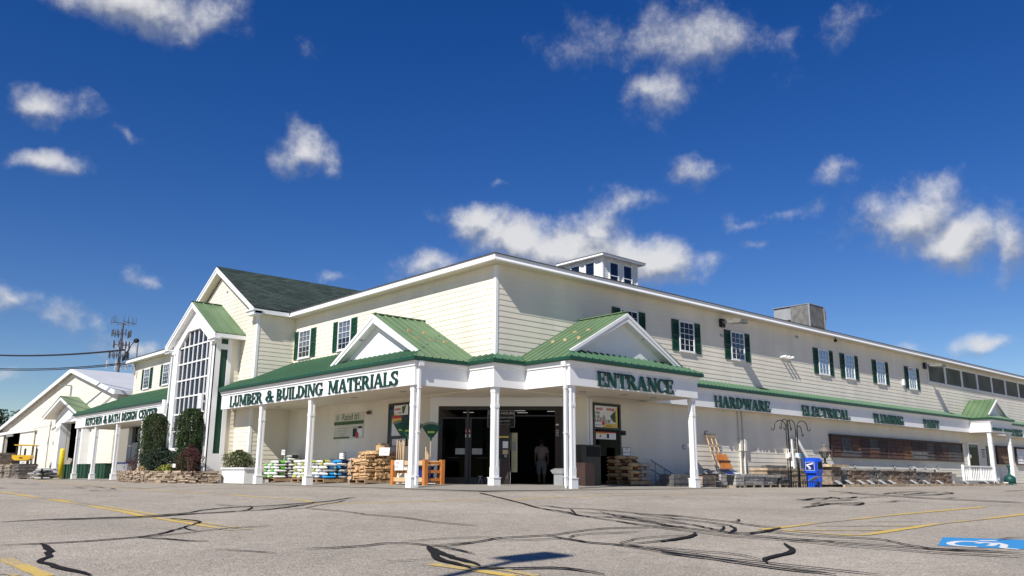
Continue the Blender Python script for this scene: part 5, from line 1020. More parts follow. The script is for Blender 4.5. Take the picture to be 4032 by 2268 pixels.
# rake rack
rk = thing('rake_rack', 'orange stained timber rack with pale rails holding rakes by the left entrance column', 'rack', (-1.75, 2.05, .08)); zb = .07
for x in (-2.0, -1.35):
    for y in (2.92, 1.16):
        b = B(); b.box(x - .065, x + .065, y - .065, y + .065, zb, .86); b.build('post', 'wood_orange', rk)
for x in (-2.0, -1.35):
    for z in (.18, .70):
        b = B(); b.box(x - .025, x + .025, 1.226, 2.854, z, z + .13); b.build('rail', 'wood_pale', rk)
for y in (2.92, 1.16):
    for z in (.2, .45, .71):
        b = B(); b.box(-1.934, -1.416, y - .02, y + .02, z, z + .09); b.build('side_rail', 'wood_orange', rk)
b = B(); b.box(-1.97, -1.38, 1.25, 2.83, .14, .178); b.build('shelf', 'wood_pale', rk)
def rake():
    t = thing('leaf_rake', 'x', 'rake'); b = B(); b.tube([(0, 0, 0), (0, 0, 1.25)], .013, 8); b.build('handle', 'wood_pale', t)
    b = B(); n = 26; R0, R1 = .10, .56
    for k in range(n):
        a = radians(-35 + 70 * k / (n - 1)); d = Vector((sin(a), 0, cos(a))); s_ = Vector((cos(a), 0, -sin(a))); p = Vector((0, 0, 1.12)); wob = .04 * (1 - (2 * k / (n - 1) - 1) ** 2)
        c0 = p + d * R0 + Vector((0, -wob * .3, 0)); c1 = p + d * R1 + Vector((0, -wob, 0)); b.obox(c0 - s_ * .008, s_ * .016, (0, .006, 0), c1 - c0); b.obox(c1 - s_ * .005, s_ * .010, (0, -.05, 0), d * .012)
    b.prism([(0 + .0, .004, 1.15)] + [(sin(radians(a)) * .50, .004 - .02, 1.12 + cos(radians(a)) * .50) for a in range(-35, 36, 5)], (0, .004, 0)); b.box(-.035, .035, -.02, .02, 1.10, 1.22)
    b.build('head', 'rake_green', t)
    b = B(); b.box(-.11, .11, -.040, -.034, 1.34, 1.40); b.build('tag', 'lime_tag', t); return t
rk0 = rake()
for k, (x, y, rz, lb, tl) in enumerate(((-1.72, 2.95, -.95, 'green leaf rake seen half edge on, leftmost in the rack', (.02, .03)), (-1.60, 2.50, -.62, 'green leaf rake standing head up at the middle of the rack, behind the leftmost', (0, .02)), (-1.85, 2.22, -.45, 'green leaf rake partly hidden by the porch column', (0, -.06)), (-1.78, 1.22, -.72, 'green leaf rake standing alone right of the porch column', (0, .01)))):
    z = .62 if k < 3 else .54; z -= .2
    if k == 0: o = rk0; o.location = (x, y, z + .05); o.rotation_euler = (tl[0], tl[1], rz); o['label'] = lb; o['group'] = 'leaf rakes in the rack'
    else: dup(rk0, (x, y, z), rz, lb, 'leaf rakes in the rack', None, tl)
b = B(); b.tube([(0, 0, 0), (0, 0, 1.0)], .014, 8); b.ell((0, 0, 1.0), (.014, .014, .014), 8, 5); h0 = tag(b.build('tool_handle', 'wood_pale', None, True), 'x', 'tool handle')
HP = [(-1.98, 2.78, .50, 'first'), (-1.95, 2.70, .46, 'second'), (-1.93, 2.62, .42, 'third'), (-1.90, 2.55, .49, 'fourth'), (-1.92, 2.47, .45, 'fifth')]
for k, (x, y, z, w) in enumerate(HP):
    lb = 'bare pale wooden tool handle, %s from the left in the rake rack' % w
    if k == 0: h0.location = (x, y, z); h0['label'] = lb; h0['group'] = 'bare tool handles'
    else: dup(h0, (x, y, z), 0, lb, 'bare tool handles', None, (random.uniform(-.02, .02), random.uniform(-.02, .02)))
for k, (y, z, w) in enumerate(((1.32, .24, 'tallest'), (1.25, .10, 'middle'), (1.19, 0.02, 'shortest'))): dup(h0, (-1.88, y, z), 0, 'bare pale tool handle below the lone rake, %s of three' % w, 'bare tool handles')
price_card('price_card', 'white price card with a rake picture hung on the front of the rake rack', -2.07, 2.50, .53, .48, .32, (0, -1, 0), [('savings', -.08, .24, .08, 'paper_red'), ('3.97', -.12, .10, .11, 'ink')], 'paper')
bx = thing('dark_bin', 'dark bin standing inside the rake rack', 'bin', (-1.65, 1.7, .18)); b = B(); b.prism([(-1.85, 1.45, .18), (-1.45, 1.45, .18), (-1.45, 1.95, .18), (-1.85, 1.95, .18)], (0, 0, .45)); b.build('tub', 'blue_dark', bx); b = B(); b.box(-1.87, -1.43, 1.43, 1.97, .632, .66); b.build('rim', 'dark', bx)

# kiosk, panel, bin and cabinet by the doors
kp = CO + cu_ * 2.66 + cn * .12; kk = thing('vending_kiosk', 'tall dark self-service kiosk behind the white corner column', 'kiosk', (kp.x, kp.y, .1))
def kb_(m, name, a, c, z0, z1, d0, d1): b = B(); b.obox(CO + cu_ * (2.66 + a) + cn * d0 + z_ * z0, cu_ * (c - a), cn * (d1 - d0), z_ * (z1 - z0)); b.build(name, m, kk)
kb_('frame_dark', 'cabinet', 0, .62, .10, 2.06, .12, .45)
for a in (.06, .34):
    kb_('grey_paint' if a < .2 else 'brown_box', 'door', a, a + .25, .28, .92, .452, .465); kb_('brown_box', 'header', a, a + .25, 1.72, 2.02, .452, .462)
kb_('film', 'label', .05, .2, 1.78, 1.86, .464, .468); kb_('paper', 'notice', .40, .58, 1.28, 1.50, .452, .456); kb_('wood_pale', 'notice', .40, .58, 1.08, 1.22, .452, .456); kb_('paper_yellow', 'strip', .2, .6, 1.62, 1.67, .452, .458); kb_('dark', 'slot', .1, .5, .96, 1.04, .452, .48); kb_('ink_grey', 'button', .46, .54, .98, 1.06, .481, .49)
b = B(); b.tube([CO + cu_ * 3.30 + cn * .4 + z_ * (1.8 - k * .17) + cu_ * (.02 * sin(k * .9)) for k in range(11)], .008, 6); b.build('cable', 'grey_paint', kk)
p0 = CO + cu_ * 3.33 + cn * .02; pn = thing('noticeboard', 'tall cream panel leaning upright just right of the dark kiosk', 'panel', (p0.x, p0.y, .5)); b = B(); b.obox(p0 + z_ * .5, cu_ * .20, cn * .03, z_ * 1.3); b.build('board', 'cream_panel', pn); b = B(); b.obox(p0 + z_ * 1.2 + cu_ * .04 + cn * .031, cu_ * .12, cn * .003, z_ * .3); b.build('picture', 'ink_grey', pn)
tb = thing('litter_bin', 'pale grey litter bin with a domed lid just left of the entrance portico column', 'litter bin', (1.55, -1.35, .09)); b = B(); b.prism([(1.35, -1.53, .09), (1.75, -1.53, .09), (1.75, -1.13, .09), (1.35, -1.13, .09)], (0, 0, .36)); b.build('body', 'grey_paint', tb); b = B(); b.prism([(1.32, -1.56, .452), (1.78, -1.56, .452), (1.78, -1.46, .56), (1.55, -1.43, .62), (1.32, -1.46, .56)], (0, .46, 0)); b.build('lid', 'grey_metal', tb)
cb = thing('ice_cabinet', 'black cabinet with a brown front box beside the right portico column', 'cabinet', (2.4, -1.3, .09)); b = B(); b.box(2.25, 3.15, -1.5, -.95, .09, 1.38); b.build('cabinet', 'frame_dark', cb); b = B(); b.box(1.92, 2.35, -1.95, -1.52, .09, .80); b.build('front_box', 'brown_box', cb); b = B(); b.box(2.5, 3.1, -1.52, -1.502, 1.0, 1.33); b.build('panel', 'interior', cb)
for k, (uu, w) in enumerate(((.95, 'left'), (2.30, 'right'))):
    p = CO + cu_ * uu + cn * .2; t = thing('door_stand', 'low dark folding stand in front of the entrance doors, %s one' % w, 'stand', (p.x, p.y, .09), 'folding stands at the doors')
    b = B(); b.bar(p + z_ * .10 + cu_ * .07, p + z_ * .34, .02, .02, cn); b.bar(p + z_ * .10 - cu_ * .07, p + z_ * .34 - cu_ * .002, .02, .02, cn); b.build('legs', 'grey_metal', t); b = B(); b.obox(p + z_ * .34 - cu_ * .07, cu_ * .14, cn * .03, z_ * .03); b.build('crossbar', 'grey_metal', t)

# pellet sacks by the right poster window
put_pallet(4.65, -1.42, 0, 'wooden pallet under the tan pellet sacks right of the entrance')
z0 = slabz(4.65, -1.42) + .135
nmx = {0: 'left', 1: 'right'}; nmy = {0: 'front', 1: 'rear'}
for ix in range(2):
    for iy in range(2):
        nl = 5 if iy == 0 else 7
        for k in range(nl):
            wrapped = (ix == 1 and iy == 0); x = 4.65 + (ix - .5) * .58 + random.uniform(-.02, .02); y = -1.42 + (iy - .5) * .56 + random.uniform(-.02, .02)
            put('film' if wrapped and k < 5 else 'tan', (x, y, z0 + k * .115), (0 if k % 2 else pi / 2) + random.uniform(-.04, .04), '%s pellet sack, %s layer, %s %s of the stack right of the entrance' % ('film wrapped' if wrapped and k < 5 else 'tan and brown', hn[k] if k < nl - 1 else 'top', nmy[iy], nmx[ix]), 'pellet sacks right of the entrance', (1.0, 1.38, 1.12))
price_card('price_card', 'red and white framed price card on the tan pellet sacks', 4.75, -1.25, 1.06, .42, .30, (1, 0, 0), [('SALE', 0, .24, .07, 'paper_red'), ('4.99', -.1, .12, .09, 'blue_dark'), ('5.49', .1, .12, .09, 'blue_dark')])
fr_ = thing('metal_rail', 'grey metal stair rail leaning low against the wall beside the pellet sacks', 'rail', (6.8, -1.1, .05))
b = B(); b.tube([(6.30, -1.05, .95), (7.55, -1.15, .42)], .025, 8); b.tube([(6.28, -1.05, .64), (7.5, -1.15, .10)], .025, 8); b.build('rail', 'grey_metal', fr_)
for x in (6.5, 7.0): b = B(); b.tube([(x, -1.08, .06), (x, -1.08, .92 - (x - 6.3) * .42)], .02, 8); b.build('post', 'grey_metal', fr_)
sm = thing('film_heap', 'heap of grey wrapping film on the ground below the leaning rail', 'film', (6.6, -1.4, .05)); b = B(); b.ell((6.7, -1.35, .16), (.42, .22, .16), 18, 10, .10, .8); b.build('film', 'bag_grey_plastic', sm, True)
# ---------------------------------------------------------------- barn on the far left
barn = thing('barn', 'long cream barn with a white metal roof and two dark doorways behind the store', 'barn', (-.5, 50, 0))
bxw = -.5; ry, rzb = 47.8, 7.88
def btop(y): return rzb - (y - ry) * .160 if y > ry else rzb - (ry - y) * .216
b = B(); b.prism([(bxw + .02, 37.2, 3.95), (bxw + .02, 71.9, 3.95), (bxw + .02, 71.9, btop(71.9)), (bxw + .02, ry, rzb), (bxw + .02, 37.2, btop(37.2))], (.2, 0, 0))
for y0, y1 in ((37.2, 43.1), (48.3, 62.4), (69.0, 71.9)): b.box(bxw + .02, bxw + .22, y0, y1, -.2, 3.949)
b.prism([(bxw + .02, 71.91, -.2), (bxw + .02, 84, -.2), (bxw + .02, 84, btop(84)), (bxw + .02, 71.91, btop(71.91))], (.2, 0, 0))
b.box(bxw + .22, 30, 37.2, 37.4, -.2, btop(37.4) - .05); b.build('core_wall', 'barn_siding', barn)
def biv(z):
    lo = 37.26
    if z > btop(37.2): lo = ry - (rzb - z) / .216
    hi = 84 if z < btop(84) else ry + (rzb - z) / .160
    if z < 3.95: return [(lo, 43.1), (48.3, 62.4), (69.0, hi)]
    return [(lo, lo), (lo, lo), (lo, hi)]
b = B(); clap(b, (Vector((bxw, 0, 0)), Vector((0, 1, 0)), Vector((-1, 0, 0))), .1, 7.8, biv, .20, .010); b.build('wall', 'barn_siding', barn)
b = B(); b.box(bxw + .3, 8, 42, 50, -.02, .01); b.box(8, 8.1, 42, 72, -.2, 5); b.box(bxw + .3, 8, 61, 71, -.02, .012); b.box(bxw + .3, 8, 42.0, 42.1, 0, 5); b.box(bxw + .3, 8, 55, 55.1, 0, 5); b.box(bxw + .3, 8, 72, 72.1, 0, 5); b.box(bxw + .3, 8, 42, 72, 4.4, 4.5); b.build('interior_wall', 'interior', barn)
b = B()
for p, q in (((37.0, btop(37.0)), (ry, rzb)), ((ry, rzb), (84.4, btop(84.4)))):
    b.prism([(bxw - .35, p[0], p[1] + .02), (bxw - .35, q[0], q[1] + .02), (bxw - .35, q[0], q[1] + .09), (bxw - .35, p[0], p[1] + .09)], (32, 0, 0))
b.build('roof', 'metal_white', barn)
b = B()
for p, q in (((36.95, btop(36.95)), (ry, rzb)), ((ry, rzb), (84.4, btop(84.4)))): b.prism([(bxw - .40, p[0], p[1] - .20), (bxw - .40, q[0], q[1] - .20), (bxw - .40, q[0], q[1] + .10), (bxw - .40, p[0], p[1] + .10)], (.045, 0, 0))
b.box(bxw - .36, 30, 36.9, 36.98, btop(37) - .18, btop(37) + .08); b.build('fascia_trim', 'white', barn)
b = B(); b.box(bxw - .28, bxw - .18, 57.2, 75, 3.72, 3.95); b.build('door_track', 'white_worn', barn)
b = B(); b.box(bxw - .15, bxw - .08, 57.6, 62.5, .25, 3.72); b.build('sliding_door', 'barn_siding', barn); b = B(); b.box(bxw - .15, bxw - .08, 69.0, 74.5, .25, 3.72); b.build('sliding_door', 'barn_siding', barn)
b = B(); b.box(bxw - .22, bxw - .16, 65, 67.5, 3.5, 3.78); b.build('door_light', 'grey_metal', barn)
b = B(); b.box(bxw - .9, bxw - .05, 48.35, 48.43, 6.72, 6.80); b.box(bxw - .12, bxw - .04, 48.35, 48.43, 6.0, 6.719); b.build('hoist_bracket', 'grey_metal', barn)
b = B(); b.box(bxw - .03, bxw - .02, 66.6, 67.6, 4.15, 4.75); b.build('number_plate', 'white_worn', barn); b = B(); b.box(bxw - .55, bxw - .54, 44.6, 45.5, 4.2, 4.75); b.build('number_plate', 'white_worn', barn)
b = B()                                         # gabled portal
for y0, y1 in ((48.3, 48.75), (48.95, 49.5), (42.5, 42.8), (42.85, 43.1)): b.box(bxw - .5, bxw - .013, y0, y1, 0, 3.95)
b.box(bxw - .42, bxw - .013, 48.75, 48.95, 0, 3.95); b.box(bxw - .56, bxw - .013, 48.25, 49.6, 0, .6)
b.prism([(bxw - .5, 42.3, 3.951), (bxw - .5, 49.9, 3.951), (bxw - .5, 49.9, 4.4), (bxw - .5, 46.4, 5.5), (bxw - .5, 42.3, 4.4)], (.48, 0, 0)); b.build('portal_frame', 'white', barn)
b = B()
for e in (41.9, 50.9): b.prism([(bxw - 1.2, 46.4, 5.72), (bxw - 1.2, e, 4.42), (bxw - 1.2, e, 4.22), (bxw - 1.2, 46.4, 5.50)], (.05, 0, 0)); b.prism([(bxw - 1.15, 46.4, 5.66), (bxw - 1.15, e, 4.36), (bxw - 1.15, e, 4.32), (bxw - 1.15, 46.4, 5.60)], (1.1, 0, 0))
b.build('portal_rake', 'white_worn', barn)
b = B()
for e in (41.8, 51.0): b.prism([(bxw - 1.22, 46.4, 5.80), (bxw - 1.22, e, 4.46), (bxw - 1.22, e, 4.42), (bxw - 1.22, 46.4, 5.725)], (1.2, 0, 0))
b.build('portal_roof', 'green_faded', barn)

def bin_(label, x0, x1, y0, y1, z0, z1):
    t = thing('metal_skip', label, 'skip', ((x0 + x1) / 2, (y0 + y1) / 2, z0), 'dark green skips by the far porch'); b = B(); b.box(x0, x1, y0, y1, z0 + .04, z1); 
    y = y0 + .3
    b.build('body', 'bin_green', t); b = B(); b.box(x0 - .03, x1 + .03, y0 - .03, y1 + .03, z1 + .001, z1 + .06); b.build('rim', 'bin_green', t)
    while y < y1: b = B(); b.box(x0 - .05, x0 - .001, y, y + .07, z0 + .05, z1 - .02); y += .7; b.build('rib', 'bin_green', t)
    b = B(); b.box(x0 + .1, x1 - .1, y0 + .1, y0 + .25, z0, z0 + .039); b.box(x0 + .1, x1 - .1, y1 - .25, y1 - .1, z0, z0 + .039); b.build('skid', 'dark', t)
bin_('dark green skip left of the yellow bollard, farthest left of the three', -2.6, -1.4, 38.2, 41.2, 0, .86); bin_('dark green skip in the middle, behind the far porch columns', -2.4, -1.3, 34.5, 37.4, 0, .86); bin_('dark green skip nearest the electrical cabinets', -2.4, -1.3, 31.9, 34.2, 0, .88)
t = thing('metal_skip', 'tall green skip standing inside the dark barn portal', 'skip', (1.0, 45, 0), 'dark green skips by the far porch'); b = B(); b.box(.2, 1.8, 43.6, 46.6, .05, 1.75); b.build('body', 'bin_green', t); b = B(); b.box(.15, 1.85, 43.55, 46.65, 1.751, 1.83); b.build('rim', 'bin_green', t)
t = thing('bollard', 'bright yellow steel bollard between the barn portal and the far porch column', 'bollard', (-2.9, 39.2, 0)); b = B(); b.lathe((-2.9, 39.2, 0), [(.16, 0), (.16, 1.82), (.12, 1.88), (.03, 1.90)], 18); b.build('post', 'yellow_post', t, True); b = B(); b.lathe((-2.9, 39.2, 0), [(.22, 0), (.22, .04)], 18); b.build('footing', 'concrete', t)

# slate pallets, bag pile, forklift
def slab_pile(name, label, x, y, w, d, h, m, group, rz=0):
    t = thing(name, label, 'stone pallet', (x, y, 0), group); b = B()
    for k in range(5): b.box(x - w / 2, x + w / 2, y - d / 2 + k * d / 5, y - d / 2 + k * d / 5 + d / 8, .07, .10)
    for q in (-.45, 0, .4): b.box(x + q * w, x + q * w + .08, y - d / 2, y + d / 2, 0, .069)
    b.build('pallet_base', 'pallet_grey', t); b = B(); z = .105
    while z < h:
        th = random.uniform(.03, .065); n = random.choice((1, 2, 2, 3)); yy = y - d / 2
        for i in range(n): 
            dd = d / n; b.box(x - w / 2 + random.uniform(0, .09), x + w / 2 - random.uniform(0, .09), yy + .01, yy + dd - .01, z, z + th, .014); yy += dd
        z += th
    b.build('slabs', m, t); return t
for k, (x, y, h, m, lb) in enumerate(((-5.0, 38.9, .88, 'slate', 'dark slate slabs on a pallet in front of the forklift'), (-5.0, 41.2, .84, 'slate_tan', 'tan slate slabs on a pallet, just left of the dark slabs'), (-5.0, 43.3, .84, 'slate_tan', 'tan slate slabs on a pallet, second from the left edge of the photo'), (-5.0, 45.6, .84, 'slate', 'dark slabs on a pallet at the left edge of the photo'), (-3.6, 52.0, 1.75, 'slate', 'tall dark pile of slabs behind the others at the left edge'))): slab_pile('slate_pallet', lb, x, y, 1.1, 1.5 if k else 1.9, h, m, 'pallets of slate slabs', 0)
slab_pile('slate_pallet', 'low flat pile of slabs against the barn wall', -1.4, 44.6, 1.0, 2.4, .55, 'slate', 'pallets of slate slabs'); slab_pile('slate_pallet', 'low yellowish pallet between the slates and the grey sacks', -4.4, 37.6, 1.0, .9, .3, 'stone_tan', 'pallets of slate slabs')
for k in range(14):
    x = -5.0 + (k % 2 - .5) * .5 + random.uniform(-.05, .05); lay = k // 3; y = 33.2 + (k % 3) * .78 + random.uniform(-.1, .1); z = .03 + lay * .115
    dup(protos['silver'], (x, y, z), random.uniform(-.2, .2) + pi / 2 * (k % 2), 'grey sack in the low sagging pile left of the green skips', 'grey sacks in the low pile', (1.3, 1.7, 1.0), (random.uniform(-.1, .1), random.uniform(-.12, .12)))
t = thing('stone_slab', 'single grey slab leaning upright against the barn wall', 'slab', (-.9, 46.2, .5)); b = B(); b.obox((-.95, 45.6, .45), (.32, 0, .9), (0, 1.0, .1), (.06, 0, -.02), .02); b.build('slab', 'slate_tan', t)
fk = thing('forklift', 'yellow forklift seen from behind beside the left barn door', 'forklift', (-2.6, 50.6, 0))
fd = Vector((-.45, -.9, 0)).normalized(); fs = Vector((.9, -.45, 0)).normalized(); FO = Vector((-2.6, 50.6, 0))
def fb(name, m, s0, s1, d0, d1, z0, z1): b = B(); b.obox(FO + fs * s0 + fd * d0 + z_ * z0, fs * (s1 - s0), fd * (d1 - d0), z_ * (z1 - z0)); return b.build(name, m, fk)
fb('chassis', 'black_metal', -.58, .58, -1.3, .45, .25, .75); fb('side_panel', 'yellow', -.64, .64, -.6, .35, .45, .95)
b = B(); b.prism([FO + fs * s_ + fd * .95 + z_ * z for s_, z in ((-.62, 1.62), (.62, 1.62), (.60, 1.40), (.42, 1.24), (-.42, 1.24), (-.60, 1.40))], fd * -1.0); b.build('engine_hood', 'yellow', fk)
b = B(); b.prism([FO + fd * d + fs * -.66 + z_ * z for d, z in ((.2, .30), (1.0, .34), (1.06, .9), (.9, 1.0), (.2, 1.0))], fs * 1.32); b.build('counterweight', 'yellow', fk)
fb('radiator_grille', 'black_metal', -.55, .55, .90, .945, 1.0, 1.24); b = B(); b.prism([FO + fs * (.14 * cos(k * pi / 6)) + fd * .951 + z_ * (1.42 + .05 * sin(k * pi / 6)) for k in range(12)], fd * .01); b.build('badge', 'brown_box', fk)
pl = fb('plate', 'paper', -.0, .42, 1.062, 1.07, .98, 1.20); text('241', .13, 'ink', fk, 'lettering', FO + fs * .21 + fd * 1.074 + z_ * 1.09, fs, z_)
for s_ in (-.56, .50):
    for d_ in (-.85, .35): b = B(); b.bar(FO + fs * (s_ + .03) + fd * d_ + z_ * .95, FO + fs * (s_ + .03) + fd * (d_ * .9) + z_ * 2.32, .06, .06); b.build('guard_post', 'black_metal', fk)
b = B(); b.obox(FO + fs * -.64 + fd * -1.0 + z_ * 2.32, fs * 1.28, fd * 1.55, z_ * .07); b.build('overhead_guard', 'yellow', fk)
fb('seat', 'dark', -.25, .25, -.35, .1, .95, 1.55); fb('mast', 'dark', -.45, -.33, -1.5, -1.38, .1, 2.15); fb('mast', 'dark', .33, .45, -1.5, -1.38, .1, 2.15)
for s_ in (-.62, .46):
    for d_ in (-.95, .55):
        b = B(); c_ = FO + fs * (s_ + .08) + fd * d_ + z_ * .32; b.tube([c_ - fs * .1, c_ + fs * .1], .32, 18); w_ = b.build('wheel', 'dark', fk); b = B(); b.tube([c_ - fs * .11, c_ + fs * .11], .14, 12); b.build('hub', 'yellow', w_)

# electrical cabinets under the far porch
ec = thing('electrical_cabinet', 'grey electrical cabinets and meter boxes against the wall under the far porch', 'cabinet', (-1.1, 31, 0))
for n_, (x0, x1, y0, y1, z0, z1, m) in enumerate(((-1.25, -.9, 31.3, 32.0, .1, 1.9, 'grey_paint'), (-1.25, -.9, 30.2, 31.2, .55, 2.1, 'grey_paint'), (-1.2, -.9, 30.9, 31.4, 2.15, 3.0, 'dark'), (-1.2, -.9, 31.5, 32.1, 2.0, 3.0, 'grey_paint'), (-1.15, -.9, 29.9, 30.7, 2.2, 2.9, 'grey_metal'))): b = B(); b.box(x0, x1, y0, y1, z0, z1); b.build('cabinet_box', m, ec)
b = B(); b.tube([(-1.0, 31.25, 0.1), (-1.0, 31.25, 3.0)], .05, 8); b.tube([(-1.0, 30.05, 0.1), (-1.0, 30.05, 2.2)], .05, 8); b.build('conduit', 'grey_metal', ec)
t = thing('transformer_box', 'blue grey box on the ground below the electrical cabinets', 'box', (-1.7, 29.6, 0)); b = B(); b.box(-2.2, -1.3, 28.6, 30.4, .02, .92); b.build('body', 'grey_paint', t); b = B(); b.box(-2.25, -1.25, 28.55, 30.45, .921, .98); b.build('lid', 'blue_dark', t)

# ---------------------------------------------------------------- planted bed in front of the tower
path = [(-3.55, 24.4), (-4.3, 22.2), (-4.9, 19.8), (-5.15, 17.6), (-5.1, 15.9), (-4.75, 14.7), (-4.2, 13.75), (-3.5, 13.35)]
def along(path, n):
    P = [Vector((x, y, 0)) for x, y in path]
    for _ in range(2):
        Q = [P[0]]
        for a, c in zip(P, P[1:]): Q += [a.lerp(c, .25), a.lerp(c, .75)]
        P = Q + [P[-1]]
    d = [0]
    for a, c in zip(P, P[1:]): d.append(d[-1] + (c - a).length)
    return P, d
PP, DD = along(path, 0)
def at_(s_):
    for k in range(len(PP) - 1):
        if DD[k + 1] >= s_: t_ = (s_ - DD[k]) / (DD[k + 1] - DD[k]); return PP[k].lerp(PP[k + 1], t_), (PP[k + 1] - PP[k]).normalized()
    return PP[-1], (PP[-1] - PP[-2]).normalized()
b = B(); z = -.02
while z < .46:
    th = random.uniform(.035, .085); s_ = random.uniform(-.2, 0)
    while s_ < DD[-1]:
        L = random.uniform(.14, .48); p, d = at_(max(0, min(s_ + L / 2, DD[-1]))); n = Vector((d.y, -d.x, 0)); ins = z * .25 + random.uniform(-.035, .035); hh = th * random.uniform(.75, 1.05)
        b.obox(p - d * L * .48 + n * (ins - .02) + z_ * z, d * L * .96, n * .30, z_ * hh, .016); s_ += L
    z += th * .9
rw = tag(b.build('dry_stone_wall', 'fieldstone'), 'low curved dry stone wall of flat brown stones around the planted bed', 'stone wall')
b = B(); pts = []
for k in range(25): p, d = at_(DD[-1] * k / 24); pts.append(p + Vector((d.y, -d.x, 0)) * .26)
for k in range(24): b.poly([pts[k] + z_ * .44, pts[k + 1] + z_ * .44, Vector((XT, min(18.9, max(13.4, pts[k + 1].y)), .5)), Vector((XT, min(18.9, max(13.4, pts[k].y)), .5))])
tag(b.build('bed_soil', 'bark_soil'), None, None, None, 'structure')
def leaf(b, p, s_, flat=0):
    d = Vector((random.gauss(0, 1), random.gauss(0, 1), random.gauss(0, 1) + flat)).normalized(); u = d.orthogonal().normalized(); u.rotate(__import__('mathutils').Quaternion(d, random.uniform(0, 6.28))); v = d.cross(u)
    L = s_ * random.uniform(.7, 1.5); w = s_ * random.uniform(.35, .6); i = len(b.v)
    b.v += [p - u * L * .5, p + v * w * .5, p + u * L * .5, p - v * w * .5 + d * s_ * .15]; b.f.append([i, i + 1, i + 2, i + 3])
def plant(name, label, cat, x, y, z, rx, ry_, h, n, ls, m, prof, stemh=.2, group=None, clumps=0, lump=.12):
    t = thing(name, label, cat, (x, y, z), group); b = B(); cl = [(random.uniform(0, 2 * pi), random.uniform(.1, .95), random.uniform(.5, 1)) for _ in range(clumps)]
    ph = [random.uniform(0, 6) for _ in range(4)]
    for k in range(n):
        q = random.random() ** .9; a = random.uniform(0, 2 * pi); r = prof(q) * (1 + lump * sin(3 * a + ph[0] + q * 9) + lump * .8 * sin(5 * a - q * 17 + ph[1]) + lump * .6 * sin(9 * a + q * 31 + ph[2]))
        if clumps:
            c = random.choice(cl); a = c[0] + random.gauss(0, .38); q = min(1.05, max(0, c[1] + random.gauss(0, .12))); r = prof(min(1, q)) * (.75 + .4 * c[2])
        rr = r * (random.random() ** .28); leaf(b, Vector((x + rx * rr * cos(a), y + ry_ * rr * sin(a), z + h * q)), ls)
    b.build('foliage', m, t); b = B()
    for k in range(4): a = k * 1.6; b.tube([(x, y, z - .05), (x + rx * .25 * cos(a), y + ry_ * .25 * sin(a), z + h * .5), (x + rx * .4 * cos(a + .4), y + ry_ * .4 * sin(a + .4), z + h * .8)], [.03, .02, .006], 5)
    b.build('stem', 'trunk', t); return t
arb = lambda q: min(1, (.72 + .5 * q) if q < .35 else .9 + .1 * sin((q - .35) * 3.2)) * (1 if q < .72 else sqrt(max(0, 1 - ((q - .72) / .29) ** 2)) * .95 + .03)
rnd = lambda q: sqrt(max(.02, 1 - (2 * q - .9) ** 2)) if q < .95 else .2
plant('arborvitae', 'tall dark clipped arborvitae at the left of the stone bed', 'evergreen shrub', -4.2, 18.95, .42, .66, .66, 2.62, 17000, .062, 'arbor', arb, lump=.13)
plant('arborvitae', 'tall dark clipped arborvitae on the right, in front of the tower window', 'evergreen shrub', -4.2, 14.75, .42, .60, .60, 2.62, 17000, .062, 'arbor', arb, lump=.13)
plant('shrub', 'low dark rhododendron between the two arborvitae', 'shrub', -4.6, 16.55, .40, .80, .85, 1.02, 5000, .085, 'shrub_dark', rnd, lump=.2)
plant('shrub', 'rust red shrub left of the left arborvitae', 'shrub', -4.2, 21.3, .40, .55, .6, .85, 1500, .05, 'shrub_rust', rnd, lump=.35, clumps=12)
plant('japanese_maple', 'dark red maple shrub right of the right arborvitae', 'shrub', -4.5, 13.75, .40, .50, .62, 1.05, 2000, .055, 'shrub_red', rnd, lump=.4, clumps=14)
plant('perennial', 'lime green leafy plant at the centre front of the stone bed', 'plant', -4.75, 15.35, .40, .35, .5, .34, 600, .10, 'shrub_lime', rnd, lump=.3); plant('perennial', 'small tan flowering plant left of the dark rhododendron', 'plant', -4.85, 18.0, .42, .25, .35, .26, 350, .08, 'bag_tan', rnd, lump=.3)
t = thing('plant_tag', 'small white plant tag on a stake in the bed', 'plant tag', (-4.95, 14.3, .45)); b = B(); b.obox((-4.95, 14.36, .62), (.08, -.09, 0), (0, 0, .15), (.004, .004, 0)); b.build('card', 'paper', t); b = B(); b.box(-4.92, -4.90, 14.30, 14.32, .4, .62); b.build('stake', 'dark', t)
wp = thing('white_planter', 'white panelled planter box between the stone bed and the first porch column', 'planter', (-3.0, 12.4, 0)); b = B(); b.box(-3.35, -2.62, 11.15, 13.25, 0, .56); b.build('box', 'white_worn', wp); b = B(); b.box(-3.40, -2.605, 11.10, 13.30, .562, .63); b.build('cap', 'white', wp); b = B(); b.box(-3.30, -2.65, 11.2, 13.2, .631, .65); b.build('soil', 'bark_soil', wp)
plant('shrub', 'olive green spreading yew in the white planter', 'shrub', -3.0, 12.55, .6, .42, .78, .72, 3000, .075, 'shrub_olive', rnd, lump=.3)
b = B(); b.box(-2.62, -2.3, 11.2, 12.56, 0, .18); tag(b.build('low_step', 'white_worn'), 'low pale step at the foot of the gable wall beside the planter', 'step')
for k, y in enumerate((19.15, 14.02 - .25)):
    t = thing('wall_sconce', 'white cylinder wall lamp on the %s pilaster of the glass tower' % ('left' if k == 0 else 'right'), 'wall lamp', (-3.9, y, 3.4)); b = B(); b.lathe((-3.98, (18.75 if k == 0 else 14.5), 3.05), [(.10, 0), (.10, .62)], 16); b.build('shade', 'white', t, False); b = B(); b.box(-3.9, X0 - .09, (18.71 if k == 0 else 14.46), (18.79 if k == 0 else 14.54), 3.3, 3.4); b.build('bracket', 'white', t)

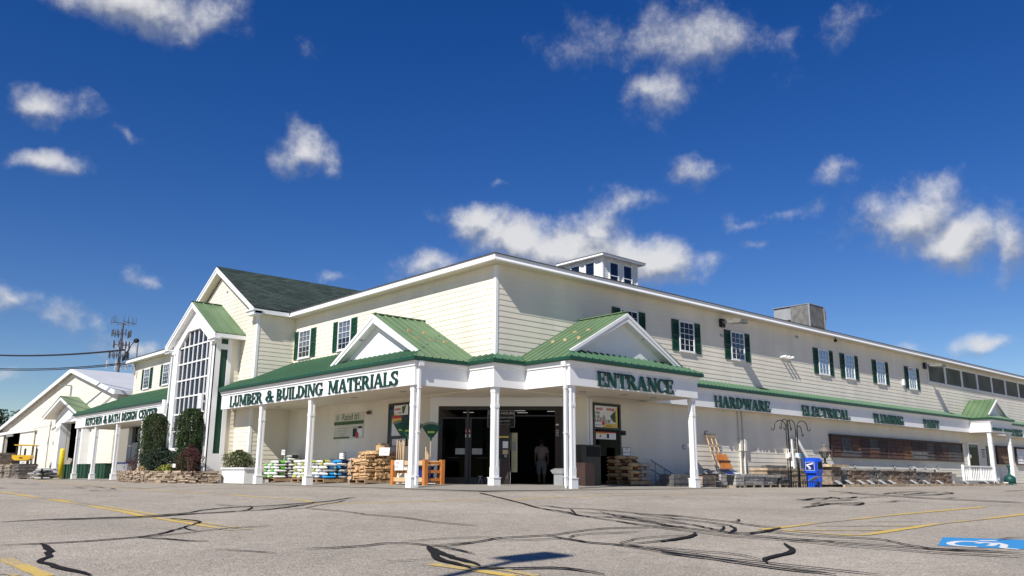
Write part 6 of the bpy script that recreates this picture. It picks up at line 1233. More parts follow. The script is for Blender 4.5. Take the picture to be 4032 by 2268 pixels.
# ---------------------------------------------------------------- roof things, wall lamps
ac = thing('rooftop_unit', 'weathered grey rooftop air handler on the right roof', 'air handler', (26.6, 4.1, 8.0))
b = B(); b.box(25.85, 27.45, 4.15, 5.25, 8.72, 9.98); b.build('fan_section', 'grey_paint', ac); b = B(); b.box(25.8, 27.5, 3.0, 4.149, 8.70, 10.0); b.build('coil_section', 'grey_old', ac)
b = B(); b.box(25.785, 25.799, 3.1, 4.08, 8.78, 9.92); b.box(25.9, 27.4, 2.985, 2.999, 8.78, 9.92); b.build('coil', 'grey_old', ac)
b = B(); b.box(25.77, 27.53, 2.97, 5.28, 10.001, 10.04); b.box(25.77, 27.53, 2.97, 3.02, 8.62, 8.70); b.box(25.76, 25.84, 2.96, 3.04, 8.7, 10.0); b.box(27.44, 27.52, 2.96, 3.04, 8.7, 10.0); b.build('trim', 'grey_metal', ac)
b = B(); b.prism([(25.84, 4.2, 8.75), (25.2, 4.2, 8.72), (25.2, 4.2, 8.85), (25.84, 4.2, 9.25)], (0, 1.0, 0)); b.build('intake_hood', 'dark', ac); b = B(); b.box(27.51, 27.75, 3.0, 3.25, 9.3, 9.85); b.tube([(27.6, 3.1, 9.3), (27.6, 3.1, 8.1)], .03, 6); b.build('control_box', 'grey_paint', ac); b = B(); b.box(26.0, 27.3, 3.1, 5.1, 7.9, 8.61); b.build('curb', 'dark', ac)
for k, (u0, lb) in enumerate(((11.23, 'boxy floodlight on an arm above the second visible upper window'), (30.95, 'boxy floodlight on an arm beside the netted openings'))):
    t = thing('wall_floodlight', lb, 'floodlight', (u0 + .13, YW, 6.6), 'floodlights on the right wall'); b = B(); b.box(u0, u0 + .26, YW - .14, YW - .014, 6.40, 6.74); b.build('mount_box', 'black_metal', t); b = B(); b.box(u0 + .06, u0 + .20, YW - .45, YW - .141, 6.55, 6.63); b.build('arm', 'grey_metal', t)
    b = B(); b.prism([(u0 - .10, YW - .452, 6.50), (u0 - .10, YW - 1.12, 6.44), (u0 - .10, YW - 1.12, 6.60), (u0 - .10, YW - .452, 6.70)], (.50, 0, 0)); b.build('housing', 'grey_old', t); b = B(); b.prism([(u0 - .04, YW - .5, 6.49), (u0 - .04, YW - 1.05, 6.435), (u0 - .04, YW - 1.05, 6.43), (u0 - .04, YW - .5, 6.485)], (.38, 0, 0)); b.build('lens', 'film', t)
t = thing('bullet_lamps', 'row of three small white bullet lamps on the right wall', 'spotlights', (16.15, YW, 5.6)); b = B(); b.box(15.75, 16.55, YW - .06, YW - .014, 5.56, 5.64); b.build('bar', 'white', t)
for x in (15.85, 16.15, 16.45): b = B(); b.tube([(x, YW - .06, 5.60), (x + .02, YW - .30, 5.62)], .055, 10); b.build('lamp', 'white', t)
t = thing('wall_box', 'small white upright box on the wall left of the last shuttered window', 'wall box', (28.1, YW, 5.4)); b = B(); b.box(28.04, 28.20, YW - .12, YW - .014, 5.26, 5.58); b.build('box', 'white', t)
for x, z, lb in ((17.35, 6.64, 'tiny grey vent on the upper wall left of the paired windows'), (11.35, 6.02, 'tiny grey vent below the first floodlight')): t = tag((lambda bb: (bb.box(x - .1, x + .1, YW - .05, YW - .013, z, z + .09), bb.build('wall_vent', 'grey_metal'))[1])(B()), lb, 'vent')
t = thing('alarm_speaker', 'small dark camera under the eave right of the rooftop unit', 'camera', (20.3, YW - .4, 6.9)); b = B(); b.tube([(20.3, -1.2, 6.97), (20.3, -1.2, 6.86)], .025, 6); b.ell((20.3, -1.2, 6.80), (.09, .09, .08), 10, 7); b.build('dome', 'dark', t)

# ---------------------------------------------------------------- service mast, cables, cell tower
sm_ = thing('service_mast', 'weatherhead mast with looping black cables on the left end of the roof', 'mast', (-1.0, 32.8, 7.0)); b = B(); b.tube([(-1.05, 32.75, 6.2), (-1.05, 32.75, 8.25)], .06, 10); b.build('pipe', 'grey_metal', sm_); b = B(); b.ell((-1.1, 32.85, 8.33), (.16, .24, .14), 10, 7, .1); b.build('weatherhead', 'dark', sm_)
for k in range(6):
    b = B(); dy = .6 + .22 * k; zz = 8.25 - .04 * k
    b.tube([(-1.1 - .02 * k, 32.9, 8.33), (-1.15, 33.3 + dy * .35, zz - .05), (-1.2, 33.2 + dy * .8, 7.9 - .06 * k), (-1.2, 33.3 + dy, 7.45 - .05 * k), (-1.2, 33.6 + dy * .7, 7.25), (-1.2, 34.0 + .1 * k, 7.55), (-1.25, 34.4, 7.92)], .018, 6); b.build('cable_loop', 'cable', sm_)
def cable(label, pts, r): b = B(); b.tube(pts, r, 6); tag(b.build('overhead_cable', 'cable'), label, 'cable', 'overhead cables')
def sag(a, c, s_, n=24): a = Vector(a); c = Vector(c); return [a.lerp(c, k / n) - Vector((0, 0, s_ * 4 * (k / n) * (1 - k / n))) for k in range(n + 1)]
cable('thick upper bundle of overhead cables running left from the roof mast', sag((-1.25, 34.4, 7.92), (-6.0, 51.08, 8.85), .20), .060); cable('upper of the two thin overhead wires below the thick bundle', sag((-1.05, 33.5, 7.08), (-6, 50.5, 7.82), .22), .03); cable('lower thin overhead wire below the thick bundle', sag((-1.05, 33.5, 7.0), (-6, 50.29, 7.70), .22), .03)
up_ = thing('utility_pole', 'wooden utility pole carrying the overhead cables, just outside the left edge', 'utility pole', (-6.1, 51.6, 0)); b = B(); b.tube([(-6.1, 51.6, -.2), (-6.1, 51.6, 9.6)], [.16, .11], 10); b.build('pole', 'trunk', up_); b = B(); b.box(-7.0, -5.2, 51.54, 51.66, 8.6, 8.74); b.build('crossarm', 'trunk', up_)
tw = thing('cell_tower', 'tall grey cellular tower with rings of antennas beyond the barn', 'cell tower', (60, 244, 0)); TC = Vector((60, 243.5, 0))
b = B(); b.tube([TC, TC + z_ * 44.5], [.7, .32], 12); b.build('mast', 'tower_steel', tw)
vx = Vector((.95, -.3, 0)); 
for z, w, ty in ((44.6, 4.4, 0), (41.4, 3.4, 1), (38.0, 3.0, 1), (34.8, 3.6, 2), (31.8, 5.0, 3)):
    b = B()
    for q in range(3):
        a = 2 * pi * q / 3 + .4 + z; d = Vector((cos(a), sin(a), 0)); e = Vector((-sin(a), cos(a), 0)); b.bar(TC + z_ * z, TC + d * w * .6 + z_ * z, .16, .16); b.bar(TC + d * w * .6 - e * w * .55 + z_ * z, TC + d * w * .6 + e * w * .55 + z_ * z, .14, .14)
    pf = b.build('antenna_platform', 'tower_steel', tw)
    for q in range(3):
        a = 2 * pi * q / 3 + .4 + z; d = Vector((cos(a), sin(a), 0)); e = Vector((-sin(a), cos(a), 0))
        for k in (-.5, -.17, .17, .5):
            p = TC + d * (w * .62) + e * w * k * 1.05 + z_ * z; hw = .05 if ty == 0 else (.20 if ty == 3 else .13); hh = 1.1 if ty in (0, 2) else 1.15
            b = B(); b.obox(p - Vector((hw, hw, hh * (.3 if ty == 0 else .9))), (2 * hw, 0, 0), (0, 2 * hw, 0), (0, 0, hh * 2 * (.9 if ty else 1))); b.build('antenna', 'antenna' if ty == 3 else 'tower_steel', pf)
def tree(label, x, y, h, r, m, n, con):
    t = thing('conifer_tree' if con else 'broadleaf_tree', label, 'tree', (x, y, 0), 'trees beyond the barn'); b = B(); b.tube([(x, y, -.3), (x + .2, y, h * .5), (x, y, h * .97)], [r * .12, r * .07, .05], 8)
    for k in range(9): a = k * 2.4; zz = h * (.25 + .07 * k); b.tube([(x, y, zz), (x + r * .7 * cos(a) * (1.1 - zz / h), y + r * .7 * sin(a) * (1.1 - zz / h), zz + (h * .06 if not con else -.2))], [r * .04, .02], 5)
    b.build('trunk', 'trunk', t); b = B(); lob = [(random.uniform(0, 6.28), random.uniform(.2, 1), random.uniform(.55, 1.1)) for _ in range(26)]
    for k in range(n):
        c = random.choice(lob); q = min(1, max(.12, c[1] + random.gauss(0, .05))); a = c[0] + random.gauss(0, .35); rr = r * c[2] * ((1.08 - q) if con else sqrt(max(.03, 1 - (1.6 * q - .9) ** 2))) * random.random() ** .35
        leaf(b, Vector((x + rr * cos(a), y + rr * sin(a), h * q)), r * .09)
    b.build('crown', m, t)
for a in (('tall dark pine at the far left edge beyond the barn', 4, 150, 15.2, 4.2, 'conifer', 5000, True), ('broad dark oak right of the tall pine beyond the barn', 8, 137, 11.6, 5.0, 'leafy', 5000, False), ('lower rounded dark tree farthest right beyond the barn roof', 10, 124, 9.4, 4.4, 'conifer', 4500, False), ('dark pine low against the barn roof slope', 2, 128, 10.8, 4.6, 'conifer', 4500, True), ('brownish tree low at the left edge beyond the barn', 0, 135, 8.2, 5.5, 'leafy', 4500, False)): tree(*a)

# lamp posts of the lot, outside the picture: their shadows fall into it
def lamp_post(label, tip, H):
    gz = g(*tip); L = H / TOSUN.z; p = Vector((tip[0], tip[1], gz)) + TOSUN * L; base = g(p.x, p.y); arm = Vector((-.3, .95, 0)).normalized(); 
    t = thing('lamp_post', label, 'lamp post', (p.x, p.y, base), 'lamp posts of the parking lot'); b = B(); b.tube([(p.x - .45, p.y - .14, base), (p.x - .45, p.y - .14, p.z)], .065, 12); b.build('pole', 'black_metal', t); b = B(); b.box(p.x - .34, p.x + .36, p.y - .22, p.y + .22, p.z - .07, p.z + .08); b.build('lamp_head', 'black_metal', t); b = B(); b.lathe((p.x - .45, p.y - .14, base), [(.25, -.3), (.25, .5)], 16); b.build('footing', 'concrete', t)
lamp_post('dark lamp post whose head throws the square shadow in the foreground', (-11.45, -13.80), 9.0)
lamp_post('dark lamp post whose shadow falls at the left edge of the lot', (-13.0, 5.2), 7.5)

# ---------------------------------------------------------------- shopper in the doorway, seen from behind
def person():
    base = CO + cu_ * 4.30 - cn * 2.2 + z_ * .10; fw = -cn; sd_ = cu_.copy()
    def P(s_, f_, z): return base + sd_ * s_ + fw * f_ + z_ * z
    t = thing('person', 'person in a pale pink top and light capri trousers walking into the dark entrance', 'person', base)
    def skin(name, m, verts, edges, rad, lv=2):
        o0 = ORG[t.name]; me = bpy.data.meshes.new(name); me.from_pydata([tuple(Vector(v) - o0) for v in verts], edges, []); o = bpy.data.objects.new(name, me); COL.objects.link(o)
        sk = o.modifiers.new('s', 'SKIN'); ss = o.modifiers.new('u', 'SUBSURF'); ss.levels = lv; ss.render_levels = lv
        for v, r in zip(me.skin_vertices[0].data, rad): v.radius = r if isinstance(r, tuple) else (r, r)
        me.skin_vertices[0].data[0].use_root = True
        dg = bpy.context.evaluated_depsgraph_get(); nm = bpy.data.meshes.new_from_object(o.evaluated_get(dg)); bpy.data.objects.remove(o); bpy.data.meshes.remove(me)
        nm.materials.clear(); nm.materials.append(M[m])
        for p in nm.polygons: p.use_smooth = True
        o = bpy.data.objects.new(name, nm); COL.objects.link(o); o.parent = t; ORG[o.name] = o0; return o
    H = 1.56
    vs = [P(0, 0, .80), P(0, .01, 1.0), P(0, .0, 1.20), P(0, 0, 1.30), P(0, .01, 1.38), P(0, .02, 1.46), P(0, .02, 1.54)]; ed = [(0, 1), (1, 2), (2, 3), (3, 4), (4, 5), (5, 6)]; rd = [(.16, .11), (.135, .10), (.16, .10), (.11, .08), .05, .085, .06]
    for s_, k in ((-1, 1), (1, -1)):
        i = len(vs); vs += [P(s_ * .09, 0, .74), P(s_ * .09, .03 * k, .44), P(s_ * .09, .02 * k, .10), P(s_ * .09, .02 * k + .0, .035), P(s_ * .095, .02 * k + .13, .025)]; ed += [(0, i), (i, i + 1), (i + 1, i + 2), (i + 2, i + 3), (i + 3, i + 4)]; rd += [.088, .058, .038, .036, .03]
        i = len(vs); vs += [P(s_ * .18, 0, 1.27), P(s_ * .225, -.02 * k, 1.02), P(s_ * .235, .05 - .03 * k, .80), P(s_ * .235, .06 - .03 * k, .73)]; ed += [(3, i), (i, i + 1), (i + 1, i + 2), (i + 2, i + 3)]; rd += [.052, .042, .03, .033]
        w = i + 3
        for q in range(5):
            j = len(vs); off = (q - 1.5) * .016 if q < 4 else 0; L = (.07, .08, .076, .06, .045)[q]
            a = P(s_ * .235, .06 - .03 * k + off, .70) if q < 4 else P(s_ * .215, .085 - .03 * k, .72); c = P(s_ * .232, .065 - .03 * k + off, .70 - L) if q < 4 else P(s_ * .205, .10 - .03 * k, .72 - L)
            vs += [a, c]; ed += [(w, j), (j, j + 1)]; rd += [.010, .008]
    skin('body', 'skin', vs, ed, rd)
    skin('shirt', 'shirt', [P(0, 0, .82), P(0, 0, 1.0), P(0, 0, 1.2), P(0, 0, 1.32), P(-.18, 0, 1.27), P(.18, 0, 1.27), P(-.225, 0, 1.08), P(.225, 0, 1.08)], [(0, 1), (1, 2), (2, 3), (2, 4), (2, 5), (4, 6), (5, 7)], [(.19, .135), (.165, .125), (.185, .12), (.11, .085), .07, .07, .065, .065])
    skin('trousers', 'pants', [P(0, 0, .86), P(0, 0, .76), P(-.1, 0, .68), P(-.095, .03, .30), P(.1, 0, .68), P(.095, -.03, .30)], [(0, 1), (1, 2), (2, 3), (1, 4), (4, 5)], [(.18, .13), (.19, .14), .112, .07, .112, .07])
    b = B(); c = P(0, .0, 1.50); b.ell(c, (.095, .10, .11), 14, 10, .04); b.build('hair', 'hair', t, True)
    b = B()
    for s_ in (-1, 1): b.ell(P(s_ * .088, .03, 1.46), (.014, .02, .028), 8, 6)
    b.build('ear', 'skin', t, True)
person()
# ---------------------------------------------------------------- stone and garden displays along the right facade
def rough_blocks(b, x0, x1, y0, y1, z0, z1, nx, nz, jit=.02, stag=True, gap=.012, face=True):
    for r in range(nz):
        za, zb = z0 + (z1 - z0) * r / nz, z0 + (z1 - z0) * (r + 1) / nz; off = (.5 if (r % 2 and stag) else 0); w = (x1 - x0) / nx; k = -1 if off else 0
        while True:
            a = x0 + (k + off) * w; c = a + w
            if a >= x1 - .02: break
            a = max(a, x0); c = min(c, x1)
            if c - a > .04: b.box(a + gap / 2, c - gap / 2, y0 + random.uniform(-jit, jit), y1, za + gap / 2, zb - gap / 2, jit * .5)
            k += 1
def base_pallet(t, x0, x1, y0, y1, z=.0, h=.12):
    b = B()
    for q in (0, .46, .92): b.box(x0 + (x1 - x0) * q, x0 + (x1 - x0) * (q + .08), y0, y1, z, z + h * .75)
    b.box(x0, x1, y0, y1, z + h * .751, z + h); b.build('pallet_base', 'pallet_grey', t)
def pillar(label, x0, x1, y0, y1, z0, z1, m, base=False, cap=None):
    t = thing('stone_pillar', label, 'stone pillar', ((x0 + x1) / 2, (y0 + y1) / 2, 0), 'sample pillars by the portico column'); b = B(); rough_blocks(b, x0, x1, y0, y1, z0, z1, 1, 3, .012, False); b.build('blocks', m, t)
    if base: base_pallet(t, x0 - .02, x1 + .02, y0, y1, 0, z0 - .005)
    if cap: b = B(); b.box(x0 - .04, x1 + .04, y0 - .04, y1 + .04, z1 + .001, z1 + .05, .006); b.build('cap', cap, t)
    return t
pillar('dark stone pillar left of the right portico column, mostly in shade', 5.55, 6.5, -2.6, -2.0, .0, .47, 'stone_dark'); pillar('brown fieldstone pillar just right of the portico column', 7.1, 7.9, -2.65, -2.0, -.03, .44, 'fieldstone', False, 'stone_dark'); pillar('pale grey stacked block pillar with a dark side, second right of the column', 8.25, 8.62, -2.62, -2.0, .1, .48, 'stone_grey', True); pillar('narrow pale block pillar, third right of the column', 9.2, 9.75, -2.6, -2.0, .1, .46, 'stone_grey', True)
def leaflet(label, x, y, z, w, d, m='blue_dark', tz=.12):
    t = thing('leaflet_board', label, 'display board', (x, y, z), 'display boards lying on the stone'); b = B(); b.obox((x - w / 2, y - d / 2, z - tz / 2), (w, 0, 0), (0, d, tz), (0, 0, .015)); b.build('panel', 'film' if m == 'film' else 'grey_metal', t); b = B(); b.obox((x - w / 2 + .03, y - d / 2 + .03, z - tz / 2 + .0155 + tz * .06), (w - .06, 0, 0), (0, d - .06, tz * .88), (0, 0, .002)); b.build('sheet', m, t)
leaflet('grey slanted board on the brown fieldstone pillar', 7.75, -2.55, .56, .42, .45, 'ink_grey'); leaflet('blue slanted board between the trellis and the fieldstone pillar', 8.15, -2.2, .55, .40, .35, 'blue_dark', .22); leaflet('dark blue slanted board over the pale block pillars', 9.05, -2.35, .55, .55, .45, 'blue_dark', .2); leaflet('white slanted board right of the dark blue one', 9.55, -2.3, .57, .35, .42, 'paper', .2)
def stonestack(label, x0, x1, y0, y1, h, m, rows, nx, base=True, mt=None):
    t = thing('stone_block_stack', label, 'stone stack', ((x0 + x1) / 2, (y0 + y1) / 2, 0), 'stacks of stone for sale'); z0 = .13 if base else 0
    if base: base_pallet(t, x0, x1, y0, y1)
    b = B(); hh = h - (.1 if mt else 0); rough_blocks(b, x0, x1, y0, y1, z0, hh, nx, rows, .022); b.build('blocks', m, t)
    if mt: b = B(); rough_blocks(b, x0 - .05, x1 + .06, y0 - .05, y1, hh + .002, h, max(1, nx - 1), 1, .012); b.build('coping', mt, t)
    return t
stonestack('grey rough stone stack with flat coping in front of the white conduits', 9.85, 11.1, -2.55, -1.7, .50, 'stone_grey', 2, 2, True, 'stone_grey'); stonestack('grey weathered stone stack on a pallet, next to the flat coping one', 11.15, 12.25, -2.5, -1.7, .46, 'stone_grey', 2, 3, True, 'stone_grey')
stonestack('low stack of grey hexagonal stones on a pallet beside the hook rack', 12.3, 13.2, -2.55, -1.8, .42, 'stone_dark', 2, 2, True); stonestack('long tan slab stack with wide coping behind the black hook rack', 12.4, 16.0, -1.95, -1.2, .74, 'stone_tan', 4, 5, False, 'stone_tan')
t = thing('stone_row', 'row of dark rough stones lying on top of the long tan slab stack', 'stone', (13.6, -1.4, .74)); b = B(); rough_blocks(b, 13.1, 14.6, -1.5, -1.25, .742, .86, 4, 1, .02); b.build('blocks', 'stone_dark', t)
# trellis and lattice
tr = thing('trellis', 'tall pale wooden trellis leaning on the wall above the stone pillars', 'trellis', (9.6, -1.3, .3)); b0 = Vector((9.38, -1.75, .40)); d_ = Vector((.50, .83, 1.58)); L_ = 1.0
for k in range(3):
    b = B(); o = b0 + Vector((.27 * k, 0, 0)); b.bar(o - d_ * .12, o + d_ * 1.03, .045, .03, (0, 1, 0)); b.build('upright', 'wood_pale', tr)
for q in (.04, .20, .38, .56, .74, .95): b = B(); o = b0 + d_ * q + Vector((-.08, -.03, .02)); b.bar(o, o + Vector((.70, 0, 0)), .03, .045, (0, 0, 1)); b.build('crosspiece', 'wood_pale', tr)
lt = thing('folded_lattice', 'bright orange folded cedar lattice leaning right of the trellis', 'lattice', (10.0, -1.4, .6)); b = B()
for k in range(11):
    o = Vector((9.62 + k * .062, -1.50 - .004 * (k % 3), 1.22 + random.uniform(-.03, .03))); e = Vector((9.85 + k * .068, -1.66, .56)); b.bar(o, e, .045, .03 + .008 * (k % 2), (0, 1, 0))
b.build('slats', 'wood_orange', lt); b = B(); b.bar((9.66, -1.60, .98), (10.42, -1.60, .97), .03, .04); b.build('strap', 'brown_box', lt)
# wall tags
for k, (x, z, lb) in enumerate(((9.98, 2.05, 'highest, above the trellis'), (8.54, 1.48, 'left of the right portico column'), (10.87, 1.48, 'between the trellis and the conduits'), (21.9, .90, 'leftmost below the sample board'), (23.96, .91, 'second below the sample board'), (26.17, .92, 'third below the sample board'), (27.99, .94, 'fourth below the sample board'), (29.86, .94, 'fifth below the sample board'), (31.55, .95, 'rightmost below the sample board'))):
    t = thing('wall_tag', 'small square black framed tag on the wall, ' + lb, 'wall tag', (x, YW, z), 'small framed tags on the right wall'); b = B(); b.box(x - .09, x + .09, YW - .03, YW - .014, z - .08, z + .08); b.build('frame', 'ink', t); b = B(); b.box(x - .07, x + .07, YW - .034, YW - .0305, z - .06, z + .06); c_ = b.build('card', 'paper', t); b = B(); b.box(x - .025, x + .025, YW - .037, YW - .035, z - .02, z + .025); b.build('print', 'ink_grey', c_)
for x, z, h, lb in ((15.87, 1.26, .42, 'slim white socket box with a wire on the wall behind the hook rack'), (16.17, .84, .30, 'white outlet box low behind the hook rack, left'), (16.75, .84, .30, 'white outlet box low behind the hook rack, right')):
    t = thing('outlet_box', lb, 'outlet box', (x, YW, z), 'white outlet boxes'); b = B(); b.box(x - .07, x + .07, YW - .11, YW - .014, z, z + h * .8); b.build('box', 'white', t); b = B(); b.tube([(x, YW - .03, z + h * .8), (x, YW - .03, z + h * .8 + .4)], .008, 5); b.build('wire', 'white', t)
ld = thing('post_stand', 'white plastic A-frame of posts standing behind the hook rack', 'stand', (16.2, -1.3, .7)); 
for a, c, w in (((15.95, -1.05, 2.0), (15.95, -1.1, .74), .10), ((16.35, -1.05, 2.05), (16.35, -1.12, .74), .10), ((16.35, -1.06, 2.06), (17.1, -1.25, .9), .12)): b = B(); b.bar(a, c, w, .05, (0, 1, 0)); b.build('post', 'white_worn', ld)
b = B(); b.bar((15.9, -1.02, 1.95), (16.5, -1.02, 2.02), .05, .06); b.bar((16.25, -1.03, 1.85), (16.95, -1.22, .92), .18, .02, (0, 1, 0)); b.build('brace', 'stone_dark', ld)

# black shepherd hook rack
hr = thing('hook_rack', 'low black metal display fence holding tall shepherd hooks beside the blue news box', 'display rack', (12.8, -3.1, 0)); x0, x1, y0, y1 = 11.75, 13.95, -3.25, -2.75
for y in (y0, y1):
    b = B(); b.bar((x0, y, .21), (x1, y, .21), .035, .035); b.bar((x0, y, .06 - .12), (x1, y, .06 - .12), .05, .05)
    for k in range(12): b.bar((x0 + .1 + k * .18, y, -.06), (x0 + .1 + k * .18, y, .2), .02, .02)
    b.build('side_frame', 'black_metal', hr)
for x in (x0, x1):
    b = B(); b.bar((x, y0, .215), (x, y1, .215), .03, .03); b.bar((x, y0, -.1), (x, y0, .23), .04, .04); b.bar((x, y1, -.1), (x, y1, .23), .04, .04); b.build('end_frame', 'black_metal', hr)
leaflet('small white slanted price board on the hook rack', 13.55, -3.3, .33, .42, .30, 'paper', -.16)
def hook():
    t = thing('shepherd_hook', 'x', 'garden hook'); b = B(); pts = [(0, 0, 0), (0, 0, 2.35)] + [(.24 - .24 * cos(radians(a)), 0, 2.35 + .26 * sin(radians(a))) for a in range(15, 181, 15)] + [(.48 + .07 - .07 * cos(radians(a)), 0, 2.35 - .10 * sin(radians(a)) - .03) for a in range(30, 200, 30)]
    b.tube(pts, .017, 8); b.build('rod', 'black_metal', t, True); b = B(); b.box(-.06, .07, -.02, .02, 1.16, 1.34); b.build('label', 'paper', t); return t
hk0 = hook(); HK = [(12.28, -3.05, pi, 'leftmost, arm curling left'), (12.34, -3.0, .3, 'next to the leftmost, arm curling right'), (12.24, -2.95, 2.6, 'behind the leftmost, arm curling back left'), (12.92, -2.98, 2.9, 'third pole, arm curling left'), (12.96, -3.02, -.4, 'fourth pole, arm curling towards the lot'), (13.12, -2.9, .1, 'rightmost, arm curling down to the right')]
for k, (x, y, rz, w) in enumerate(HK):
    lb = 'black shepherd hook in the low rack: ' + w
    if k == 0: hk0.location = (x, y, -.02); hk0.rotation_euler = (0, 0, rz); hk0['label'] = lb; hk0['group'] = 'shepherd hooks in the rack'
    else: dup(hk0, (x, y, -.02 - .02 * (k % 3) - (.16 if k == 5 else 0)), rz, lb, 'shepherd hooks in the rack', None, (0, .01 * (k - 3)))
t = thing('hook_label', 'pale blue label tied to the right shepherd hooks', 'label', (13.0, -3.05, 1.15)); b = B(); b.obox((12.95, -3.07, 1.14), (.15, 0, .05), (0, .004, 0), (-.03, 0, .13)); b.build('card', 'bag_blue', t)

# news box
nb = thing('news_box', 'bright blue newspaper vending box beside the hook rack', 'newspaper box', (14.15, -3.0, -.12)); nx0, nx1, ny0, ny1 = 13.85, 14.45, -3.2, -2.72
b = B(); b.box(nx0, nx1, ny0, ny1, .55, 1.06); b.prism([(nx0, ny0, 1.061), (nx0, ny1, 1.061), (nx0, ny1, 1.16), (nx0, ny0 + .1, 1.15)], (nx1 - nx0, 0, 0)); b.build('cabinet', 'blue_box', nb)
b = B(); b.box(nx0 + .10, nx1 - .08, ny0 + .04, ny1 - .02, -.03, .549); b.prism([(nx0 + .1, ny0 + .04, .3), (nx0 + .1, ny0 - .01, .548), (nx0 + .1, ny0 + .04, .548)], (.42, 0, 0)); b.build('pedestal', 'blue_box', nb); b = B(); b.box(nx0 + .0, nx1 + .02, ny0 - .06, ny1 + .02, -.12, -.031); b.build('foot', 'blue_box', nb)
b = B(); b.box(nx0 + .14, nx1 - .04, ny0 - .02, ny0 - .001, .62, 1.03); dr = b.build('door', 'blue_box', nb); b = B(); b.box(nx0 + .20, nx1 - .09, ny0 - .026, ny0 - .021, .70, .98); b.build('window', 'glass_dark', dr); b = B(); b.box(nx0 + .22, nx1 - .11, ny0 - .0205, ny0 - .0202, .72, .9); b.build('newspaper', 'ink_grey', dr); b = B(); b.box(nx0 + .19, nx1 - .08, ny0 - .05, ny0 - .021, 1.0, 1.025); b.build('handle', 'blue_box', dr)
b = B(); b.box(nx0 + .22, nx1 - .14, ny0 - .02, ny0 + .039, .2, .44); b.build('coin_box', 'blue_box', nb)
b = B(); b.box(nx0 - .004, nx0 - .001, -3.17, -2.79, .65, .98); lg = b.build('logo_panel', 'blue_dark', nb)
b = B()
for p, q in (((-3.165, .655), (-3.165, .975)), ((-2.795, .655), (-2.795, .975)), ((-3.165, .975), (-2.795, .975)), ((-3.165, .655), (-2.795, .655))): b.bar((nx0 - .006, p[0], p[1]), (nx0 - .006, q[0], q[1]), .010, .004, (1, 0, 0))
b.prism([(nx0 - .006, -2.83, .84), (nx0 - .006, -3.12, .90), (nx0 - .006, -3.12, .945), (nx0 - .006, -2.83, .885)], (-.002, 0, 0)); b.prism([(nx0 - .006, -2.83, .835), (nx0 - .006, -2.90, .85), (nx0 - .006, -3.03, .76), (nx0 - .006, -2.93, .76)], (-.002, 0, 0)); b.prism([(nx0 - .006, -2.92, .70), (nx0 - .006, -3.02, .70), (nx0 - .006, -3.02, .735), (nx0 - .006, -2.92, .735)], (-.002, 0, 0)); b.build('logo', 'paper', lg)
b = B(); b.box(nx0 + .12, nx1 - .2, ny0 + .12, ny1 - .1, 1.161, 1.165); b.build('rate_card', 'paper', nb)

# rock faced block wall with pillar and lantern
bw = thing('block_wall', 'long low display wall of split faced concrete blocks in changing browns', 'block wall', (22, -1.9, .1)); secs = [(17.0, 18.3, 'block_grey'), (18.3, 20.2, 'block_red'), (20.2, 22.0, 'block_grey'), (22.0, 23.7, 'block_red'), (23.7, 25.2, 'block_brown'), (25.2, 26.9, 'block_grey'), (26.9, 29.6, 'block_red')]
for k, (a, c, m) in enumerate(secs):
    b = B(); top = .74 if k < 5 else .70; rough_blocks(b, a + .004, c - .004, -2.30, -1.7, .05, top - .07, max(3, int((c - a) / .42)), 4, .03); b.build('block_section', m, bw)
    b = B(); n_ = max(2, int((c - a) / .5)); rough_blocks(b, a + .004, c - .004, -2.34, -1.66, top - .068, top, n_, 1, .02); b.build('coping', 'block_brown' if m == 'block_red' else m, bw)
bp = thing('block_pillar', 'square split block pillar with a flat cap at the left end of the block wall', 'block pillar', (16.6, -2.3, 0)); b = B(); rough_blocks(b, 16.15, 16.98, -2.65, -1.75, -.1, .82, 2, 5, .03); b.build('blocks', 'block_brown', bp); b = B(); b.box(16.02, 17.5, -2.78, -1.62, .825, .93, .01); b.build('cap', 'stone_tan', bp)
ln = thing('lantern', 'black post lantern with glass panes standing on the block pillar', 'lantern', (16.55, -2.2, .93)); lx, ly = 16.55, -2.2
b = B(); b.tube([(lx, ly, .93), (lx, ly, 1.20)], .045, 10); b.lathe((lx, ly, .93), [(.11, 0), (.09, .05), (.05, .08)], 12); b.build('post', 'black_metal', ln)
b = B(); b.lathe((lx, ly, 0), [(.30, 1.465), (.27, 1.50), (.16, 1.58), (.09, 1.62), (.07, 1.66), (.09, 1.68), (.04, 1.72), (.015, 1.80)], 6); b.build('roof', 'slate', ln)
b = B(); 
for k in range(6): a = 2 * pi * k / 6; b.bar((lx + .11 * cos(a), ly + .11 * sin(a), 1.21), (lx + .24 * cos(a), ly + .24 * sin(a), 1.47), .02, .02)
b.lathe((lx, ly, 0), [(.13, 1.19), (.13, 1.215)], 6); b.build('cage', 'black_metal', ln); b = B(); i0 = 0
for k in range(6): a = 2 * pi * k / 6; c = 2 * pi * (k + 1) / 6; b.poly([(lx + .105 * cos(a), ly + .105 * sin(a), 1.216), (lx + .105 * cos(c), ly + .105 * sin(c), 1.216), (lx + .23 * cos(c), ly + .23 * sin(c), 1.465), (lx + .23 * cos(a), ly + .23 * sin(a), 1.465)])
b.build('glass_pane', 'lantern_glass', ln); b = B(); b.tube([(lx, ly, 1.217), (lx, ly, 1.36)], .03, 8); b.build('bulb', 'film', ln)
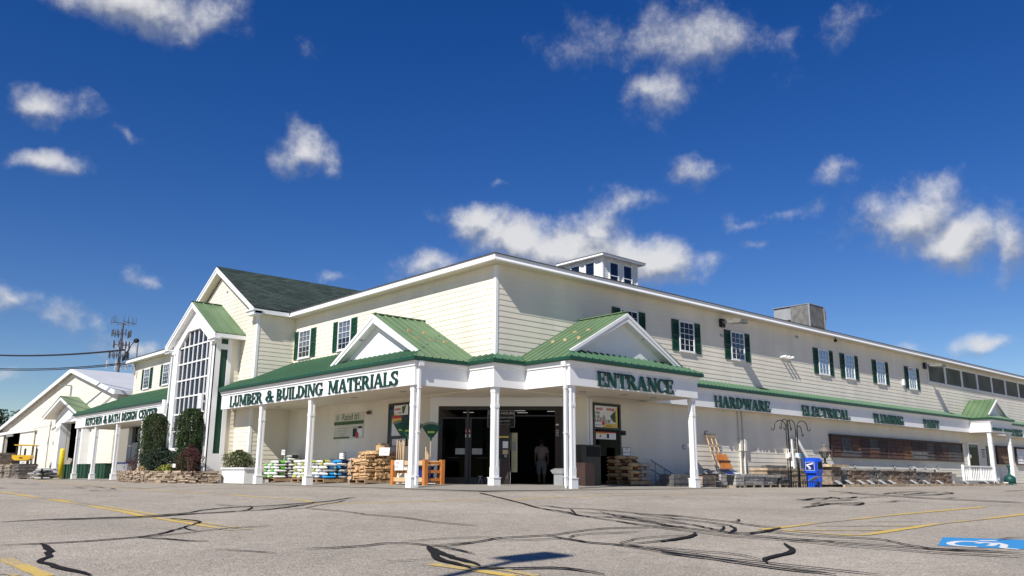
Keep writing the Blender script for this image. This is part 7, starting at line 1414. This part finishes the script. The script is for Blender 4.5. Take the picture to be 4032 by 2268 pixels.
# paver patio and its placards
b = B(); pth = [(15.9, -3.25), (20, -3.3), (26, -3.3), (32, -3.2), (35.2, -3.0), (36.6, -2.6)]
top = .09; b.poly([(x, y, top) for x, y in pth] + [(36.9, YW, top), (15.9, YW, top)]); b.build('paver_patio', 'concrete')
struct(bpy.data.objects['paver_patio'])
b = B()
for (xa, ya), (xb, yb) in zip(pth, pth[1:]):
    n_ = int((Vector((xb, yb)) - Vector((xa, ya))).length / .3)
    for k in range(n_): p = Vector((xa, ya, -.05)).lerp(Vector((xb, yb, -.05)), k / n_); q = Vector((xa, ya, -.05)).lerp(Vector((xb, yb, -.05)), (k + .96) / n_); d = q - p; b.obox(p + Vector((0, -.10, 0)), d, (0, .10, 0), (0, 0, .145), .008)
struct(b.build('patio_edging', 'stone_tan'))
PL = [16.5, 17.5, 18.6, 19.45, 20.6, 21.55, 23.9, 25.3, 26.9, 30.2, 33.0, 34.6]
def placard(t, x, y, z):
    b = B(); b.obox((x - .14, y - .14, z + .02), (.28, 0, 0), (0, .26, .16), (0, -.01, .015)); b.build('board', 'film', t); b = B(); b.obox((x - .10, y + .03, z), (.20, 0, 0), (0, .03, 0), (0, 0, .11)); b.build('easel', 'stone_dark', t)
    b = B(); b.obox((x - .10, y - .10, z + .066), (.20, 0, 0), (0, .06, .037), (0, -.002, .002)); b.obox((x - .12, y - .03, z + .118), (.15, 0, 0), (0, .04, .025), (0, -.002, .002)); b.build('print', 'ink_grey', t)
nth = ['first', 'second', 'third', 'fourth', 'fifth', 'sixth', 'seventh', 'eighth', 'ninth', 'tenth', 'eleventh', 'twelfth']
for k, x in enumerate(PL): t = thing('placard', 'small white slanted placard on the paver patio, %s from the news box' % nth[k], 'placard', (x, -2.75, .09), 'white placards on the patio'); placard(t, x, -2.72, .09)
for x, z, w in ((25.75, .745, 'left'), (28.1, .705, 'right')): t = thing('placard', 'small white slanted placard on top of the block wall, %s one' % w, 'placard', (x, -2.1, z), 'white placards on the block wall'); placard(t, x, -2.1, z)
for k, (x1_, z0_, z1_) in enumerate(((33.0, .091, .25), (32.2, .252, .43), (31.2, .432, .60))): t = thing('stone_step', 'long grey granite step, %s of the three beside the railing' % ('lowest', 'middle', 'topmost')[k], 'step', (31, -2, z0_), 'granite steps'); b = B(); rough_blocks(b, 29.75, x1_, -2.35 + .22 * k, -1.0, z0_, z1_, 2, 1, .012, gap=.006); b.build('slab', 'stone_grey', t)
rl = thing('porch_railing', 'white baluster railing in front of the little portico door', 'railing', (33.6, -2.25, .1)); b = B(); b.box(31.3, 35.54, -2.30, -2.20, .99, 1.06); b.build('top_rail', 'white', rl); b = B(); b.box(31.3, 35.54, -2.29, -2.21, .22, .28); b.build('bottom_rail', 'white', rl)
for k in range(17): b = B(); b.box(31.42 + k * .25, 31.47 + k * .25, -2.275, -2.225, .281, .989); b.build('baluster', 'white', rl)
b = B(); b.box(31.28, 31.38, -2.31, -2.19, .09, 1.1); b.build('newel', 'white', rl)
b = B(); b.box(33.4, 38.9, -2.15, YW - .02, .091, .21); struct(b.build('porch_landing', 'concrete'))
b = B(); b.box(36.0, 36.12, YW - .09, YW - .014, .22, 2.46); b.box(37.60, 37.72, YW - .09, YW - .014, .22, 2.46); b.box(36.12, 37.60, YW - .09, YW - .014, 2.36, 2.46); b.build('door_surround', 'white', store)
b = B(); b.box(36.12, 37.60, YW - .05, YW - .014, .22, 2.36); dr = b.build('side_door', 'frame_dark', store); b = B(); b.box(36.25, 37.47, YW - .056, YW - .051, .4, 2.2); b.build('pane', 'glass_dark', dr); b = B(); b.box(36.3, 36.45, YW - .06, YW - .057, 1.55, 1.75); b.build('sticker', 'paper', dr)
t = thing('notice_sheet', 'white printed notice on the wall right of the side door', 'notice', (38.5, YW, 1.6)); b = B(); b.box(38.2, 38.9, YW - .02, YW - .014, 1.55, 2.2); b.build('sheet', 'paper', t)
for k in range(7): b = B(); b.box(38.26, 38.84 - .1 * (k % 2), YW - .0225, YW - .0205, 2.06 - k * .075, 2.10 - k * .075 + (.03 if k == 0 else 0)); b.build('print', 'ink', t)
b = B(); b.box(39.05, 39.5, YW - .05, YW - .014, 1.0, 2.32); b.build('side_window', 'frame_dark', store)
ur = thing('ash_urn', 'dark green round-bodied ash receptacle with a narrow neck by the little portico', 'ash receptacle', (37.15, -2.6, .09)); b = B(); b.lathe((37.15, -2.6, .09), [(.30, 0), (.31, .25), (.28, .38), (.16, .46), (.075, .52), (.06, .58), (.055, .90), (.07, .92), (.10, .96), (.10, 1.04), (.05, 1.07)], 20); b.build('body', 'urn_green', ur, True); b = B(); b.lathe((37.15, -2.6, .09), [(.33, -.02), (.33, .02)], 20); b.build('base', 'urn_green', ur)
t = thing('floor_bowl', 'small white bowl on the ground beside the green ash receptacle', 'bowl', (36.55, -2.5, .09)); b = B(); b.lathe((36.55, -2.55, .09), [(.09, 0), (.16, .07), (.15, .08), (.08, .03)], 14); b.build('bowl', 'white', t, True)
wr = thing('wire_rack', 'low white wire rack behind the ash receptacle', 'rack', (38, -1.6, .1)); b = B()
for k in range(6): b.bar((37.5 + k * .2, -1.6, .22), (37.5 + k * .2, -1.6, 1.0), .025, .025)
for z in (.3, .65, 1.0): b.bar((37.5, -1.6, z), (38.5, -1.6, z), .025, .025)
b.build('frame', 'white', wr)

# sample boards
def board(label, x0, x1, z0, z1, cols, m_of):
    t = thing('siding_sample_board', label, 'sample board', ((x0 + x1) / 2, YW, z0)); b = B(); y = YW - .014
    for p, q, r, s_ in ((x0, x0 + .08, z0, z1), (x1 - .08, x1, z0, z1), (x0 + .08, x1 - .08, z0, z0 + .06), (x0 + .08, x1 - .08, z1 - .06, z1)): b.box(p, q, y - .12, y, r, s_)
    b.box(x0 - .05, x1 + .05, y - .2, y, z1 + .002, z1 + .04); b.build('frame', 'brown_box', t); b = B(); b.box(x0 + .08, x1 - .08, y - .04, y, z0 + .06, z1 - .06); b.build('backing', 'dark', t); w = (x1 - x0 - .16) / cols
    for k in range(cols):
        for r, (za, zb, m) in enumerate(m_of(k)):
            b = B(); H = z1 - z0 - .12; n_ = max(1, round((zb - za) * 5))
            for q in range(n_):
                a = z0 + .06 + H * (za + (zb - za) * q / n_); c = z0 + .06 + H * (za + (zb - za) * (q + 1) / n_); b.prism([(x0 + .08 + k * w + .02, y - .075 - random.uniform(0, .004), a + .006), (x0 + .08 + k * w + .02, y - .055, c - .006), (x0 + .08 + k * w + .02, y - .041, c - .006), (x0 + .08 + k * w + .02, y - .041, a + .006)], (w - .04, 0, 0))
            b.build('sample_panel', m, t)
    return t
CM = [[(0, 1, 0)], [(0, 1, 1)], [(0, .35, 1), (.35, .65, 2), (.65, 1, 0)], [(0, 1, 3)], [(0, .45, 0), (.45, 1, 4)], [(0, 1, 3)], [(0, 1, 6)], [(0, 1, 0)], [(0, .7, 2), (.7, 1, 0)], [(0, .5, 5), (.5, 1, 3)], [(0, .5, 5), (.5, 1, 3)], [(0, 1, 4)], [(0, 1, 3)], [(0, .75, 6), (.75, 1, 4)], [(0, 1, 4)], [(0, 1, 1)]]
board('long framed board of brown and grey siding samples on the right wall', 19.62, 35.08, 1.30, 2.32, 16, lambda k: [(a, c, 'sample%d' % m) for a, c, m in CM[k]])
board('small framed board of tan shingle samples behind the little portico', 40.6, 43.0, 1.25, 2.35, 3, lambda k: [(0, .5, 'sample7'), (.5, 1, 'sample2' if k % 2 else 'sample7')]); board('small framed board of white siding samples at the right edge', 44.0, 48.5, 1.25, 2.35, 5, lambda k: [(0, 1, 'paper')])

# tidy the prototypes that were never placed
for k, o in protos.items():
    if k not in used:
        for ch in list(o.children): bpy.data.objects.remove(ch)
        bpy.data.objects.remove(o)
bpy.context.view_layer.update()
